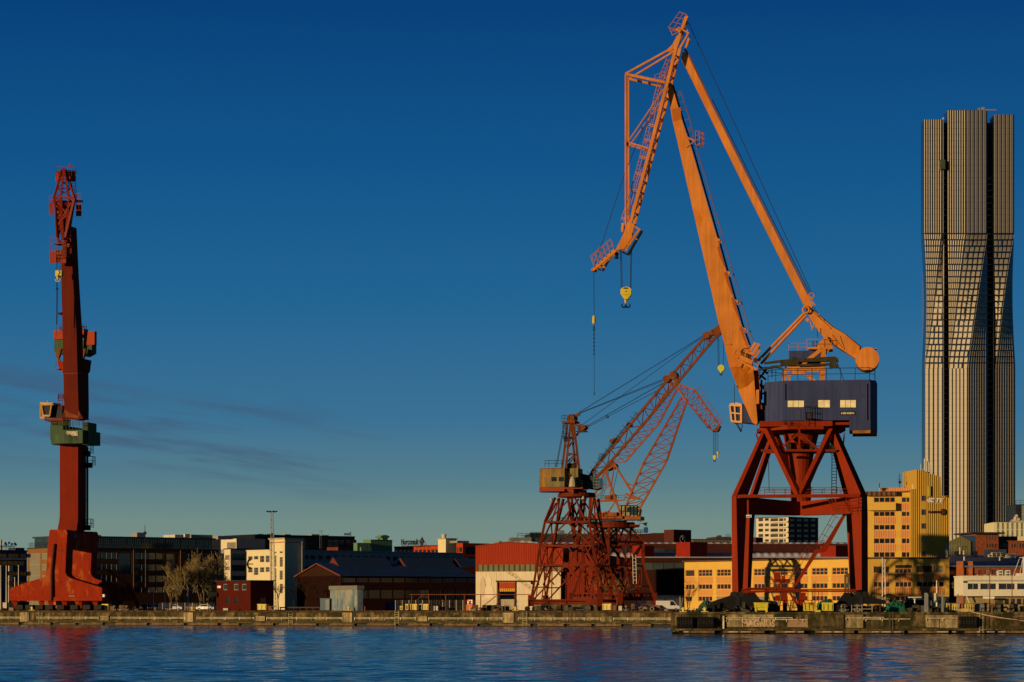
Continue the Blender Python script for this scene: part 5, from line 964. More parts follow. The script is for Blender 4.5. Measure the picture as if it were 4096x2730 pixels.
# --- slate blue office at the far left edge
def far_left_office():
    F = Fc(-60, 700, 42); b = Bld('office_building', 'blue grey office building with white stair bays behind the white flagpoles', F, -120, 108, 2203, 30, M('slate cladding', (.035, .045, .07), .5, .15))
    for y0, y1, st in ((2216, 2231, 1), (2287, 2304, 2), (2327, 2342, 2), (2366, 2384, 2)):
        for x in range(-110, 100, 48):
            if st == 2 and 20 < x+42 < 66: continue
            b.win(x, y0, x+42, y1, 3, 1, WF if st == 1 else WFd, GLT)
    b.win(-110, 2243, 100, 2263, 9, 1, WFd, GLT)
    r = b.done(M('office roof', (.05, .055, .06), .8))
    m = MB(); m.pbox(F, -120, 2232, 38, 2240, 1.4, -.2); m.pbox(F, 38, 2233, 108, 2240, .8, -.2); part('canopy', m, WHT, r)
    for y0, y1 in ((2264, 2286), (2303, 2326), (2342, 2354)): m = MB(); m.pbox(F, 36, y0, 51, y1, 1.0, -.1); part('bay', m, WHT, r)
    m = MB(); m.pbox(F, 3, 2160, 8, 2200, -3, -3.4); m.rail([F.P(-40, 2200, -3), F.P(57, 2200, -3)], 1.1, step=1.2, r=.06); m.beam(F.P(-40, 2186, -3), F.P(57, 2186, -3), .2); part('mast', m, WF, r)
    for x, y in ((19, 2174), (22, 2179), (34, 2173), (45, 2178), (57, 2176), (61, 2180)):
        m = MB(); q = F.P(x, y, -3); m.tube(q, q+Vector((.25, -.3, .05)), .2, 12, .35); m.tube(q, F.P(x-1, 2186, -3), .06, 5); part('dish', m, UNIT, r)
    vent(r, F, 62, 2192, 98, 2203, -4, -8, M('slate cladding'))
far_left_office()
# --- brick and glass office behind the red crane
def brick_office():
    F = Fc(222, 800, 37); L = sidewall(F, 0, 37-90)
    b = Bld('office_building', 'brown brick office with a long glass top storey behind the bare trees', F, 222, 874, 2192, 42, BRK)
    sl = lambda y, x: y+(x-400)*.011
    for y0, y1 in ((2210, 2237), (2256, 2282), (2301, 2328), (2347, 2370)):
        for x0, x1 in ((250, 300), (388, 468), (539, 657), (728, 841)):
            n = 2 if x1-x0 < 60 else 4
            f = b.win(x0, sl(y0, x0), x1, sl(y1, x0), n, 1, WFd, GLT, rec=.45)
            for px in [x0+(x1-x0)*k/n for k in range(1, n+1)]:
                q = MB(); q.pbox(F, px-2.6, sl(y0, x0)+1, px-.6, sl(y1, x0)-1, -.05, -.35); part('lit_reveal', q, M('lit reveal', (.5, .42, .3), .6), f)  # pale strips paint the sunlit window reveals
    for x0, x1 in ((474, 527), (665, 716)):
        b.win(x0, sl(2212, x0), x1, sl(2296, x0), 1, 3, WFd, GLT, rec=.5)
    lops = []
    zz = lambda py: L.z(py, -6)
    for x0, y0, x1, y1, nx, ny in ((116, 2215, 160, 2440, 3, 5), (166, 2214, 190, 2238, 2, 1), (166, 2258, 190, 2282, 2, 1), (166, 2303, 190, 2327, 2, 1)):
        b.win(x0, y0, x1, y1, nx, ny, WF, M('grey blind', (.19, .17, .12), .5, .1), F=L, ops=lops, rec=.15)
    b.depth = -L.u(110)
    r = b.done(ROOFD, leftF=L, lops=lops, rt=.3)
    wl = MB()   # lighter brick skin: sunlight put into the end wall's colour
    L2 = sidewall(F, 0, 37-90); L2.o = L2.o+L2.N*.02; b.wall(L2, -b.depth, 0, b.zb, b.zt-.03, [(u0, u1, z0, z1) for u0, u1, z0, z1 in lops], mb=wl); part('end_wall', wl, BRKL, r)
    g = MB(); G = Fc(222, 800, 37); G.o = G.o-G.N*3; zt = G.z(2152, G.u(400)); g.fbox(G, G.u(250), G.u(846), b.zt+.3, zt, 0, -20); gs = part('glass_storey', g, GLT, r)
    m = MB(); m.fbox(G, G.u(246), G.u(856), zt, zt+.5, 1.2, -21); 
    for x in range(258, 850, 31): m.fbox(G, G.u(x)-.05, G.u(x)+.05, b.zt+.3, zt, .1, 0)
    zq = zt-1.8; 
    for x in range(250, 850, 9): m.fbox(G, G.u(x)-.06, G.u(x)+.06, zq, zt, .14, 0)
    part('mullion', m, M('mullion bronze', (.06, .045, .035), .5), gs)
    m = MB(); m.rail([F.W(F.u(236), b.zt+.3, -.3), F.W(F.u(870), b.zt+.3, -.3)], 1.1, step=2.6, r=.05); m.rail([L.W(-b.depth+.5, b.zt+.3, -.3), L.W(-.5, b.zt+.3, -.3)], 1.6, step=.9, r=.06); part('railing', m, WFd, r)
    m = MB()
    for x in (534, 582, 722, 768, 846): q0, q1 = F.P(x, sl(2198, x), .15), F.P(x, 2350, .15); m.tube(q0, q1, .1, 6)
    part('downpipe', m, M('copper pipe', (.2, .1, .06), .5), r)
    vent(r, G, 548, 2131, 582, 2152, -4, -8, UNIT); m = MB(); q = G.P(580, 2133, -4); m.tube(q, q+Vector((0, 0, 2.6)), .1, 5); m.tube(q, q+Vector((.1, -.4, 0)), .55, 12); part('antenna', m, WFd, r)
    vent(r, G, 380, 2141, 405, 2150, -5, -9, UNIT); vent(r, G, 700, 2140, 765, 2153, -10, -18, M('pale unit', (.5, .45, .33), .6)); vent(r, G, 765, 2140, 850, 2157, -9, -16, UNIT); vent(r, G, 740, 2137, 760, 2149, -8, -9, M('pale unit'))
    for x, w in ((872, 20), (895, 26), (924, 8)): vent(r, G, x, 2144, x+w, 2158, -20, -26, UNIT)
brick_office()
def shaded_white_office():
    F = Fc(922, 880, 37); L = sidewall(F, 0, -53)
    b = Bld('office_building', 'stepped white office with shade-grey front between brick office and cream stair tower', F, 922, 1080, 2198, 12, SHADEW)
    for y0, y1 in ((2217, 2242), (2261, 2285), (2304, 2325)):
        b.win(928, y0, 986, y1, 4, 1, WFd, GLT, rec=.3)
    b.depth = -L.u(897); lops = []
    for y0, y1 in ((2222, 2240), (2268, 2282)): b.win(902, y0, 919, y1, 1, 1, WFd, M('grey blind'), F=L, ops=lops)
    r = b.done(ROOFD, leftF=L, lops=lops)
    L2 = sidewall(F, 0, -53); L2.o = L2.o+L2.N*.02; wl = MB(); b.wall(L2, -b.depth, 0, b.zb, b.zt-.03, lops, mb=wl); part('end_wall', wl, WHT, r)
    G = Fc(946, 892, 37); K = sidewall(G, 0, -53); z1 = G.z(2155, 0); m = MB(); m.fbox(G, 0, G.u(1060), b.zt-1, z1, 0, K.u(884)); part('upper_block', m, SHADEW, r)
    m = MB(); m.fbox(K, K.u(884), -.05, b.zt+.4, z1-.05, .03, -.1); p = part('upper_end', m, WHT, r); tinywin(p, K, 908, 2170, 943, 2194, M('grey blind'))
shaded_white_office()
def black_office():
    F = Fc(1046, 960, 37); b = Bld('office_building', 'black glass office with back-to-front rooftop letters behind the cream stair tower', F, 1020, 1419, 2147, 40, M('black cladding', (.012, .012, .014), .35, .3), refpx=1300)
    for i, x in enumerate((1056, 1066, 1220, 1290)): b.win(x, 2158, x+9, 2196, 1, 1, WFd, M('bronze glass', (.10, .07, .03), .3), rec=.1)
    for x in range(1110, 1210, 22): b.win(x, 2160, x+18, 2198, 1, 1, WFd, GLS, rec=.1)
    for x in range(1310, 1410, 24): b.win(x, 2160, x+20, 2200, 1, 1, WFd, GLS, rec=.1)
    r = b.done(M('black cladding'), rt=.3, over=.1)
    K = M('sign black', (.008, .008, .008), .6)
    part('lettering', text_mb(F, 'SPACES.', 1027, 2136, 1082, 2147, -2, .1, True, .03), K, r)
    m = MB(); q = F.P(1090, 2142, -1); m.tube(q, q-F.N*.3, .95, 8); m.beam(F.P(1028, 2149, -2), F.P(1096, 2149, -2), .12); part('emblem', m, K, r)
    part('lettering', text_mb(F, 'Zacco', 1376, 2129, 1406, 2141, -3, .1, True, .03), K, r); m = MB(); 
    for x in (1380, 1388, 1396, 1402): m.tube(F.P(x, 2140, -3), F.P(x, 2149, -3), .06, 4)
    part('sign_post', m, K, r)
    for k, h_ in enumerate((9, 6, 7, 5, 6, 8, 5, 10)): m = MB(); m.pbox(F, 1288+k*3.4, 2147-h_, 1290+k*3.4, 2147, -4, -4.3); part('sign_stroke', m, M('pale unit'), r)
    vent(r, F, 1115, 2141, 1145, 2149, -5, -9, UNIT); vent(r, F, 1140, 2138, 1163, 2149, -6, -10, UNIT); vent(r, F, 1190, 2142, 1205, 2149, -6, -9, K); vent(r, F, 1247, 2138, 1278, 2149, -6, -10, UNIT)
    m = MB(); m.ladder(F.P(1283, 2134, .3), F.P(1283, 2196, .3), F.U, .8, .06, .8); m.rail([F.P(1278, 2134, .3), F.P(1292, 2134, .3)], 1.0, step=.8); part('ladder', m, UNIT, r)
black_office()
def cream_building():
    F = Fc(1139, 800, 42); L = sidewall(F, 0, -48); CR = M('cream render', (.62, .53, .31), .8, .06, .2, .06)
    b = Bld('office_building', 'cream stair tower building with long shaded wing and tall windows', F, 1139, 1214, 2158, 10, CR)
    b.depth = -L.u(1079); lops = []; gg = M('green glass block', (.12, .17, .10), .3)
    for y0, y1 in ((2206, 2214), (2229, 2268), (2283, 2320), (2336, 2374)): b.win(1119, y0, 1131, y1, 3, max(1, int((y1-y0)/9)), WF, GLS, F=L, ops=lops, rec=.25)
    for y0, y1 in ((2207, 2215), (2222, 2268), (2274, 2322), (2328, 2372)): b.win(1098, y0, 1106, y1, 1, max(1, int((y1-y0)/6)), WF, gg, F=L, ops=lops, rec=.1)
    r = b.done(M('cornice', (.35, .33, .2), .8), leftF=L, lops=lops, over=.35, rt=.5)
    m = MB(); z = b.zt; m.fbox(L, -b.depth+.2, -.2, z-1.1, z-.7, .12, -.05); m.fbox(L, -b.depth+.5, -b.depth+1.0, b.zb, z-1.1, .12, -.05); m.fbox(F, .3, b.u1-.3, z-1.1, z-.7, .12, -.05); part('pink_band', m, M('pink band', (.42, .2, .11), .8), r)
    m = MB(); m.fbox(F, b.u1-1.0, b.u1-.5, b.zb, z-.5, .5, 0); m.fbox(F, b.u1-.25, b.u1, b.zb, z-.5, .5, 0); part('pilaster', m, CR, r)
    # left wing in the same plane as the sunlit end
    W = Fc(1079, 1, -48); W.o = L.W(-b.depth, 0); W.o.z = 0; ops = []; zt = W.z(2203, 0); u0 = W.u(987)
    for x0, y0, x1, y1, nx, ny in ((993, 2226, 1010, 2241, 3, 1), (1016, 2225, 1033, 2239, 3, 1), (1040, 2224, 1057, 2250, 3, 2), (1063, 2223, 1078, 2250, 3, 2), (993, 2271, 1010, 2291, 3, 2), (1016, 2271, 1033, 2301, 3, 3), (1040, 2270, 1057, 2290, 3, 2), (1063, 2269, 1078, 2289, 3, 2)): b.win(x0, y0, x1, y1, nx, ny, WF, GLS, F=W, ops=ops, rec=.2)
    m = MB(); b.wall(W, u0, -.02, b.zb, zt, ops, mb=m); m.fbox(W, u0, -.02, b.zb, zt-.1, -.6, -12); m.fbox(W, u0-.1, -.02, zt, zt+.3, .25, -12); part('side_wing', m, CR, r)
    m = MB(); c = W.P(999, 2257, .1)
    pts = [c+W.U*(1.1*math.cos(k))+Vector((0, 0, 1.35*math.sin(k))) for k in np.linspace(rad(70), rad(300), 9)]; m.path(pts, .32, 6); m.beam(c-W.U*.4, W.P(1012, 2257, .1), .28); part('wall_emblem', m, M('sign black'), r)
    # long wing
    G = Fc(1214, 815, 42); ops = []; zt = G.z(2205, 0); u1 = G.u(1852)
    xs = [890, 975, 1078, 1180, 1283, 1383, 1483, 1583, 1682, 1782, 1880, 1975, 2073]; xs = [950+x/3.337 for x in xs]+[1500+x/3.337 for x in (238, 335, 432, 528, 622, 715, 810, 903, 997, 1090)]
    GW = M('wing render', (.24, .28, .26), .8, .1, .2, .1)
    for x in xs: b.win(x, 2222+(x-1214)*.016, x+18, 2237+(x-1214)*.016, 3, 1, WFd, GLT, F=G, ops=ops, rec=.2)
    for x in xs[:2]: b.win(x, 2267, x+18, 2284, 3, 1, WFd, GLT, F=G, ops=ops, rec=.2)
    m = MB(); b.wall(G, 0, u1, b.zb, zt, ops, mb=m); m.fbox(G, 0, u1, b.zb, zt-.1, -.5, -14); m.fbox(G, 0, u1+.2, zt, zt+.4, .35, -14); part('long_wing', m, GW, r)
    m = MB(); m.pbox(G, 1352, 2190, 1396, 2206, -3, -9); part('roof_hut', m, M('hut red', (.16, .03, .015), .7), r)
cream_building()
def floodlight_mast():
    t = thing('floodlight_mast', 'tall lattice floodlight mast standing in front of the cream tower', 'light mast', P(1093, 2440, 700))
    m = MB(); F = Fc(1093, 700, 0); a, b = (1094, 2425), (1087, 2050); s0, s1 = .75, .3
    A = [Vector((P(*a, 700).x+dx*s0, 700+dy*s0, GZ)) for dx, dy in ((-1, -1), (1, -1), (1, 1), (-1, 1))]; q = P(1088, 2050, 700); B = [q+Vector((dx*s1, dy*s1, 0)) for dx, dy in ((-1, -1), (1, -1), (1, 1), (-1, 1))]
    m.lattice(A, B, 26, .05, .045, False); part('mast', m, M('galvanised', (.3, .3, .29), .5, .2), t)
    for dx in (-1.5, -.6, .5, 1.4): m = MB(); m.beam(q+Vector((dx, -.2, .3)), q+Vector((dx*.5, .2, .1)), .5, .3); m.beam(q, q+Vector((dx, 0, .2)), .12); part('lamp', m, m_dark, t)
floodlight_mast()
def green_building():
    F = Fc(1483, 935, 37); G1_ = M('copper green', (.10, .19, .10), .6, .12, .3, .1, corr=(37, .7)); b = Bld('plant_building', 'copper green rooftop plant building with a curved vent', F, 1483, 1569, 2161, 14, G1_)
    L = sidewall(F, 0, -53); b.depth = -L.u(1453); r = b.done(G1_, rt=.2, over=.1)
    K = Fc(1429, 930, 37); m = MB(); q = sidewall(K, 0, -53); m.fbox(K, 0, K.u(1481), GZ, K.z(2172, 0), 0, q.u(1414)); m.fbox(K, K.u(1440), K.u(1481), GZ, K.z(2190, 0), .8, -2); part('annex', m, G1_, r)
    m = MB(); m.pbox(F, 1530, 2150, 1551, 2162, -3, -6); m.pbox(F, 1524, 2144, 1558, 2152, -2.6, -6.4); m.pbox(F, 1532, 2141, 1550, 2146, -3, -6); part('roof_vent', m, M('copper green'), r)
    for x in (1509, 1514, 1519): m = MB(); m.tube(F.P(x, 2162, -2), F.P(x, 2155, -2), .16, 6); part('flue', m, UNIT, r)
green_building()
def orange_office():
    F = Fc(1755, 990, -53); OR_ = M('orange red cladding', (.36, .042, .008), .6, .12); b = Bld('office_building', 'orange red office with a rooftop name sign behind the long shaded wing', F, 1577, 1755, 2184, 20, OR_, refpx=1755)
    for i in range(11): x = 1579+i*16.3; b.win(x, 2199+(i<6), x+11, 2211, 2, 1, WFd, GLT, rec=.15)
    r = b.done(ROOFD, over=.2, rt=.3)
    S = Fc(1640, 996, -30); K = M('sign black')
    part('lettering', text_mb(S, 'Norconsult', 1605, 2156, 1675, 2180, 0, .12, bold=.045), K, r)
    for x, y in ((1688, 2158), (1681, 2168), (1693, 2167.5), (1687, 2178)):
        m = MB(); m.prism(S, [(x, y-10.5), (x+5, y), (x, y+9), (x-5, y)], .1, -.1); part('emblem', m, K, r)
    m = MB(); m.beam(S.P(1606, 2182, 0), S.P(1702, 2180, 0), .15); m.tube(S.P(1696, 2165, 0), S.P(1708, 2183, -2), .1, 4)
    for x in (1610, 1632, 1660, 1682, 1700): m.tube(S.P(x, 2190, 0), S.P(x, 2179, 0), .08, 4)
    part('sign_frame', m, K, r)
    T = Fc(1783, 985, 37); Q = sidewall(T, 0, -53); m = MB(); m.fbox(T, 0, T.u(1826), GZ, T.z(2157, 0), 0, Q.u(1752)); tw = part('stair_tower', m, M('cream render'), r)
    m = MB(); z = T.z(2157, 0); m.fbox(T, -.4, T.u(1828), z, z+.35, .4, Q.u(1752)-.3); part('cap', m, M('cornice'), tw)
    m = MB(); q = T.P(1776, 2156, -3); m.tube(q, q+Vector((0, 0, 1.8)), .7, 14, 1.05); part('funnel', m, M('pale unit'), tw)
    H = Fc(1851, 980, 37); q = sidewall(H, 0, -53); m = MB(); m.fbox(H, 0, H.u(1960), GZ, H.z(2173, 0), 0, q.u(1826)); bl = part('red_block', m, OR_, r)
    for a, c in ((1829, 1833), (1837, 1848)): tinywin(bl, q, a, 2190, c, 2209, GLT)
    tinywin(bl, H, 1861, 2188, 1899, 2217, GLT); tinywin(bl, H, 1871, 2229, 1900, 2250, GLT)
    vent(r, H, 1829, 2164, 1876, 2173, -3, -8, UNIT)
orange_office()
def gable_warehouse():
    F = Fc(1362, 745, 30); L = sidewall(F, 0, -60); DR = M('shade-dark red boards', (.022, .005, .003), .8, .2, .4); BR = M('shade-dark gable boards', (.028, .0105, .004), .85, .15, .4)  # dark board colours hold the shade this sunlit warehouse should stand in
    t = thing('warehouse', 'red gabled warehouse coloured as in shade, with blue grey roof and roof lanterns', 'warehouse', F.W(0, GZ)); u1 = F.u(1903); D = -L.u(1187); ze = F.z(2302, 0); zr = L.z(2256, -D*.5)
    ops = []
    class _B(Bld):
        def __init__(s): s.root = t; s.zb = GZ; s.ops = ops; s.F = F
    b = _B(); pale = M('panes with painted reflection', (.24, .21, .14), .35, .3, .8); dk = glass('night glass', (.006, .008, .014), .15)  # pale panes carry a reflection in their base colour
    x = 1365
    for i, w in enumerate([55, 45]+[44]*9):
        b.win(x, 2312, x+w, 2331, 6, 2, WFd, pale if i < 2 else dk, rec=.12)
        if x > 1440 or i == 1: b.win(x+8 if i == 1 else x, 2361, x+w, 2395, 5, 3, WFd, pale if i in (1, 6) else dk, rec=.12)
        x += w+5
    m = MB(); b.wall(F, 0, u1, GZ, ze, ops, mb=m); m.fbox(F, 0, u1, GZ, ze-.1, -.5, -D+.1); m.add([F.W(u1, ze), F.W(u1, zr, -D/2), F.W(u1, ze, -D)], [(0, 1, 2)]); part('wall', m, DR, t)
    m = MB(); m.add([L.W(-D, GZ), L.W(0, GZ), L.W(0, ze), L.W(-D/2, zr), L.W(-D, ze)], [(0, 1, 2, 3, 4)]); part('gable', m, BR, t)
    m = MB(); o = .8; e = zr-ze; sl = e/(D/2)
    for s in (0, 1):
        a = lambda u: [F.W(u, ze-sl*o, o) if s == 0 else F.W(u, ze-sl*o, -D-o), F.W(u, zr, -D/2)]
        p0, p1 = a(-.5), a(u1); up = Vector((0, 0, .25)); m.hexa([p0[0], p1[0], p1[1], p0[1], p0[0]+up, p1[0]+up, p1[1]+up, p0[1]+up])
    rf = part('roof', m, M('sheet roof blue', (.022, .05, .12), .5, .12, .3, .1), t)  # unlit blue painted onto a roof the low sun grazes
    m = MB(); q = L.W(-D/2, zr+.05, .55); m.beam(q, L.W(o, ze-sl*o+.05, .55), .25, .3); m.beam(q, L.W(-D-o, ze-sl*o+.05, .55), .25, .3); part('verge', m, M('verge red', (.22, .05, .025), .7), rf)
    m = MB(); m.rail([F.W(2, ze+.3, .3), F.W(u1, ze+.3, .3)], .5, step=3, r=.06, mid=False); part('snow_rail', m, WFd, rf)
    lant = M('lantern red', (.13, .03, .018), .8)
    for xa, xb in ((1332, 1543), (1600, 1800), (1818, 1902)):
        ua, ub = F.u(xa, -D/2), F.u(xb, -D/2); m = MB(); w, h = 4.2, 2.0
        for zz in (0,):
            prof = [(-D/2+w, zr-.9), (-D/2, zr+h), (-D/2-w, zr-.9)]
            m.add([F.W(u, z, oo) for u in (ua, ub) for oo, z in prof], [(0, 1, 2), (5, 4, 3), (0, 2, 5, 3)])
        ln = part('roof_lantern', m, lant, rf)
        m = MB(); p = [F.W(ua, zr-.85, -D/2+w+.1), F.W(ub, zr-.85, -D/2+w+.1), F.W(ub, zr+h+.05, -D/2), F.W(ua, zr+h+.05, -D/2)]; m.hexa(p+[q+Vector((0, 0, .12)) for q in p]); part('lantern_glazing', m, M('lantern glazing', (.022, .04, .075), .4, .15, .4), ln)
gable_warehouse()
def red_hall():
    F = Fc(2027, 690, -15); HR = M('hall red', (.27, .021, .0015), .6, .1, .2, .12, corr=(-15, .5), corrd=.25)
    t = thing('hall', 'red gabled hall with pale mural wall and half-open striped roller door', 'hall', F.W(0, GZ)); g = [(1902, 2432), (1902, 2187), (2027, 2171), (2149, 2178), (2252, 2186), (2252, 2432)]
    y = lambda py: F.z(py, 0)
    m = MB(); m.prism(F, [(1902, 2287), (1902, 2187), (2027, 2171), (2149, 2178), (2252, 2186), (2252, 2287)], 0, -45); part('upper_wall', m, HR, t)
    m = MB(); m.pbox(F, 1911, 2259, 2250, 2286, .06, -.1); part('clerestory', m, M('olive glazing', (.13, .12, .055), .4, .2, .5, corr=(-15, 1.5)), t)
    WM = M('pale mural wall', (.66, .55, .36), .85, .08, .4, .16)
    m = MB(); u0, u1 = F.u(1903), F.u(2243); ops = [(F.u(1991), F.u(2060), GZ, y(2330))]
    Bld.wall(None, F, u0, u1, GZ, y(2287), ops, rec=2.5, mb=m); m.add([F.W(u0, GZ), F.W(u0, y(2287)), F.W(u0, y(2287), -45), F.W(u0, GZ, -45)], [(0, 1, 2, 3)]); part('wall', m, WM, t)
    m = MB(); m.pbox(F, 1985, 2287, 1986.5, 2440, .03, 0); m.pbox(F, 1994, 2398, 2056, 2440, -.6, -1); part('wall_joint', m, M('joint tan', (.4, .32, .2), .8), t)
    m = MB(); m.pbox(F, 1983, 2323, 2144, 2328, .6, -.1); m.beam(F.P(2124, 2328, .4), F.P(2126, 2338, .4), .3); part('lintel', m, m_dark, t)
    m = MB(); m.pbox(F, 1991, 2330, 2060, 2367, -.15, -.3); dr = part('roller_door', m, M('door red', (.34, .04, .012), .6, .1), t)
    m = MB()
    for i in range(9): x = 1992+i*7.6; m.prism(F, [(x, 2367), (x+4, 2367), (x+7, 2355), (x+3, 2355)], -.13, -.16)
    part('hazard_stripe', m, M('hazard yellow', (.65, .40, .05), .6), dr)
    m = MB(); m.pbox(F, 1988, 2328, 1991, 2440, .3, -.1); m.pbox(F, 2060, 2328, 2063, 2440, .3, -.1); part('door_post', m, LR, t)
    MU = M('mural grey', (.46, .38, .25), .85, .15, 1.); 
    for i in range(9):
        a = 2032+i*13.2; b_ = 2284+i*8.6+max(0, i-2)*1.6
        if b_ > 2378 or (1990 < a < 2062 and b_ > 2326): continue
        m = MB(); c = F.P(a, b_+3, .03); d = (F.P(a+13, b_+12, .03)-c).normalized(); n = F.N.cross(d); R_, r_ = .95, .28
        pts = []
        for k in range(16):
            q = k*math.pi/8; pts.append((c+d*R_*math.cos(q)+n*.5*math.sin(q), c+d*(R_-r_)*math.cos(q)+n*.24*math.sin(q)))
        for k in range(16): j = (k+1) % 16; m.add([pts[k][0], pts[j][0], pts[j][1], pts[k][1]], [(0, 1, 2, 3)])
        part('mural_chain', m, MU, t)
    for cx_, cy_, rx, ry in ((1955, 2325, 11, 20), (1956, 2370, 20, 28), (1930, 2350, 12, 40)):
        m = MB(); m.add([F.P(cx_+rx*math.cos(k*math.pi/8), cy_+ry*math.sin(k*math.pi/8)+.2*rx*math.cos(k*.8), .03+.004*len(t.children)) for k in range(16)], [tuple(range(16))]); part('mural_shape', m, M('mural light', (.72, .61, .42), .85, .1) if rx != 12 else M('mural beige', (.56, .46, .30), .85, .12), t)
    part('lettering', text_mb(F, 'RF7', 2065, 2391, 2082, 2401, .03, .006), M('mural light'), t)
    m = MB(); F2 = Fc(2252, 687.5, -15); m.prism(F2, [(2240, 2432), (2240, 2214), (2300, 2208), (2402, 2222), (2402, 2432)], -.2, -30); part('red_annex', m, M('annex red', (.18, .0145, .002), .7, .12, .2, .1, corr=(-15, .5), corrd=.25), t)
    m = MB(); m.prism(F, [(1901, 2187), (2027, 2170), (2149, 2177), (2253, 2185), (2253, 2182), (2149, 2174), (2027, 2167), (1901, 2184)], .3, -45.2); part('roof', m, M('verge red'), t)
    vent(t, F, 1976, 2166, 1996, 2178, -12, -16, UNIT)
red_hall()
def dark_shed():
    F = Fc(2560, 770, 2); t = thing('shed', 'long dark red shed with grey vaulted roof lights behind the cranes', 'shed', F.W(0, GZ)); DS = M('shed dark red', (.035, .010, .007), .8, .2, .3)
    m = MB(); m.pbox(F, 2250, 2232, 3482, 2440, 0, -28); part('wall', m, DS, t)
    for x in range(2404, 2740, 42): tinywin(t, F, x, 2253, x+39, 2280, M('shed glazing', (.05, .07, .06), .3, .5, .15), .05)
    m = MB(); m.pbox(F, 2250, 2228, 3482, 2232, .6, -30); part('eave', m, M('pale roof edge', (.30, .29, .30), .6), t)
    G = Fc(2560, 802, 2); m = MB(); m.pbox(G, 2150, 2176, 3482, 2226, 0, -22); part('upper_wall', m, M('shed mid red', (.05, .012, .008), .8, .2, .3), t)
    for x in range(2440, 2700, 40): tinywin(t, G, x, 2196, x+38, 2210, GLT, .05)
    VA = M('vault grey', (.34, .32, .34), .5, .12, .4, corr=(2, 2.4), corrd=.3)
    for K, y0, y1, xa in ((Fc(2560, 790, 2), 2211, 2227, 2318), (Fc(2560, 818, 2), 2169, 2187, 2060)):
        ua, ub = K.u(xa), K.u(3480); zb, zt = K.z(y1, 0), K.z(y0, 0); r_ = zt-zb; m = MB(); pr = [(r_*1.6*math.cos(math.pi*k/10), zb+r_*math.sin(math.pi*k/10)) for k in range(11)]
        n = 11; m.add([K.W(u, z, o-2) for u in (ua, ub) for o, z in pr], [(i, i+1, i+1+n, i+n) for i in range(n-1)]+[tuple(range(n)), tuple(range(2*n-1, n-1, -1))]); part('roof_light', m, VA, t)
        m = MB(); m.fbox(K, ua, ub, zb-.5, zb-.05, .2, -4); part('roof_edge', m, M('pale roof edge'), t)
    RD = M('penthouse red', (.22, .014, .003), .6, .12, .3, .1)
    for xl, xm, xr, y0, y1, d in ((2530, 2575, 2617, 2183, 2228, 782), (2705, 2760, 2829, 2169, 2230, 780), (2656, 2695, 2765, 2119, 2176, 825), (3281, 3343, 3393, 2183, 2235, 782), (3010, 3024, 3052, 2150, 2190, 825)):
        H = Fc(xm, d, 38); q = sidewall(H, 0, -52); m = MB(); m.fbox(H, 0, H.u(xr), H.z(y1, 0), H.z(y0, 0), 0, q.u(xl)); p = part('penthouse', m, RD if d < 800 else M('dim red cladding', (.075, .02, .012), .7, .15), t)
        if xl == 2656:
            m = MB(); c = H.P(2731, 2158, .08)
            for k in range(12): e = H.U*math.cos(k*math.pi/6)+Vector((0, 0, 1))*math.sin(k*math.pi/6); m.beam(c+e*.95, c+e*1.3, .12)
            m.beam(c, c+H.U*.5+Vector((0, 0, .5)), .12); m.beam(c, c+Vector((0, 0, .8)), .1); part('clock', m, M('clock white', (.55, .5, .55), .5), p)
dark_shed()
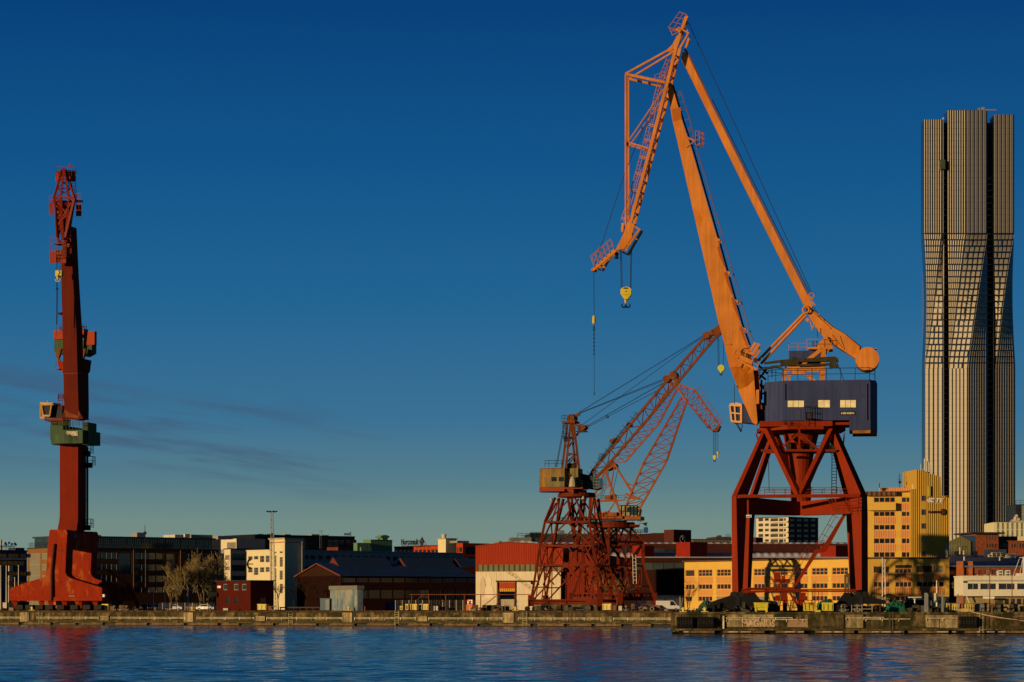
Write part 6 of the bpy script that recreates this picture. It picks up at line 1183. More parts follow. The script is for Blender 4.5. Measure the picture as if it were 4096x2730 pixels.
def hotel():
    F = Fc(2400, 950, 5); b = Bld('hotel', 'dark glass hotel with script roof sign behind the lattice cranes', F, 2122, 2640, 2140, 25, M('hotel dark', (.03, .038, .04), .5, .2))
    for y in (2150, 2168, 2186):
        for x in range(2128, 2632, 56): b.win(x, y, x+52, y+12, 6, 1, WFd, GLT, rec=.1)
    r = b.done(M('hotel roof', (.06, .07, .05), .8), rt=.5)
    m = MB(); pts = [(2042, 2176)]+[(2042+108*k/8, 2176-12*math.sin(math.pi*(.15+.7*k/8))) for k in range(9)]+[(2150, 2176)]; m.prism(Fc(2090, 800, 5), pts, 0, -10); part('arched_roof', m, M('vault grey'), r)
    m = MB(); m.pbox(F, 2044, 2151, 2126, 2176, 1, -10); part('low_block', m, M('hotel grey', (.14, .14, .15), .6), r)
    m = MB(); m.rail([F.P(2070, 2151, .8), F.P(2124, 2151, .8)], 1.6, step=1.6, r=.08); m.pbox(F, 2124, 2132, 2165, 2150, .5, -.5); m.rail([F.P(2122, 2151, .6), F.P(2168, 2151, .6)], 2.0, step=2, r=.08); part('billboard', m, m_dark, r)
    m = MB()
    for x, w, y in ((2236, 22, 2122), (2425, 36, 2122), (2300, 14, 2128)): m.pbox(F, x, y, x+w, 2142, -4, -8)
    part('roof_hut', m, M('hotel grey'), r)
    S = Fc(2540, 945, 5); part('lettering', text_mb(S, 'Radisson', 2504, 2112, 2573, 2132, 0, .1, shear=.35, bold=.01), M('sign black'), r)
    m = MB(); m.pbox(S, 2575.5, 2110, 2592.5, 2130, .1, -.4); p = part('sign_box', m, M('sign blue'), r); part('lettering', text_mb(S, 'BLU', 2577, 2117, 2592, 2124, .12, .03), M('sign pale blue', (.10, .16, .35), .5), p)
    m = MB(); m.beam(S.P(2530, 2131, 0), S.P(2592, 2131, 0), .15)
    for x in (2510, 2540, 2562, 2586): m.tube(S.P(x, 2130, 0), S.P(x, 2142, 0), .1, 4)
    part('sign_frame', m, M('sign black'), r)
    K = Fc(2590, 860, 8); m = MB(); pts = [(2531, 2190)]+[(2531+125*k/10, 2150-17*math.sin(math.pi/2*k/8)) for k in range(9)]+[(2656, 2132), (2656, 2190)]; m.prism(K, pts, 0, -16); cb = part('curved_block', m, M('dim red cladding'), r)
    m = MB(); pr = pts[1:10]; a = [K.P(x, y-.6, .3) for x, y in pr]; bb = [p-K.N*16.5 for p in a]; m.add(a+bb, [(i, i+1, i+10, i+9) for i in range(8)]); part('curved_roof', m, M('sheet roof blue'), cb)
hotel()
def far_blocks():
    F = Fc(3154, 1400, 44); L = sidewall(F, 0, -46)
    b = Bld('apartment_block', 'pale slab apartment block with shade-black front seen between the legs of the tall crane', F, 3154, 3273, 2070, 30, M('dark slab', (.03, .035, .04), .7, .2)); b.depth = -L.u(3025); ops = []  # front is a near-black copy of the slab: shade put into colour
    for i in range(9):
        y = 2076+i*21
        for j in range(4): b.win(3160+j*28, y, 3178+j*28, y+11, 2, 1, WFd, GLT, rec=.1)
    r = b.done(ROOFD)
    L2 = sidewall(F, 0, -46); L2.o = L2.o+L2.N*.05; m = MB(); b.wall(L2, -b.depth, 0, b.zb, b.zt-.05, [], mb=m); e = part('end_wall', m, M('pale slab', (.55, .48, .33), .8, .05), r)
    bl = M('balcony shade', (.06, .05, .04), .8)
    for i in range(9):
        y = 2074+i*21
        for x0, x1 in ((3034, 3052), (3060, 3075), (3082, 3112), (3116, 3133), (3136, 3143)): tinywin(e, L2, x0, y, x1, y+(12 if x1-x0 > 16 else 10), bl if (i+x0) % 3 else GLS, .06)
    for i in range(9): m = MB(); y = 2086+i*21; m.pbox(L2, 3078, y, 3150, y+5, 1.6, 0); part('balcony', m, M('pale slab'), e)
    G = Fc(2850, 1100, 10); b = Bld('apartment_block', 'low brown stepped block far behind the shed roof', G, 2772, 2925, 2160, 25, M('far brown', (.12, .09, .05), .8, .1))
    for x in range(2780, 2920, 14): b.win(x, 2166, x+7, 2172, 1, 1, WFd, GLS, rec=.1)
    r = b.done(ROOFD); m = MB(); m.pbox(G, 2864, 2148, 2925, 2160, -3, -20); m.pbox(G, 2876, 2142, 2886, 2148, -4, -8); part('upper_block', m, M('far brown dark', (.05, .042, .03), .8), r)
    m = MB()
    for x in (2905, 2912, 2919): m.tube(G.P(x, 2149, -4), G.P(x, 2136, -4), .12, 4)
    part('aerial', m, WFd, r)
far_blocks()
# --- yellow harbour office
YEL = M('yellow panels', (.60, .365, .066), .6, .07, .25, .05); YEL2 = M('deep yellow panels', (.55, .33, .055), .6, .08, .25, .05)
def yellow_office():
    YC = M('yellow corrugated', (.46, .27, .035), .6, .08, .2, .05, corr=(8, .55)); OC = M('orange corrugated', (.55, .255, .065), .6, .08, .3, .05, corr=(-50, .42)); OC2 = M('orange corrugated front', (.50, .20, .05), .6, .08, .3, .05, corr=(-2, .42))
    F = Fc(3470, 612, -48); b = Bld('office_building', 'yellow and orange harbour office with a stair tower carrying white and dark lettering', F, 2738, 3470, 2236, 16, YEL, refpx=3470, label=None) if False else Bld('office_building', 'yellow and orange harbour office with a stair tower carrying white and dark lettering', F, 2738, 3470, 2236, 16, YEL, refpx=3470)
    fz = lambda py: F.z(py, F.u(3330)); R = b.root
    def ribbon(x0, x1, y0, y1, nx, ny, gl=GLS): # rows given at column 3330
        u0, u1 = F.u(x0), F.u(x1); um = (u0+u1)/2; k = F.px(F.u(3330)); yy = lambda y: HZ-(fz(y)-ZC)/F.px(um)
        return b.win(x0, yy(y0), x1, yy(y1), nx, ny, WFo, gl, rec=.22, bar=.16)
    bays = [(2793, 2849), (2867, 2923), (2940, 2997), (3015, 3073), (3092, 3151), (3169, 3230), (3247, 3310), (3328, 3392), (3410, 3466)]
    grn = M('greenish blind', (.20, .22, .13), .4, .2, 1.)
    for i, (x0, x1) in enumerate(bays):
        ribbon(x0, x1, 2271, 2300, 4, 2); ribbon(x0, x1, 2332, 2355, 4, 1); ribbon(x0, x1, 2383, 2405, 4, 1, grn if i in (1, 3) else GLS)
    ribbon(2741, 2778, 2271, 2300, 1, 1, M('dark panel', (.04, .03, .02), .6)); ribbon(2742, 2778, 2332, 2355, 3, 1); ribbon(2742, 2768, 2383, 2405, 2, 1)
    b.done(M('roof brown', (.10, .055, .03), .8), over=.5, rt=.35)
    for x0, x1 in [(2740, 2779)]+bays:
        for y0, y1 in ((2302, 2330), (2357, 2381)): m = MB(); m.fbox(F, F.u(x0)-.15, F.u(x1)+.15, fz(y1), fz(y0), .05, -.05); part('spandrel', m, OC, R)
    m = MB()
    for py in (2250, 2262, 2275, 2290, 2308, 2322, 2338, 2355, 2372, 2390):
        z = fz(py); 
        for (a, x0), (x1, c) in zip([(0, 2779)]+bays, bays+[(0, 0)]):
            if x1: m.fbox(F, F.u(x0)+.2, F.u(x1)-.2, z-.02, z+.02, .012, 0)
    part('panel_joint', m, M('joint ochre', (.40, .24, .04), .7), R)
    # right-hand front
    G = Fc(3470, 612, -2); ops = []; dp = M('dark panel')
    gw = lambda *a, gl=GLS: b.win(*a, WFo, gl, F=G, ops=ops, rec=.22, bar=.16)
    gw(3495, 2265, 3559, 2294, 1, 1, gl=dp); gw(3581, 2275, 3646, 2294, 4, 1); gw(3666, 2262, 3731, 2292, 1, 1, gl=dp); gw(3735, 2262, 3777, 2292, 2, 2, gl=grn)
    gw(3496, 2327, 3559, 2350, 4, 1); gw(3582, 2327, 3647, 2350, 4, 1); gw(3667, 2326, 3777, 2349, 5, 1)
    gw(3496, 2382, 3560, 2405, 4, 1, gl=grn); gw(3582, 2384, 3640, 2405, 3, 1, gl=GLT); gw(3667, 2386, 3710, 2440, 2, 1, gl=GLT)
    m = MB(); u1 = G.u(3797); b.wall(G, .02, u1, GZ, b.zt, ops, mb=m); m.add([G.W(u1, GZ), G.W(u1, b.zt), G.W(u1, b.zt, -20), G.W(u1, GZ, -20)], [(0, 1, 2, 3)]); part('front_wall', m, YEL2, R)
    m = MB(); m.fbox(G, .1, u1+.3, b.zt+.003, b.zt+.36, .5, -20); part('front_roof', m, M('roof brown'), R)
    for x0, x1 in ((3495, 3560), (3581, 3648), (3666, 3778)):
        for y0, y1 in ((2296, 2325), (2352, 2380)): m = MB(); m.pbox(G, x0, y0, x1, y1, .05, -.05); part('spandrel', m, OC2, R)
    m = MB(); m.pbox(G, 3581, 2261, 3646, 2273, .04, -.05); part('dark_band', m, dp, R)
    m = MB(); m.pbox(G, 3640, 2388, 3797, 2440, .08, -.1); part('teal_base', m, M('teal base', (.05, .09, .08), .6, .2), R)
    # tower
    T = Fc(3470, 622, -10); ops = []; y2z = lambda py: T.z(py, T.u(3560))
    def tw(*a, gl=GLS): return b.win(*a, WFo, gl, F=T, ops=ops, rec=.22, bar=.15)
    for y0, y1 in ((1989, 2011), (2046, 2067), (2099, 2121), (2153, 2176), (2208, 2231)):
        tw(3496, y0, 3581, y1, 4, 1, gl=GLS); tw(3607, y0, 3643, y1, 2, 1, gl=GLT if y0 in (1989, 2046) else GLS)
    u1 = T.u(3646); zt = T.z(1971, T.u(3560)); m = MB(); b.wall(T, 0, u1, b.zt+.4, zt, ops, mb=m); m.add([T.W(0, b.zt), T.W(0, zt), T.W(0, zt, -16), T.W(0, b.zt, -16)], [(0, 1, 2, 3)]); m.add([T.W(0, b.zt, -16), T.W(0, zt, -16), T.W(u1+7, zt, -16), T.W(u1+7, b.zt, -16)], [(0, 1, 2, 3)]); tp_ = part('tower_wall', m, YEL, R)
    m = MB(); m.fbox(T, -.3, u1, zt, zt+.3, .3, -16); part('tower_roof', m, M('roof brown'), tp_)
    OT = M('orange corrugated tower', (.55, .235, .09), .6, .08, .3, .05, corr=(-10, .42))
    for x0, x1 in ((3496, 3581), (3607, 3643)):
        for y0, y1 in ((2069, 2096), (2123, 2151), (2178, 2206)): m = MB(); m.pbox(T, x0, y0, x1, y1, .05, -.05); part('spandrel', m, OT, tp_)
    m = MB(); m.pbox(T, 3607, 2014, 3643, 2043, .05, -.05); part('spandrel', m, OT, tp_)
    m = MB(); m.pbox(T, 3470, 2012, 3583, 2042, 1.6, -.1); part('balcony', m, YEL, tp_)
    m = MB(); m.pbox(T, 3462, 1968, 3588, 1984, 1.4, -.2); part('canopy', m, M('canopy brown', (.10, .05, .03), .6, .1, corr=(-10, 1.2)), tp_)
    m = MB(); m.pbox(T, 3517, 1952, 3667, 1970, -4, -12); part('plant_room', m, OT, tp_)
    for y0 in (2123, 2178): m = MB(); m.pbox(T, 3582, y0, 3606, y0+27, .03, -.05); part('panel', m, YEL2, tp_)
    m = MB(); q = T.P(3598, 1952, -6); m.tube(q, q+Vector((0, 0, 3.4)), .09, 5); m.tube(q+Vector((0, 0, 1.4)), q+Vector((.1, -.4, 1.4)), .35, 12); m.beam(q+Vector((-.4, 0, 2.0)), q+Vector((.4, 0, 2.0)), .08); q = T.P(3518, 1952, -6); m.tube(q, q+Vector((0, 0, 1.2)), .1, 5); part('aerial', m, WFd, tp_)
    m = MB(); q = T.P(3655, 1956, -3); m.tube(q, q+Vector((0, 0, 1.1)), .45, 12); part('flue', m, M('pale unit'), tp_)
    # stair tower
    S = Fc(3644, 619, 8); m = MB(); m.prism(S, [(3644, 2236), (3644, 1963), (3668, 1956), (3668, 1879), (3763, 1908), (3765, 1982), (3797, 1992), (3797, 2236)], 0, -12); st = part('stair_tower', m, YC, R)
    for y0, y1 in ((1983, 2005), (2038, 2061), (2094, 2116), (2150, 2172), (2205, 2228)):
        m = MB(); m.pbox(S, 3684, y0, 3701, y1, .1, -.1); w = part('window', m, WFo, st); m = MB(); m.pbox(S, 3685.5, y0+1, 3699.5, y1-1, .12, 0); part('pane', m, glass('blue glass', (.02, .035, .055), .06), w)
    for y0, y1 in ((2006, 2037), (2062, 2093), (2117, 2149), (2173, 2204)): m = MB(); m.pbox(S, 3683, y0, 3704, y1, .06, -.1); part('panel', m, YEL2, st)
    m = MB()
    for py in (1984, 2036, 2092, 2148): m.pbox(S, 3645, py, 3796, py+1.2, .08, 0)
    part('seam', m, YEL2, st)
    wl = M('white letters', (.8, .76, .62), .5, .05); part('lettering', text_mb(S, 'TE', 3743, 1994, 3775, 2010, .15, .1, shear=.25, bold=.03), wl, st)
    for i, (x0, x1) in enumerate(((3716, 3739), (3709, 3730), (3714, 3736))): y = 1994+i*6; m = MB(); m.prism(S, [(x0, y), (x1, y), (x1-1, y+4.2), (x0-1, y+4.2)], .25, .05); part('emblem_bar', m, wl, st)
    part('lettering', text_mb(S, 'connectivity', 3741, 2012, 3772, 2016, .12, .03), wl, st)
    dl = M('dark letters', (.07, .02, .02), .5, .05); part('lettering', text_mb(S, 'GMAB', 3713, 2044, 3766, 2054.5, .15, .1, bold=.035), dl, st)
    for k, (dx, c) in enumerate(((0, dl), (5, M('dark green', (.015, .05, .02), .5)), (9, dl))):
        m = MB(); pts = [(3767+dx+6*math.sin(a*math.pi/8), 2038+22*a/8) for a in range(9)]
        m.path([S.P(*q, .2) for q in pts], .22-.03*k, 6); part('emblem', m, c, st)
    m = MB(); m.pbox(S, 3714, 1945, 3722, 1986, .5, .05); part('projecting_sign', m, M('sign olive', (.42, .34, .05), .6), st)
    m = MB()
    for x, y0, y1, w in ((3684, 1858, 1885, .2), (3699, 1835, 1885, .35), (3706, 1846, 1890, .5), (3712, 1838, 1892, .3), (3716, 1850, 1896, .4)): m.tube(S.P(x, y1, -3), S.P(x, y0, -3), w*.6, 6)
    m.beam(S.P(3686, 1882, -3), S.P(3708, 1866, -3), .15); m.beam(S.P(3710, 1862, -3), S.P(3728, 1892, -3), .1); part('antenna', m, M('antenna pale', (.5, .48, .38), .5), st)
    m = MB(); q = G.P(3788, 2230, .2); m.tube(q-Vector((0, 0, 0)), q+Vector((0, 0, 3.2)), .45, 10); m.beam(G.P(3764, 2232, .2), G.P(3784, 2195, .2), .12); m.pbox(G, 3748, 2215, 3756, 2234, -.3, -1.2); m.pbox(G, 3758, 2218, 3763, 2234, -.3, -1.2); part('roof_gear', m, UNIT, R)
yellow_office()
# --- twisted skyscraper
def skyscraper():
    D0 = 1290; t = thing('skyscraper', 'very tall twisted bronze skyscraper rising behind the yellow office', 'skyscraper', P(3880, 2440, D0+12)); core = glass('tower glass', (.014, .02, .026), .12); PAN = M('bronze panels', (.40, .345, .26), .45, .05, .1); PAN2 = PAN
    k = lambda px, py, d: P(px, py, d)
    rows = np.arange(441, 2205, 24.6); yt, yb = 932, 1462
    def plan(bd, y):
        s = min(1, max(0, (y-yt)/(yb-yt))); sm = s
        L0, L1, E0, E1, R0, R1, side = bd; D0 = {-1: 1299.5, 0: 1290, 1: 1297}[side]
        L, E, R = L0+(L1-L0)*s, E0+(E1-E0)*s, R0+(R1-R0)*s; bul = math.sin(math.pi*s)
        L += bul*9 if bd[6] in (-1,) else bul*2; R -= bul*9 if bd[6] == 1 else bul*0
        a = E+(L-E)*sm; b = R+(E-R)*sm
        dL = D0+9.5; dR = D0+6.5; dE = D0; dm = D0+1.5*bul
        da = dE+(dL-dE)*s if s < 1 else dL; db = dR+(dE-dR)*s
        return (L, dL), (a, da-bul*2.5), (b, db-bul*2.5), (R, dR)
    bund = {'left': (3699, 3702, 3772, 3774, 3773, 3776, -1), 'mid': (3793, 3798, 3868, 3873, 3949, 3950, 0), 'right': (3976, 3976, 3977, 3983, 4057, 4061, 1)}
    ytop = {'left': (488, 469, 470, 475), 'mid': (460, 441, 441, 451), 'right': (460, 459, 459, 470)}
    for nm, bd in bund.items():
        g, p = MB(), MB(); ys = [y for y in rows if y > min(ytop[nm])+4]
        ys[0] = ytop[nm][1] if nm != 'left' else 478
        yy = list(ys)+[2207.]
        Q = [[k(px, y, d) for px, d in plan(bd, y)] for y in yy]
        for i in range(len(yy)-1):
            for f in range(3):
                a0, b0, a1, b1 = Q[i][f], Q[i][f+1], Q[i+1][f], Q[i+1][f+1]
                if (a0-b0).length < .3 and (a1-b1).length < .3: continue
                g.add([a0, b0, b1, a1], [(0, 1, 2, 3)])
                y = (yy[i]+yy[i+1])/2; tw_ = yt <= y <= yb; w = ((a0-b0).length+(a1-b1).length)/2
                nrm = (b0-a0).cross(a1-a0).normalized(); nrm = -nrm if nrm.y > 0 else nrm
                if f == 1: n = max(1, round(w/2.75)); fr = .66; dz = .28 if tw_ else .02
                else: n = max(1, round(w/1.62)); fr = (.30 if y < yt else .42) if f == 0 else .2; dz = .22 if tw_ else .03
                off = ((i*.37) % 1 if (tw_ and f == 1) else 0)*.12
                for j in range(n):
                    s0 = (j+off+(1-fr)*.0)/n; s1 = (j+off+fr)/n
                    if tw_ and f == 1 and (i*7+j*3) % 11 == 0: s1 = s0+(s1-s0)*.7
                    z0, z1 = dz, 1.0
                    c = lambda s, z: a0.lerp(b0, s).lerp(a1.lerp(b1, s), z)
                    o = nrm*(.16 if f == 1 else .4 if f == 0 else .12); q = [c(s0, z0), c(s1, z0), c(s1, z1), c(s0, z1)]; p.hexa(q+[v+o for v in q])
        # back and side skin so the bundle is solid
        for i in range(len(yy)-1):
            L, R, L2, R2 = Q[i][0], Q[i][3], Q[i+1][0], Q[i+1][3]; bk = Vector((0, 12, 0)); g.add([L, L+bk, L2+bk, L2, R, R+bk, R2+bk, R2], [(0, 1, 2, 3), (4, 5, 6, 7), (1, 5, 6, 2)])
        T = Q[0]; g.add([T[0], T[1], T[2], T[3], T[3]+Vector((0, 12, 0)), T[0]+Vector((0, 12, 0))], [tuple(range(6))])
        gb = part('glass_shaft', g, core, t); part('cladding', p, PAN, gb)
    F = Fc(3880, D0+24, 0); m = MB(); m.pbox(F, 3716, 492, 4040, 2207, 0, -20); cr = part('core', m, M('core bronze', (.16, .125, .09), .6), t)
    for x0, x1 in ((3774, 3795), (3951, 3976)):
        m = MB()
        for y in rows[11:]: m.pbox(F, x0, y, x1, y+5, 9.5, -.1)
        part('balcony', m, M('balcony bronze', (.34, .28, .2), .5), t, kind='stuff')
        m = MB(); m.pbox(F, x0-1 if x0 < 3900 else x1-3, 470, x0+2 if x0 < 3900 else x1, 2207, 13.5, 6); part('edge_fin', m, PAN, t)
    m = MB(); m.pbox(F, 3762, 640, 3782, 676, 18, 4); m.pbox(F, 3764, 643, 3780, 673, 18.2, 17); part('loggia', m, M('loggia green glass', (.06, .07, .04), .2), t)
    m = MB(); q = P(3916, 441, D0+6); m.beam(q, q+Vector((9, 0, 0)), .5, .5); m.beam(q+Vector((0, 0, -1.2)), q+Vector((0, 0, 1)), 1.0); m.beam(q+Vector((2, 0, 0)), q+Vector((2, 0, 1.4)), 1.5, 1.0); part('window_cleaning_arm', m, M('arm grey', (.25, .23, .2), .6), t)
skyscraper()
# --- low buildings at the right edge
def right_edge():
    F = Fc(3976, 960, 0); b = Bld('office_building', 'pale striped office at the foot of the twisted tower', F, 3976, 4300, 2090, 20, M('cream stripes', (.60, .54, .32), .7, .05))
    for x in range(3989, 4290, 19):
        for y in (2090.8, 2119): b.win(x, y+1, x+8, y+27, 1, 3, WFd, M('pale green glass', (.20, .24, .19), .15, .4, .8), rec=.12)
    r = b.done(ROOFD, rt=.2, over=.1); m = MB(); m.path([F.P(4048, 2085, -4), F.P(4062, 2084, -4), F.P(4062, 2068, -4), F.P(4070, 2064, -4)], .7, 8); m.path([F.P(4068, 2084, -4), F.P(4074, 2074, -4), F.P(4078, 2080, -4)], .5, 8); m.pbox(F, 4045, 2084, 4096, 2088, -3, -6); part('duct', m, M('pale unit'), r)
    F = Fc(4075, 1150, 0); b = Bld('office_building', 'dark glass block with roof terrace behind the pale striped office', F, 4063, 4300, 2020, 20, M('dark block', (.02, .02, .022), .4))
    b.win(4086, 2022, 4140, 2086, 4, 5, WF, M('pale green glass'), rec=.1); r = b.done(ROOFD, rt=.2); m = MB(); m.rail([F.P(4063, 2019, 0), F.P(4140, 2019, 0)], 2.0, step=2.5, r=.08); part('railing', m, WFd, r)
    F = Fc(3797, 760, -8); t = thing('shed', 'grey green gabled shed below the twisted tower', 'shed', F.W(0, GZ)); GS = M('grey green sheet', (.115, .11, .05), .7, .1, .2, .05, corr=(-8, .5))
    m = MB(); m.prism(F, [(3790, 2440), (3790, 2170), (3845, 2144), (3884, 2166), (3884, 2440)], 0, -20); w = part('wall', m, GS, t)
    m = MB(); m.pbox(F, 3884, 2167, 3903, 2440, -.5, -18); part('lean_to', m, M('dark slab'), t)
    m = MB(); m.prism(F, [(3845, 2143), (3903, 2143), (3903, 2167), (3885, 2166)], -.3, -18); part('roof', m, M('sheet roof blue'), t)
    m = MB(); m.rail([F.P(3799, 2197, 2), F.P(3845, 2197, 2)], 1.1, step=1.8, r=.06); part('railing', m, UNIT, t)
    F = Fc(3902, 800, 10); RB = M('red brick', (.26, .075, .03), .9, .25, 1., bump=.3, bscale=6, dirt=(.14, .04, .02), dirt_at=(.5, .65)); b = Bld('office_building', 'red brick building with overhanging flat roof and small square windows', F, 3902, 3994, 2136, 14, RB)
    for x in (3947, 3958, 3969, 3980): b.win(x, 2141, x+6, 2161, 1, 3, WFd, M('pale green glass'), rec=.15)
    for x in (3947, 3958, 3969, 3980): b.win(x, 2176, x+6, 2191, 1, 2, WFd, GLS, rec=.15)
    r = b.done(M('roof felt'), over=1.6, rt=.5)
    G = Fc(3994, 804, 6); ops = []
    for x in range(4002, 4290, 11): b.win(x, 2174+(x-4000)*.02, x+6, 2190+(x-4000)*.02, 1, 2, WFd, GLS if x % 3 else M('pale green glass'), F=G, ops=ops, rec=.15)
    m = MB(); zt = G.z(2167, 0); b.wall(G, 0, G.u(4300), GZ, zt, ops, mb=m); m.fbox(G, 0, G.u(4300), GZ, zt-.1, -.5, -12); m.fbox(G, 0, G.u(4300), zt, zt+.3, .3, -12); w = part('low_wing', m, RB, r); m = MB(); m.pbox(G, 3994, 2146, 4070, 2166, -4, -11); part('penthouse', m, M('dark slab'), r); m = MB(); m.rail([G.P(3996, 2166, -.5), G.P(4040, 2166, -.5)], 2, step=1, r=.06); part('railing', m, WFd, r)
    # dark roofs with air units
    F = Fc(3800, 660, 0); t = thing('hall', 'low hall with snowy blue roof and rows of air units', 'hall', F.W(0, GZ)); m = MB(); m.pbox(F, 3797, 2262, 4300, 2440, 0, -60); part('wall', m, M('shed dark red'), t)
    z0 = F.z(2262, 0); z1 = ZC+(HZ-2222)/FL*720; q = [F.W(-1, z0, .5), F.W(F.u(4300), z0, .5), F.W(F.u(4300), z1, -60), F.W(-1, z1, -60)]; m = MB(); m.hexa([v-Vector((0, 0, .4)) for v in q]+q); part('roof', m, M('blue roof sheet', (.10, .115, .17), .6, .3, .15), t)
    K = Fc(3960, 690, 0); vent(t, K, 3951, 2198, 4026, 2228, -2, -8, M('slate cladding'), 'roof_hut')
    for x, y, w in ((3954, 2219, 12), (3966, 2211, 13), (3984, 2211, 13), (4000, 2210, 13)):
        m = MB(); m.pbox(K, x, y, x+w, y+18 if w > 12 else y+10, 2, .8); a = part('air_unit', m, M('pale unit'), t)
        for yy in ((y+5, y+13) if w > 12 else (y+5,)): m = MB(); q = K.P(x+w*.62, yy, 2.02); m.tube(q, q+K.N*.06, .26, 12); part('fan', m, m_dark, a)
    m = MB(); m.prism(K, [(4021, 2233), (4026, 2216), (4032, 2214), (4063, 2214), (4063, 2233)], 2.5, -1); h = part('vent_hood', m, M('pale unit'), t); m = MB(); m.pbox(K, 4041, 2218, 4058, 2226, 2.55, 2.4); part('grille', m, UNIT, h)
    for x, y0, y1 in ((3857, 2227, 2246), (3999, 2227, 2262), (3840, 2190, 2218), (3855, 2204, 2220)): m = MB(); m.tube(K.P(x, y1, 3), K.P(x, y0, 3), .22, 8); part('flue', m, M('pale unit'), t)
    m = MB()
    for x in (3828, 3838, 3900): m.pbox(K, x, 2205, x+11, 2224, -14, -18)
    part('roof_gear', m, m_dark, t)
    # brick row behind the white pavilion
    F = Fc(3832, 560, -4); b = Bld('brick_house', 'weathered red brick row with chimneys behind the white pavilion', F, 3866, 4300, 2270, 12, M('dark red brick', (.20, .06, .026), .9, .3, 1., dirt=(.07, .025, .015), dirt_at=(.5, .65)))
    for x, w in ((3870, 12), (3914, 14), (3941, 14), (3967, 15), (4010, 14), (4040, 14)): b.win(x, 2279 if x > 3900 else 2286, x+w, 2298 if x > 3900 else 2302, 2, 2, M('frame red', (.2, .05, .03), .6), M('pale green glass') if x in (3941,) else GLS, rec=.15)
    r = b.done(M('blue roof sheet'), over=.5); 
    for x0, x1, y0 in ((3832, 3853, 2246), (3875, 3891, 2246)): m = MB(); m.pbox(F, x0, y0, x1, 2440, .4, -3); part('chimney', m, M('orange brick', (.36, .11, .035), .9, .25, 1.), r)
right_edge()
# ================================================================== things on the quays
def gp(px, off=-3, F=None):
    F = F or FQ; return F.W(F.u(px, off), GZ, off)
def gF(px, off=-3, F=None, yaw=None):   # upright plane standing on the quay
    p = gp(px, off, F); return Fc(px, p.y, (F or FQ).yaw if yaw is None else yaw)
SKY_ = M('skip yellow', (.62, .50, .13), .55, .15, .8, .2, dirt=(.20, .10, .02), dirt_at=(.64, .70), dirt_scale=1.4)
SKR = M('rusty skip yellow', (.60, .47, .05), .55, .15, .8, .1, dirt=(.16, .055, .012), dirt_at=(.50, .56), dirt_scale=.9)
def skip(px0, px1, py0, off, F, label, mat=None, split=False):
    G = gF((px0+px1)/2, off, F); u0, u1 = G.u(px0), G.u(px1); zt = G.z(py0, (u0+u1)/2); zt = max(zt, GZ+.7); w = min(1.6, max(.8, (u1-u0)*.7)); mat = mat or SKY_
    t = thing('skip', label, 'skip', G.W((u0+u1)/2, GZ), 'yellow skips along the quays')
    m = MB(); zb = GZ+.22; zl = zt-.18
    if split: zb = GZ+(zt-GZ)*.5
    m.fbox(G, u0+.03, u1-.03, zb, zl, 0, -w); part('body', m, mat, t)
    m = MB(); m.fbox(G, u0, u1, zl, zt, .05, -w-.05); part('lid', m, mat, t)
    m = MB()
    for a in (u0+.1, u1-.35): m.fbox(G, a, a+.25, GZ, zb, -.1, -w+.1)
    if split: m.fbox(G, u0+.3, u1-.3, GZ+.3, zb, -.2, -w+.2)
    for a in (u0+.2, (u0+u1)/2, u1-.2): m.fbox(G, a-.04, a+.04, zb+.1, zl-.1, .04, 0)
    part('frame', m, mat if split else G1, t); return t
for a in ((397, 433, 2417, -4, 'yellow skip with a life ring post beside the red crane foot'), (1029, 1065, 2417, -4, 'yellow skip below the dark end of the red cabin'),
          (1599, 1611, 2425, -6, 'smallest yellow skip, just left of three larger ones'), (1621, 1633, 2417, -5, 'narrow upright yellow skip, first of three beside the mesh fence'),
          (1641, 1668, 2417, -5, 'square yellow skip, middle one of three beside the mesh fence'), (1686, 1714, 2417, -5, 'square yellow skip, right one of three beside the mesh fence'),
          (2409, 2445, 2416, -3.5, 'yellow skip at the right foot of the dark red lattice crane')): skip(*a[:4], FQ, a[4])
skip(3018, 3073, 2411, -2.5, FR, 'wide yellow skip on yellow supports under the tall crane left leg', M('skip lime yellow', (.58, .50, .05), .5, .15, .8, dirt=(.2, .12, .02), dirt_at=(.64, .7), dirt_scale=1.5), True)
skip(3216, 3258, 2411, -2.5, FR, 'heavily rusted yellow skip beside the red gate', SKR)
skip(3290, 3334, 2411, -2.6, FR, 'tall yellow skip with light rust in front of green tarpaulin', M('skip lime yellow'))
skip(3788, 3801, 2414, -12, FR, 'narrow yellow skip, left of three by the black railing'); skip(3808, 3838, 2414, -12, FR, 'wide yellow skip with red extinguisher beside it by the black railing'); skip(3861, 3891, 2414, -12, FR, 'yellow skip under the white pavilion, right of three by the railing')
m = MB(); F = gF(3270, -2.2, FR); m.pbox(F, 3261, 2442, 3282, 2449.5, 0, -.6); m.pbox(F, 3262, 2441, 3281, 2442, -.05, -.55); solo('crate', m, M('skip lime yellow'), 'low yellow crate between two rusty skips', 'crate')
m = MB(); F = gF(3928, -13, FR); m.pbox(F, 3906, 2414, 3948, 2446, 0, -1.8); m.pbox(F, 3905, 2412, 3949, 2414.5, .06, -1.86); solo('tank', m, M('tank grey', (.2, .2, .16), .6, .2, .6), 'grey steel tank in front of the beige pavilion base', 'tank')
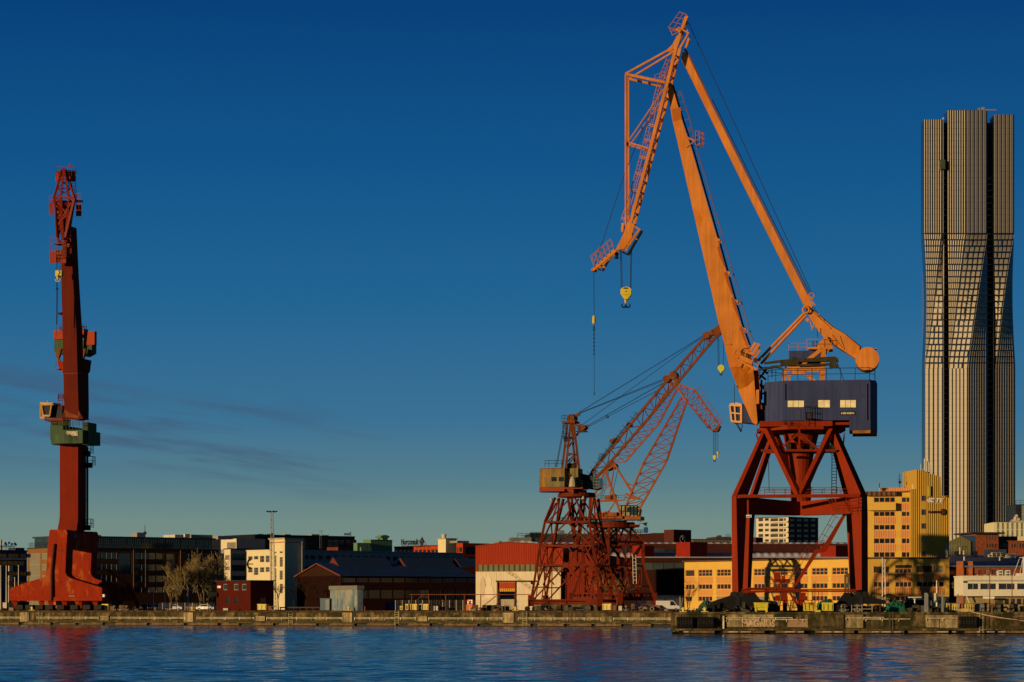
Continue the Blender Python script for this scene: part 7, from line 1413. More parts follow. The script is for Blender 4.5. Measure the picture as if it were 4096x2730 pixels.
# bollards
def bollard(p, label, s=1.0, yaw=0):
    t = thing('bollard', label, 'bollard', p, 'yellow mooring bollards'); q = Vector(p); m = MB(); m.box(q.x-.55*s, q.x+.55*s, q.y-.4*s, q.y+.4*s, q.z, q.z+.16*s); part('base', m, SKY_, t)
    m = MB(); m.tube(q+Vector((0, 0, .15*s)), q+Vector((.12*s, 0, .62*s)), .24*s, 14, .2*s); m.tube(q+Vector((.16*s, 0, .62*s)), q+Vector((-.36*s, 0, .55*s)), .18*s, 12, .13*s); m.tube(q+Vector((0, 0, .55*s)), q+Vector((.05*s, 0, .78*s)), .22*s, 12, .17*s); part('head', m, SKY_, t)
for px, F, o, lb in ((128, FQ, -1.2, 'yellow bollard in front of the red crane foot'), (769, FQ, -1.2, 'yellow bollard in front of the bare trees'), (1394, FQ, -1.2, 'yellow bollard in front of the blue container shed'), (2062, FQ, -1.2, 'yellow bollard at the left foot of the lattice crane'), (2733, FR, -.9, 'yellow bollard at the corner of the nearer quay'), (2819, FR, -.9, 'yellow bollard beside the green tarpaulin on the nearer quay')): bollard(gp(px, o, F), lb, 1.15 if F is FQ else .95)
# red cabin
def red_cabin():
    F = Fc(1002, 548, 37); L = sidewall(F, 0, -53); CRD = M('cabin red', (.066, .0062, .0015), .7, .12, .3, .12, bump=.2)
    b = Bld('cabin', 'two storey red timber cabin with flat roof on the quay edge', F, 1002, 1095, 2326, 6, CRD, cat='cabin'); b.depth = -L.u(866); ops = []
    for x0, x1 in ((894, 909), (936, 953), (968, 985)): b.win(x0, 2337, x1, 2361, 1, 1, WF, GLT, F=L, ops=ops, rec=.12)
    for x0, x1 in ((905, 920), (938, 953)): b.win(x0, 2393, x1, 2415, 1, 1, WFd, GLS, F=L, ops=ops, rec=.12)
    b.win(1042, 2391, 1064, 2413, 2, 1, WFd, GLS, rec=.12); r = b.done(M('roof felt'), leftF=L, lops=ops, over=.4, rt=.25)
    m = MB(); a = L.W(-b.depth, GZ, .3); q = L.P(868, 2378, .6)
    for k in range(2): m.rail([L.P(834, 2357+k*22, .4), L.P(866, 2357+k*22, .4)], .9, step=.8, r=.05)
    m.ladder(L.P(836, 2440, .5), L.P(866, 2378, .5), L.N, .8, .06, .3); m.beam(L.P(833, 2379, .4), L.P(868, 2379, .4), .12, .9)
    for x in (834, 849, 866): m.tube(L.P(x, 2379, .6), L.P(x, 2441, .6), .06, 5)
    part('stair', m, m_dark, r); m = MB(); m.pbox(L, 869, 2344, 883, 2353, .06, -.02); part('sign', m, M('white paint'), r)
red_cabin()
def blue_shed():
    F = Fc(1430, 538, 30); L = sidewall(F, 0, -60); BC = M('faded blue sheet', (.19, .27, .31), .6, .25, .5, .5, dirt=(.34, .33, .26), dirt_at=(.46, .6), dirt_scale=.5, corr=(-60, .62), corrd=.9)
    t = thing('container_shed', 'faded blue corrugated shed with grey roof hood on the quay', 'shed', F.W(0, GZ)); D = -L.u(1321); zt = F.z(2359, 0); z2 = F.z(2343, 0)
    m = MB(); m.fbox(F, 0, F.u(1452), GZ, zt, 0, -D); part('wall', m, BC, t)
    m = MB(); m.fbox(F, -.25, F.u(1452)+.15, zt, z2, .25, -D-.25); part('roof', m, M('roof hood grey', (.16, .155, .12), .7, .2, .5), t)
    K = Fc(1321, L.W(-D, 0).y-1, 0); m = MB(); m.pbox(K, 1281, 2396, 1319, 2442, 0, -2.5); m.pbox(K, 1279, 2394, 1320, 2397, .1, -2.6); an = part('annex', m, M('annex blue', (.14, .2, .22), .6, .2, .5, .2), t)
    m = MB(); m.pbox(K, 1302, 2399, 1317, 2441, .05, -.05); part('door', m, M('door grey', (.27, .29, .29), .6, .1), an)
    m = MB()
    for k in np.arange(-D+.3, 0, .62): m.fbox(L, k-.05, k+.05, GZ, zt, .05, 0)
    part('rib', m, BC, t)
blue_shed()
# bare trees
TW = M('bare twigs', (.24, .175, .07), .9, .3, 1.); TWD = M('dark twigs', (.03, .02, .012), .9, .3); BK = M('bark', (.12, .095, .055), .9, .3, 2.)
def bare_tree(p, h, w, seed, label, group=None, dark=False, lv=5, stems=4, up=.75, tr=.035):
    r = random.Random(seed); t = thing('bare_tree', label, 'tree', p, group); tk, cr = MB(), MB(); p = Vector(p)
    def grow(a, d, L, rad_, k):
        b = a+d*L; mb = tk if k < 2 else cr; mb.tube(a, b, rad_, 5 if k < 2 else 3, rad_*.72)
        if k >= lv: return
        n = 3 if k < 2 else r.choice((2, 3, 3))
        for i in range(n):
            v = Vector((r.gauss(0, 1), r.gauss(0, 1), r.gauss(0, .5))); nd = (d+v*(.34 if k else .4)+Vector((0, 0, (up-.4)*.35))).normalized()
            s = a.lerp(b, r.uniform(.45, 1.0)) if k else b
            grow(s, nd, L*r.uniform(.55, .85), max(.022, rad_*.55), k+1)
    for i in range(stems):
        a = i*6.28/stems+r.random(); d = Vector((math.cos(a)*w/h*.9, math.sin(a)*w/h*.6, 1)).normalized() if stems > 1 else Vector((r.uniform(-.05, .05), 0, 1)).normalized()
        grow(p+Vector((math.cos(a)*.2, math.sin(a)*.2, 0)), d, h*r.uniform(.26, .36), h*.016*(1.3 if stems == 1 else .9), 0)
    part('trunk', tk, BK if not dark else TWD, t); part('crown', cr, TW if not dark else TWD, t)
for px, d, h, w, sd, lb, st in ((745, 600, 13.5, 5.5, 3, 'largest bare upswept tree in front of the brick office', 7), (815, 606, 14, 5, 8, 'upswept bare tree between the largest one and the red cabin', 6), (700, 612, 9, 4, 15, 'lower bare tree at the left edge of the upswept pair', 5), (860, 604, 11, 3.5, 21, 'slim bare tree standing close behind the red cabin', 5)):
    bare_tree((P(px, 2440, d).x, d, GZ), h, w, sd, lb, 'bare trees beside the brick office', False, 6, st, .95)
for px, d, h, sd, lb in ((1110, 590, 8, 31, 'small dark bare tree against the cream tower'), (1172, 596, 9, 32, 'dark bare tree against the shaded wall right of the cream tower'), (1222, 600, 7.5, 33, 'dark bare tree in front of the brown gable'), (1268, 602, 8.5, 34, 'dark spreading bare tree between brown gable and blue shed'), (1302, 604, 8.5, 35, 'dark bare tree behind the blue corrugated shed')):
    bare_tree((P(px, 2440, d).x, d, GZ), h, 3, sd, lb, 'small dark bare trees', True, 5, 1, .6)
for px, d, h, sd, lb in ((2420, 640, 11, 41, 'bare weeping tree behind the dark red lattice crane'), (2470, 650, 12, 42, 'pale twigged tree between the two lattice cranes')):
    bare_tree((P(px, 2440, d).x, d, GZ), h, 5, sd, lb, None, False, 5, 3, .5)
bare_tree((P(3850, 2440, 530).x, 530, GZ), 7, 3, 51, 'bare reddish tree left of the white pavilion', None, False, 5, 3, .6)
# lamps, poles, masts
POLE = M('pale pole', (.62, .58, .48), .5, .1); GPO = M('grey pole', (.22, .22, .21), .6, .2)
for px, y0, d, lb in ((3, 2266, 600, 'white flagpole at the very left edge'), (25, 2267, 600, 'tall white flagpole, second from the left edge'), (74, 2265, 600, 'tall white flagpole close to the sunlit tan brick end wall'), (34, 2314, 610, 'shorter white flagpole between two tall ones'), (59, 2313, 610, 'shorter white flagpole left of the red crane foot')):
    m = MB(); q = P(px, 2430, d); q.z = GZ; e = P(px, y0, d); m.tube(q, e, .13, 8, .07); m.tube(e, e+Vector((0, 0, .2)), .12, 8); solo('flagpole', m, POLE, lb, 'flagpole', 'bare flagpoles')
for px, y0, lb in ((3530, 2233, 'white flagpole in front of the yellow office, left of two'), (3541, 2238, 'white flagpole with furled flag in front of the yellow office')):
    t = thing('flagpole', lb, 'flagpole', gp(px, -60, FR), 'white flagpoles by the yellow office'); q = gp(px, -60, FR); e = P(px, y0, q.y); m = MB(); m.tube(q, e, .12, 8, .07); part('pole', m, POLE, t)
    if px > 3535:
        m = MB(); z = e.z
        for k in range(9): m.box(q.x-.30+.05*(k % 3), q.x-.04, q.y-.1, q.y+.12, z-3.2+k*.3, z-2.9+k*.3)
        part('flag', m, M('flag cloth', (.5, .45, .38), .8, .2, 3.), t)
def lamp(px, y0, d, arms, label):
    q = P(px, 2430, d); q.z = GZ; e = P(px, y0, d); t = thing('street_lamp', label, 'street lamp', q); m = MB(); m.tube(q, e, .1, 8, .06); part('pole', m, POLE, t)
    for a in arms: m = MB(); f = e+Vector((a, 0, .25)); m.tube(e, f, .05, 5); m.tube(f-Vector((.22, 0, 0)), f+Vector((.22, 0, -.02)), .16, 8); part('lamp_head', m, POLE, t)
lamp(614, 2366, 590, (-.9, .9), 'white two armed street lamp in front of the brick office'); lamp(753, 2362, 585, (-1.0, 1.0), 'pale Y shaped street lamp in front of the bare trees'); lamp(660, 2346, 592, (.5,), 'grey single lamp between the two armed lamp and the trees')
m = MB(); q = gp(3747, -14, FR); m.tube(q, P(3747, 2340, q.y), .14, 8, .12); m.tube(P(3747, 2340, q.y), P(3747, 2322, q.y), .09, 8); m.beam(q+Vector((-.3, -.2, 1.6)), q+Vector((-.3, -.2, 3.0)), .3); solo('mast', m, POLE, 'white painted mast with red tip and life ring before the yellow office', 'mast')
for px, y0, lb in ((3959, 2262, 'rust red mast rising in front of the white pavilion windows'), (4048, 2284, 'second rust red mast near the right edge of the white pavilion')):
    m = MB(); q = gp(px, -11, FR); e = P(px, y0, q.y); m.tube(q, e, .09, 8, .06); m.tube(q, q+Vector((0, 0, .3)), .18, 8); solo('mast', m, M('mast red', (.22, .05, .03), .6), lb, 'mast')
for px, y0, w, lb in ((3705, 2375, .26, 'thick grey timber post on the nearer quay edge'), (3770, 2376, .14, 'thin grey post right of the white painted mast'), (3832, 2379, .09, 'grey steel post behind the yellow skips'), (2720, 2391, .09, 'thin pole at the corner of the nearer quay')):
    m = MB(); q = gp(px, -4, FR); e = P(px, y0, q.y); m.beam(q, e, w*2, w*2); m.tube(e, e+Vector((0, 0, .1)), w, 6); m.beam(q+Vector((w, 0, 0)), q+Vector((1.0, 0, 0))+Vector((-.6, 0, 2.2)), .07); solo('post', m, GPO, lb, 'post')
# pipe frame, mesh fence, sign
def fences():
    G = gF(1850, -2.5); t = thing('pipe_frame', 'long rusty pipe frame on posts in front of the warehouse and hall', 'pipe frame', gp(1850, -2.5)); m = MB(); m.tube(G.P(1638, 2379, 0), G.P(2128, 2379, 0), .09, 6); part('rail', m, RUST, t)
    for x in (1647, 1715, 1783, 1858, 1923, 1992, 2060): m = MB(); q = G.P(x, 2379, 0); m.tube(q, Vector((q.x, q.y, GZ)), .1, 6); part('post', m, RUST, t)
    m = MB(); m.tube(G.P(1669, 2401, 0), G.P(1692, 2380, 0), .07, 5); m.tube(G.P(1935, 2423, 0), G.P(1985, 2385, 0), .09, 5); part('brace', m, RUST, t)
    def mesh_fence(px0, px1, off, ytop, label, step=27):
        H = gF((px0+px1)/2, off); t = thing('fence', label, 'fence', gp((px0+px1)/2, off)); z = H.z(ytop, 0)
        for x in np.arange(px0, px1, step): m = MB(); u = H.u(x); m.tube(H.W(u, GZ), H.W(u, z), .05, 5); part('post', m, POLE, t)
        m = MB(); u0, u1 = H.u(px0), H.u(px1)
        for k in range(9): zz = GZ+.15+(z-GZ-.2)*k/8; m.tube(H.W(u0, zz), H.W(u1, zz), .014, 3)
        for u in np.arange(u0, u1, .6): m.tube(H.W(u, GZ+.1), H.W(u, z), .01, 3)
        part('wire_mesh', m, GPO, t)
    mesh_fence(1582, 2110, -8, 2401, 'grey wire mesh fence with pale posts in front of the warehouse'); mesh_fence(560, 860, -14, 2412, 'low wire mesh fence in front of the bare trees', 30)
    G2 = gF(1400, -9); t = thing('fence', 'low dark timber rail fence between the red cabin and the blue shed', 'fence', gp(1200, -9)); m = MB(); m.beam(G2.P(1120, 2431, 0), G2.P(1280, 2431, 0), .5, .25); part('rail', m, M('fence timber', (.06, .05, .035), .9), t)
    for x in np.arange(1122, 1280, 26): m = MB(); q = G2.P(x, 2431, 0); m.beam(q, Vector((q.x, q.y, GZ)), .2); part('post', m, M('fence timber'), t)
    S = gF(1879, -1.6); t = thing('warning_sign', 'square white no mooring sign with red border and bollard symbol', 'sign', gp(1879, -1.6)); m = MB(); q = S.P(1879, 2421, -.05); m.tube(Vector((q.x, q.y, GZ)), q, .06, 6); part('post', m, POLE, t)
    m = MB(); m.pbox(S, 1868, 2399, 1891, 2421, 0, -.06); bd = part('panel', m, M('sign red', (.5, .02, .015), .5, .05), t)
    m = MB(); m.pbox(S, 1870, 2401, 1889, 2419, .015, 0); part('panel_face', m, M('white letters'), bd)
    m = MB(); m.prism(S, [(1872, 2418), (1887, 2418), (1886, 2415), (1883, 2412), (1883.5, 2409), (1886, 2407), (1884, 2404), (1875, 2404), (1873, 2407), (1875.5, 2409), (1876, 2412), (1873, 2415)], .03, .016); part('symbol', m, M('sign black'), bd)
    m = MB(); m.prism(S, [(1870, 2401), (1872, 2401), (1889, 2417), (1889, 2419), (1887, 2419), (1870, 2403)], .045, .031); part('slash', m, M('sign red'), bd)
fences()
# vehicles
def car(px, F, off, label, col, kind='car', yaw=None, L=4.4, H=1.45):
    p = gp(px, off, F); G = Fc(px, p.y, yaw if yaw is not None else F.yaw); u = 0; t = thing('parked_'+kind, label, kind, p); W_ = 1.75 if kind == 'car' else 2.0
    if kind == 'car': pr = [(-L/2, .35), (-L/2, .8), (-L*.36, .92), (-L*.2, H), (L*.2, H), (L*.34, .95), (L/2, .82), (L/2, .35)]; gl = [(-L*.33, .95), (-L*.19, H-.06), (L*.19, H-.06), (L*.31, .95)]
    else: pr = [(-L/2, .4), (-L/2, H), (L*.22, H), (L*.38, 1.15), (L/2, 1.0), (L/2, .4)]; gl = [(L*.08, 1.2), (L*.08, H-.12), (L*.21, H-.12), (L*.34, 1.2)]
    m = MB(); m.wprism([G.W(a, GZ+b, W_/2) for a, b in pr], -G.N*W_); part('body', m, col, t)
    m = MB(); m.wprism([G.W(a, GZ+b, W_/2+.012) for a, b in gl], -G.N*(W_+.024)); part('window', m, GLS, t)
    for a in (-L*.32, L*.32):
        for o in (W_/2+.02, -W_/2+.18): m = MB(); q = G.W(a, GZ+.32, o); m.tube(q, q-G.N*.2, .32, 14); w = part('wheel', m, m_black, t); m = MB(); q = G.W(a, GZ+.32, o+.01); m.tube(q, q-G.N*.05, .19, 10); part('rim', m, GPO, w)
    m = MB(); m.fbox(G, L/2-.03, L/2+.02, GZ+.62, GZ+.76, W_/2-.1, W_/2-.45); part('headlight', m, WF, t)
cw = M('car white', (.62, .60, .55), .35, .05, spec=.5); cd = M('car dark', (.03, .03, .035), .35, .1, spec=.5); cr_ = M('car red', (.11, .01, .008), .45, .1, spec=.2)
car(2672, FQ, -70, 'white van parked in front of the dark shed, left of the yellow office', cw, 'van', 0, 5.6, 2.3)
for px, o, c, lb in ((1677, -9, cw, 'white car between the yellow skips behind the mesh fence'), (826, -16, cw, 'white car parked left of the red cabin'), (700, -18, cd, 'dark car parked in front of the bare trees'), (780, -19, cr_, 'dull red car parked between trees and red cabin'), (590, -20, cd, 'dark car parked near the two armed street lamp'), (2590, -66, cr_, 'red car parked left of the white van'), (640, -22, cw, 'white car parked behind the single grey lamp')): car(px, FQ, o, lb, c)
# tarpaulin heaps
def tarp(pts, F, off, label, depth, seed, mat=None):
    r = random.Random(seed); px = [p[0] for p in pts]; G = gF(sum(px)/len(px), off, F); n, k = len(pts), 9; v = []; 
    c = Vector((0, 0, 0))
    for j in range(k):
        s = j/(k-1); ww = math.sin(math.pi*(.12+.76*s))
        for x, y in pts:
            q = G.P(x, y, 0); zz = GZ+(q.z-GZ)*(.30+.70*ww)+r.gauss(0, .09)*(q.z > GZ+.4); uu = (q-G.o).dot(G.U)*1.0+r.gauss(0, .1); v.append(G.W(uu, max(GZ, zz), depth*.3-depth*s+r.gauss(0, .06)))
    m = MB(); m.add(v, [(j*n+i, j*n+i+1, (j+1)*n+i+1, (j+1)*n+i) for j in range(k-1) for i in range(n-1)]); m.add([v[i] for i in range(n)]+[G.W((v[0]-G.o).dot(G.U), GZ, depth*.3), G.W((v[n-1]-G.o).dot(G.U), GZ, depth*.3)], [tuple(range(n))+(n+1, n)])
    return solo('tarpaulin_heap', m, mat or M('green tarpaulin', (.022, .12, .07), .4, .4, 1.2, bump=.5, bscale=2), label, 'tarpaulin')
def dens(p, n=4):
    o = []
    for a, b in zip(p, p[1:]): o += [(a[0]+(b[0]-a[0])*i/n, a[1]+(b[1]-a[1])*i/n) for i in range(n)]
    return o+[p[-1]]
TG = M('dull green tarpaulin', (.05, .10, .05), .6, .4, 1.2, bump=.5, bscale=2)
tarp(dens([(2786, 2446), (2800, 2424), (2814, 2405), (2832, 2405), (2850, 2410), (2858, 2430), (2862, 2446)]), FR, -3.4, 'dull green tarpaulin heap beside the corner bollards', 4, 1, TG)
tarp(dens([(3046, 2414), (3060, 2405), (3085, 2404), (3110, 2408), (3114, 2446)]), FR, -5.5, 'dark tarpaulin covered load behind the yellow skip by the left crane leg', 4, 2, M('dark green tarpaulin', (.018, .04, .032), .6, .4, 1.2, bump=.5, bscale=2))
tarp(dens([(3272, 2446), (3278, 2412), (3300, 2402), (3322, 2398), (3332, 2408), (3342, 2446)]), FR, -5.5, 'green tarpaulin heap behind the tall yellow skip', 4, 3)
tarp(dens([(3546, 2446), (3552, 2420), (3572, 2408), (3596, 2404), (3612, 2408), (3618, 2446)]), FR, -7, 'bright green tarpaulin heap below the wire dome', 5, 4)
m = MB(); q = gp(2800, -5, FR)
for k in range(7): m.box(q.x-.6+k*.55, q.x-.15+k*.55, q.y, q.y+1, GZ, GZ+.6+.5*((k*7) % 3)/2)
solo('scrap_pile', m, m_dark, 'dark scrap heap behind the corner bollards', 'scrap heap')
# wire dome
def wire_dome():
    c = gp(3558, -22, FR); R_ = 42*c.y/FL; t = thing('dome_frame', 'spherical wire dome frame beside the right crane leg', 'dome frame', c); m = MB(); zc = ZC+(HZ-2419)/FL*c.y; cc = Vector((c.x, c.y, zc))
    for k in range(7):
        a = k*math.pi/7; pts = [cc+Vector((R_*math.cos(b)*math.cos(a), R_*math.cos(b)*math.sin(a), max(GZ-zc, R_*math.sin(b)))) for b in np.linspace(0, math.pi, 17)]; m.path(pts, .04, 4)
    for e in (.1, .45, .8, 1.15): m.path([cc+Vector((R_*math.cos(e)*math.cos(a), R_*math.cos(e)*math.sin(a), R_*math.sin(e))) for a in np.linspace(0, 6.283, 22)], .035, 4)
    for a in np.linspace(0, 6.283, 9): m.tube(Vector((c.x+R_*math.cos(a), c.y+R_*math.sin(a), GZ)), cc+Vector((R_*math.cos(a), R_*math.sin(a), 0)), .05, 4)
    part('hoop', m, m_dark, t); m = MB(); m.wprism([cc+Vector((dx, -R_*.9, dz)) for dx, dz in ((0, -.2), (.3, .6), (0, 1.4), (-.3, .6))], (0, .1, 0)); part('pennant', m, m_dark, t)
wire_dome()
def sun_shelter():
    c = gp(3659, -9, FR); t = thing('sun_shelter', 'white mushroom shaped shelter roof on a single post', 'shelter', c); G = Fc(3659, c.y, 0); m = MB(); m.tube(c, G.P(3659, 2396, 0), .11, 8); m.tube(G.P(3659, 2400, 0), G.P(3650, 2391, 0), .07, 5); m.tube(G.P(3659, 2400, 0), G.P(3668, 2391, 0), .07, 5); part('post', m, POLE, t)
    m = MB(); q = G.P(3659, 2392, 0); m.tube(q, q+Vector((0, 0, .12)), 1.0, 20, .95); m.hexa([q+Vector((x, y, z)) for z, s in ((0, 1), (.14, .97)) for x, y in ((-.9*s, -1.0*s), (.9*s, -1.0*s), (.9*s, 1.0*s), (-.9*s, 1.0*s))]); part('roof', m, POLE, t)
    c = gp(3665, -16, FR); K = Fc(3665, c.y, 0); t = thing('garden_tent', 'dark arched party tent behind the mushroom shelter', 'tent', c); m = MB(); pts = [(3616, 2446), (3616, 2412), (3630, 2402), (3650, 2398), (3690, 2400), (3722, 2402), (3726, 2446)]; m.prism(K, pts, 0, -5); part('canopy', m, M('tent black', (.015, .014, .014), .8), t)
    for x in (3617, 3640, 3668, 3697, 3725): m = MB(); m.tube(Vector((K.P(x, 2446, .1).x, K.o.y-.1, GZ)), K.P(x, 2404, .1), .05, 5); part('pole', m, GPO, t)
sun_shelter()
# white pavilion
def pavilion():
    D = 470; F = Fc(3851, D, 0); t = thing('pavilion', 'white flat roofed pavilion with ribbon windows on a beige base', 'pavilion', F.W(0, GZ)); WP = M('pavilion white', (.66, .60, .45), .7, .06, .3, .1); BG = M('pavilion beige', (.30, .215, .09), .8, .1, .3, .25)
    class _B(Bld):
        def __init__(s): s.root = t; s.zb = GZ; s.ops = []; s.F = F
    b = _B(); u1 = F.u(4400); z0, z1 = F.z(2385, 0), F.z(2309, 0)
    for x0, x1 in ((3871, 3914.5), (3921.5, 3985.5), (3995, 4060), (4069, 4134), (4143, 4200)): b.win(x0, 2334.5, x1, 2359, 2, 1, M('window frame'), GLS, rec=.25, bar=.07)
    m = MB(); b.wall(F, 0, u1, z0, z1, b.ops, mb=m); m.add([F.W(0, z0), F.W(0, z1), F.W(0, z1, -9), F.W(0, z0, -9)], [(0, 1, 2, 3)]); m.fbox(F, 0, u1, z0-.02, z0+.1, -.01, -9); m.fbox(F, .1, u1, z0+.2, z1, -3, -9); part('upper_wall', m, WP, t)
    m = MB(); m.fbox(F, -.12, u1, z1, z1+.25, .12, -9.1); m.pbox(F, 3852, 2366, 4300, 2367.5, .05, 0); part('roof', m, WP, t)
    m = MB(); m.pbox(F, 3868, 2320.5, 4300, 2326.5, .05, -.02); vb = part('vent_band', m, M('vent grey', (.36, .34, .3), .6, .1), t)
    m = MB()
    for x in np.arange(3880, 4296, 12.3): m.pbox(F, x, 2321, x+.8, 2326, .07, .04)
    part('vent_bar', m, M('vent dark', (.2, .19, .17), .6), vb)
    m = MB(); m.pbox(F, 3854, 2324, 3865, 2332, .25, 0); part('exit_lamp', m, M('green box', (.01, .10, .04), .5), t)
    G = Fc(3888, D+1.5, 0); ops = []
    for x0, x1 in ((3994, 4011), (4019, 4036), (4043, 4060), (4068, 4085), (4093, 4110), (4118, 4134)): b.win(x0, 2396, x1, 2419, 1, 1, WFd, GLS, F=G, ops=ops, rec=.15)
    m = MB(); b.wall(G, 0, G.u(4400), GZ, z0, ops, mb=m); m.add([G.W(0, GZ), G.W(0, z0), G.W(0, z0, -7), G.W(0, GZ, -7)], [(0, 1, 2, 3)]); part('base_wall', m, BG, t)
    m = MB(); m.beam(F.P(3866, 2386, -.3), F.P(3877, 2413, -.3), .16); m.beam(F.P(3877, 2413, -.3), Vector((F.P(3877, 2413, -.3).x, D+.3, GZ)), .16); part('strut', m, POLE, t)
    m = MB(); m.pbox(F, 3932, 2387, 3978, 2395.5, .6, .5); part('white_sign', m, M('white letters'), t)
    for x in (3990, 4019.5):
        m = MB(); m.prism(F, [(x, 2300), (x, 2285), (x+5, 2281.5), (x+22, 2281.5), (x+22, 2306.5), (x+5, 2306.5)], -2, -3); a = part('air_unit', m, M('unit white', (.68, .63, .5), .5), t)
        for y in (2289, 2300): 
            m = MB(); q = F.P(x+11, y, -1.97); m.prism(F, [(x+5, y-2), (x+14, y-2), (x+14, y-4.5), (x+20, y), (x+14, y+4), (x+14, y+2.5), (x+6, y+2.5)], -1.96, -2.05); part('fan_grille', m, m_dark, a)
    for x in (3909, 3963): m = MB(); m.tube(F.P(x, 2310, -2), F.P(x, 2298, -2), .06, 6); part('flue', m, POLE, t)
    m = MB(); m.pbox(F, 3937, 2299, 3950, 2307, -2, -2.6); part('floodlight', m, UNIT, t)
    m = MB(); m.pbox(F, 4068, 2294, 4096, 2306, -1.5, -3); part('roof_box', m, M('unit white'), t); m = MB(); m.tube(F.P(4094, 2309, -2), F.P(4094, 2228, -2), .14, 8); m.beam(F.P(4078, 2232, -2), F.P(4098, 2230, -2), .12)
    for a, b_ in (((4078, 2236), (4052, 2306)), ((4090, 2240), (4080, 2296))): m.tube(F.P(*a, -2), F.P(*b_, -2), .05, 4)
    part('davit', m, POLE, t)
pavilion()
def quay_rail():
    t = thing('railing', 'long black railing with mooring ropes on the nearer quay at the right', 'railing', gp(3950, -8, FR)); G = Fc(3950, 388, 0)
    m = MB(); m.tube(G.P(3789, 2416.5, 0), G.P(4250, 2416.5, 0), .05, 5); m.tube(G.P(3789, 2433, 0), G.P(4250, 2433, 0), .045, 5); part('rail', m, m_dark, t)
    for x in (3790, 3852, 3919, 3981, 4043, 4096, 4160): m = MB(); q = G.P(x, 2416.5, 0); m.tube(q, Vector((q.x, q.y, GZ)), .055, 5); part('post', m, m_dark, t)
quay_rail()
for i, (p0, p1, sag, r_, mt, lb) in enumerate((((3856, 2440), (4300, 2478), 1.7, .08, m_pipe, 'pale thick mooring rope, upper of the bundle by the fairlead'), ((3860, 2442), (4300, 2492), 1.2, .07, m_pipe, 'pale mooring rope, lower of the bundle by the fairlead'), ((3870, 2446), (4300, 2468), 1.9, .09, M('rust brown'), 'rusty mooring chain hanging across the nearer quay wall'), ((4052, 2470), (4300, 2420), .6, .04, GPO, 'thin taut line rising to the right edge of the photo'))):
    m = MB(); a, b = FR.P(*p0, .5), FR.P(*p1, .5); pts = [a.lerp(b, k/16)-Vector((0, 0, sag*4*(k/16)*(1-k/16)*.5)) for k in range(17)]
    a.z = max(a.z, GZ+.1); m.path(pts, r_, 6); solo('mooring_rope', m, mt, lb, 'mooring rope')
m = MB(); q = gp(3857, -.6, FR); m.tube(q+Vector((-.8, 0, .3)), q+Vector((.7, 0, .45)), .25, 10, .3); m.box(q.x-.5, q.x+.5, q.y-.3, q.y+.3, GZ, GZ+.3); solo('fairlead', m, M('brass yellow', (.5, .33, .08), .5, .3, 2.), 'brassy fairlead holding the mooring ropes', 'fairlead')
# grey slotted board and low blue garage behind the crane
F = Fc(3400, 560, 0); m = MB(); ops = [(F.u(x), F.u(x+3.5), F.z(2390, 0), F.z(2310, 0)) for x in (3386.5, 3398, 3410)]; Bld.wall(None, F, F.u(3377), F.u(3426), GZ, F.z(2304, 0), ops, rec=.3, mb=m); m.prism(F, [(3377, 2304), (3377, 2301), (3394, 2294), (3412, 2300), (3426, 2304)], 0, -.4); solo('slotted_wall', m, M('slotted grey', (.10, .085, .05), .8, .2, .5), 'grey gabled wall with three vertical slots before the yellow office', 'wall')
F = Fc(2640, 670, 0); t = thing('garage', 'low dark blue garage row left of the yellow office', 'garage', F.W(0, GZ)); m = MB(); m.pbox(F, 2552, 2384, 2737, 2440, 0, -8); part('wall', m, M('garage blue', (.012, .02, .05), .7, .2), t)
for x in (2586, 2626, 2666, 2700): m = MB(); m.pbox(F, x, 2397, x+30, 2440, .08, -.02); part('door', m, M('garage shutter', (.055, .05, .045), .6, .2, .5), t)
m = MB(); m.pbox(F, 2550, 2382, 2739, 2385, .4, -8.4); part('roof', m, M('garage blue'), t)
# small equipment scattered on the quays
def crate(px0, px1, py0, off, F, label, mat, cat='crate'):
    G = gF((px0+px1)/2, off, F); u0, u1 = G.u(px0), G.u(px1); zt = G.z(py0, 0); t = thing(cat.replace(' ', '_'), label, cat, G.W(0, GZ)); d = max(.6, (u1-u0)*.8); m = MB(); m.fbox(G, u0, u1, GZ+.12, zt-.08, 0, -d); part('body', m, mat, t)
    m = MB(); m.fbox(G, u0-.05, u1+.05, zt-.08, zt, .05, -d-.05); m.fbox(G, u0, u0+.2, GZ, GZ+.12, 0, -d); m.fbox(G, u1-.2, u1, GZ, GZ+.12, 0, -d); m.fbox(G, u0+.02, u0+.1, GZ+.12, zt-.08, .03, 0); m.fbox(G, u1-.1, u1-.02, GZ+.12, zt-.08, .03, 0); part('frame', m, mat, t)
OL = M('olive drab', (.06, .055, .03), .7, .3, 1.); LG = M('light grey box', (.42, .40, .32), .6, .2, 1.); OG = M('orange box', (.45, .15, .05), .6, .1); BRN = M('brown box', (.15, .07, .035), .7, .3, 1.)
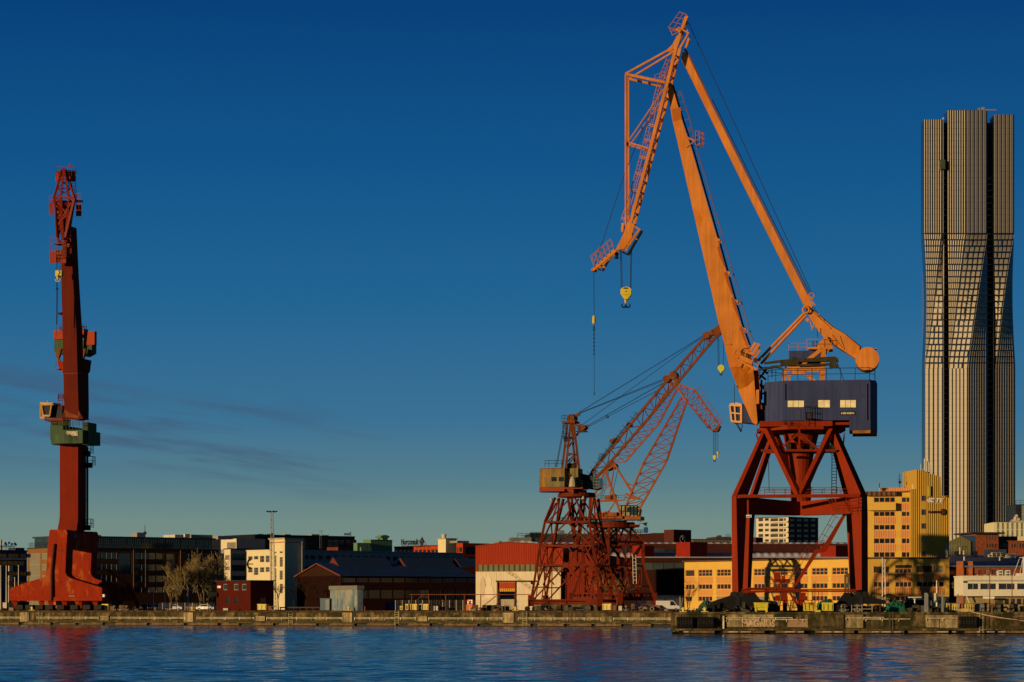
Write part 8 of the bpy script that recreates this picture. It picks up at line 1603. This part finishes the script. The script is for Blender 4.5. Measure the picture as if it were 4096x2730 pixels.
for a in ((11, 27, 2411, -7, LG, 'white equipment box at the left edge under the red crane'), (46, 71, 2406, -6, OL, 'olive equipment box under the left end of the red foot'), (82, 105, 2407, -8, m_dark, 'dark equipment box under the red crane foot, left of the ladder frame'), (214, 231, 2410, -12, OG, 'orange box in the gap under the red crane foot'), (376, 400, 2410, -9, BRN, 'brown box left of the first yellow skip'), (440, 454, 2426, -4, BRN, 'brown crate right of the first yellow skip'), (448, 464, 2406, -12, OL, 'olive cabinet behind the first yellow skip'), (893, 912, 2434, -2, LG, 'pale stone block at the foot of the red cabin'), (1072, 1086, 2425, -4, BRN, 'rust brown locker beside the skip at the red cabin'), (1720, 1734, 2423, -5, m_dark, 'dark locker right of the last skip by the fence'), (1735, 1752, 2425, -4, LG, 'pale graffiti covered box right of the dark locker'), (1864, 1890, 2420, -5, OG, 'orange box behind the no mooring sign'), (1541, 1577, 2408, -10, M('container blue', (.02, .04, .12), .6, .2), 'dark blue container behind the mesh fence'), (1453, 1461, 2427, -3, BRN, 'small brown box beside the blue corrugated shed'), (1930, 1975, 2421, -6, OL, 'olive bin in front of the mural wall'), (2137, 2168, 2422, -2, CAMO, 'mottled block under the lattice crane left sill'), (2450, 2466, 2422, -3, BRN, 'rust brown locker right of the lattice crane skip'), (2474, 2488, 2425, -3, LG, 'pale box with black markings near the rear lattice crane'), (2596, 2640, 2422, -8, M('car red'), 'red container end at the foot of the rear lattice crane')):
    crate(a[0], a[1], a[2], a[3], FQ, a[5], a[4])
for a in ((3503, 3524, 2421, -3, M('bin brown', (.05, .022, .012), .7, .2), 'dark brown bin under the right black bogie'), (3334, 3358, 2412, -4, m_dark, 'black crate right of the tall yellow skip'), (3838, 3845, 2417, -12.5, M('extinguisher red', (.35, .02, .015), .5), 'slim red locker right of the wide yellow skip'), (3960, 3976, 2420, -12, BRN, 'rusty box in front of the pavilion, beside the red mast'), (3982, 4012, 2422, -10, m_dark, 'dark machine block by the black railing'), (4042, 4060, 2420, -10, M('bench blue', (.12, .15, .18), .5), 'grey blue cabinet in front of the right red mast'), (3727, 3738, 2422, -10, m_dark, 'dark litter bin left of the white mast')):
    crate(a[0], a[1], a[2], a[3], FR, a[5], a[4])
ANC = M('anchor grey', (.26, .23, .17), .7, .4, 3.)
for i, (px, o, F) in enumerate(((3372, -2.2, FR), (3380, -2.4, FR), (3430, -2.2, FR), (2504, -3, FQ), (1095, -3, FQ), (455, -3, FQ), (480, -3.4, FQ), (505, -3, FQ))):
    t = thing('anchor', ('pale old anchor under the right black bogie', 'second pale anchor beside the first under the right bogie', 'white anchor inside the tubular work frame', 'pale fluked anchor near the rear lattice crane', 'small white anchor right of the red cabin skip', 'white anchor nearest the first yellow skip', 'white anchor between two others right of the first skip', 'white anchor farthest right of the red crane foot')[i], 'anchor', gp(px, o, F)); q = gp(px, o, F); m = MB(); m.tube(q+Vector((0, 0, .15)), q+Vector((0, .3, 1.0)), .09, 6); m.tube(q+Vector((-.35, .25, .9)), q+Vector((.35, .25, .9)), .06, 5); part('shank', m, ANC, t); m = MB(); m.path([q+Vector((.55*math.sin(k), 0, .62-.5*math.cos(k))) for k in np.linspace(-1.2, 1.2, 9)], .1, 6); m.torus(q+Vector((0, .3, 1.1)), (0, 1, 0), .13, .04, 10, 5); part('fluke', m, ANC, t)
F = gF(3468, -2.2, FR); t = thing('work_frame', 'grey tubular work frame under the right black bogie', 'work frame', gp(3468, -2.2, FR)); m = MB(); m.tube(F.P(3410, 2437, 0), F.P(3490, 2437, 0), .09, 6); m.tube(F.P(3410, 2423, 0), F.P(3490, 2423, 0), .05, 6); part('rail', m, ANC, t)
for x in (3366, 3407, 3448, 3489): m = MB(); q = F.P(x, 2420, 0); m.tube(q, Vector((q.x, q.y, GZ)), .08, 6); part('post', m, ANC, t)
m = MB(); F = gF(2760, -1.2, FR); m.ladder(F.P(2752, 2449, 0), F.P(2764, 2433, 0), F.U, .8, .05, .3); m.ladder(F.P(2769, 2449, -.4), F.P(2765, 2433, -.1), F.U, .8, .05, .3); solo('step_ladder', m, LG, 'small pale step ladder between the two corner bollards', 'ladder')

def scrap(px0, px1, off, F, label, seed, hmax=1.3):
    r = random.Random(seed); a, b = gp(px0, off, F), gp(px1, off, F); ms = [m_dark, OL, BRN, ANC, M('scrap grey', (.10, .095, .08), .7, .4, 2.)]; m = MB(); L_ = (b-a).length; d = (b-a)/L_; n = int(L_*2.6)
    for k in range(n):
        q = a+d*r.uniform(0, L_)+FQ.N*r.uniform(-1.4, .6); m.m = r.choice((0, 0, 0, 1, 1, 2, 4, 4, 3)); h = hmax*r.uniform(.15, 1)*(1 if r.random() < .8 else 1.5)
        if r.random() < .5: w, e = r.uniform(.15, .7), r.uniform(.15, .5); m.beam(q, q+Vector((r.uniform(-.1, .1), 0, h)), w*2, e*2)
        elif r.random() < .6: m.tube(q+Vector((0, 0, r.uniform(.05, h*.6))), q+Vector((r.uniform(-1.4, 1.4), r.uniform(-.4, .4), r.uniform(.05, h))), r.uniform(.05, .22), 7)
        else: m.torus(q+Vector((0, 0, .45)), (r.uniform(-.5, .5), 1, 0), .38, .11, 12, 6)
    solo('scrap_heap', m, ms, label, 'scrap heap')
for a in ((2, 110, -3.5, FQ, 'dark jumble of machine parts under the left end of the red foot', 1), (118, 215, -4, FQ, 'jumble of winches and pipes beneath the middle of the red foot', 2), (235, 392, -4.5, FQ, 'low row of old deck gear between red foot and first yellow skip', 3), (456, 560, -5, FQ, 'dark scrap row behind the small white anchors', 4), (1880, 2050, -4.5, FQ, 'dark scrap row in front of the mural wall and roller door', 6), (2172, 2390, -2.5, FQ, 'scrap row lying below the lattice crane sill', 7), (2500, 2680, -4, FQ, 'scrap row between the rear lattice crane and the corner', 8), (2830, 3010, -2.0, FR, 'dark gear heaped along the left black bogie', 9), (3342, 3500, -3.6, FR, 'dark gear heaped beneath the right black bogie', 10), (3630, 3780, -6, FR, 'dark clutter around the mushroom shelter and posts', 11), (3960, 4130, -9, FR, 'clutter of machines behind the black railing', 12)): scrap(*a)
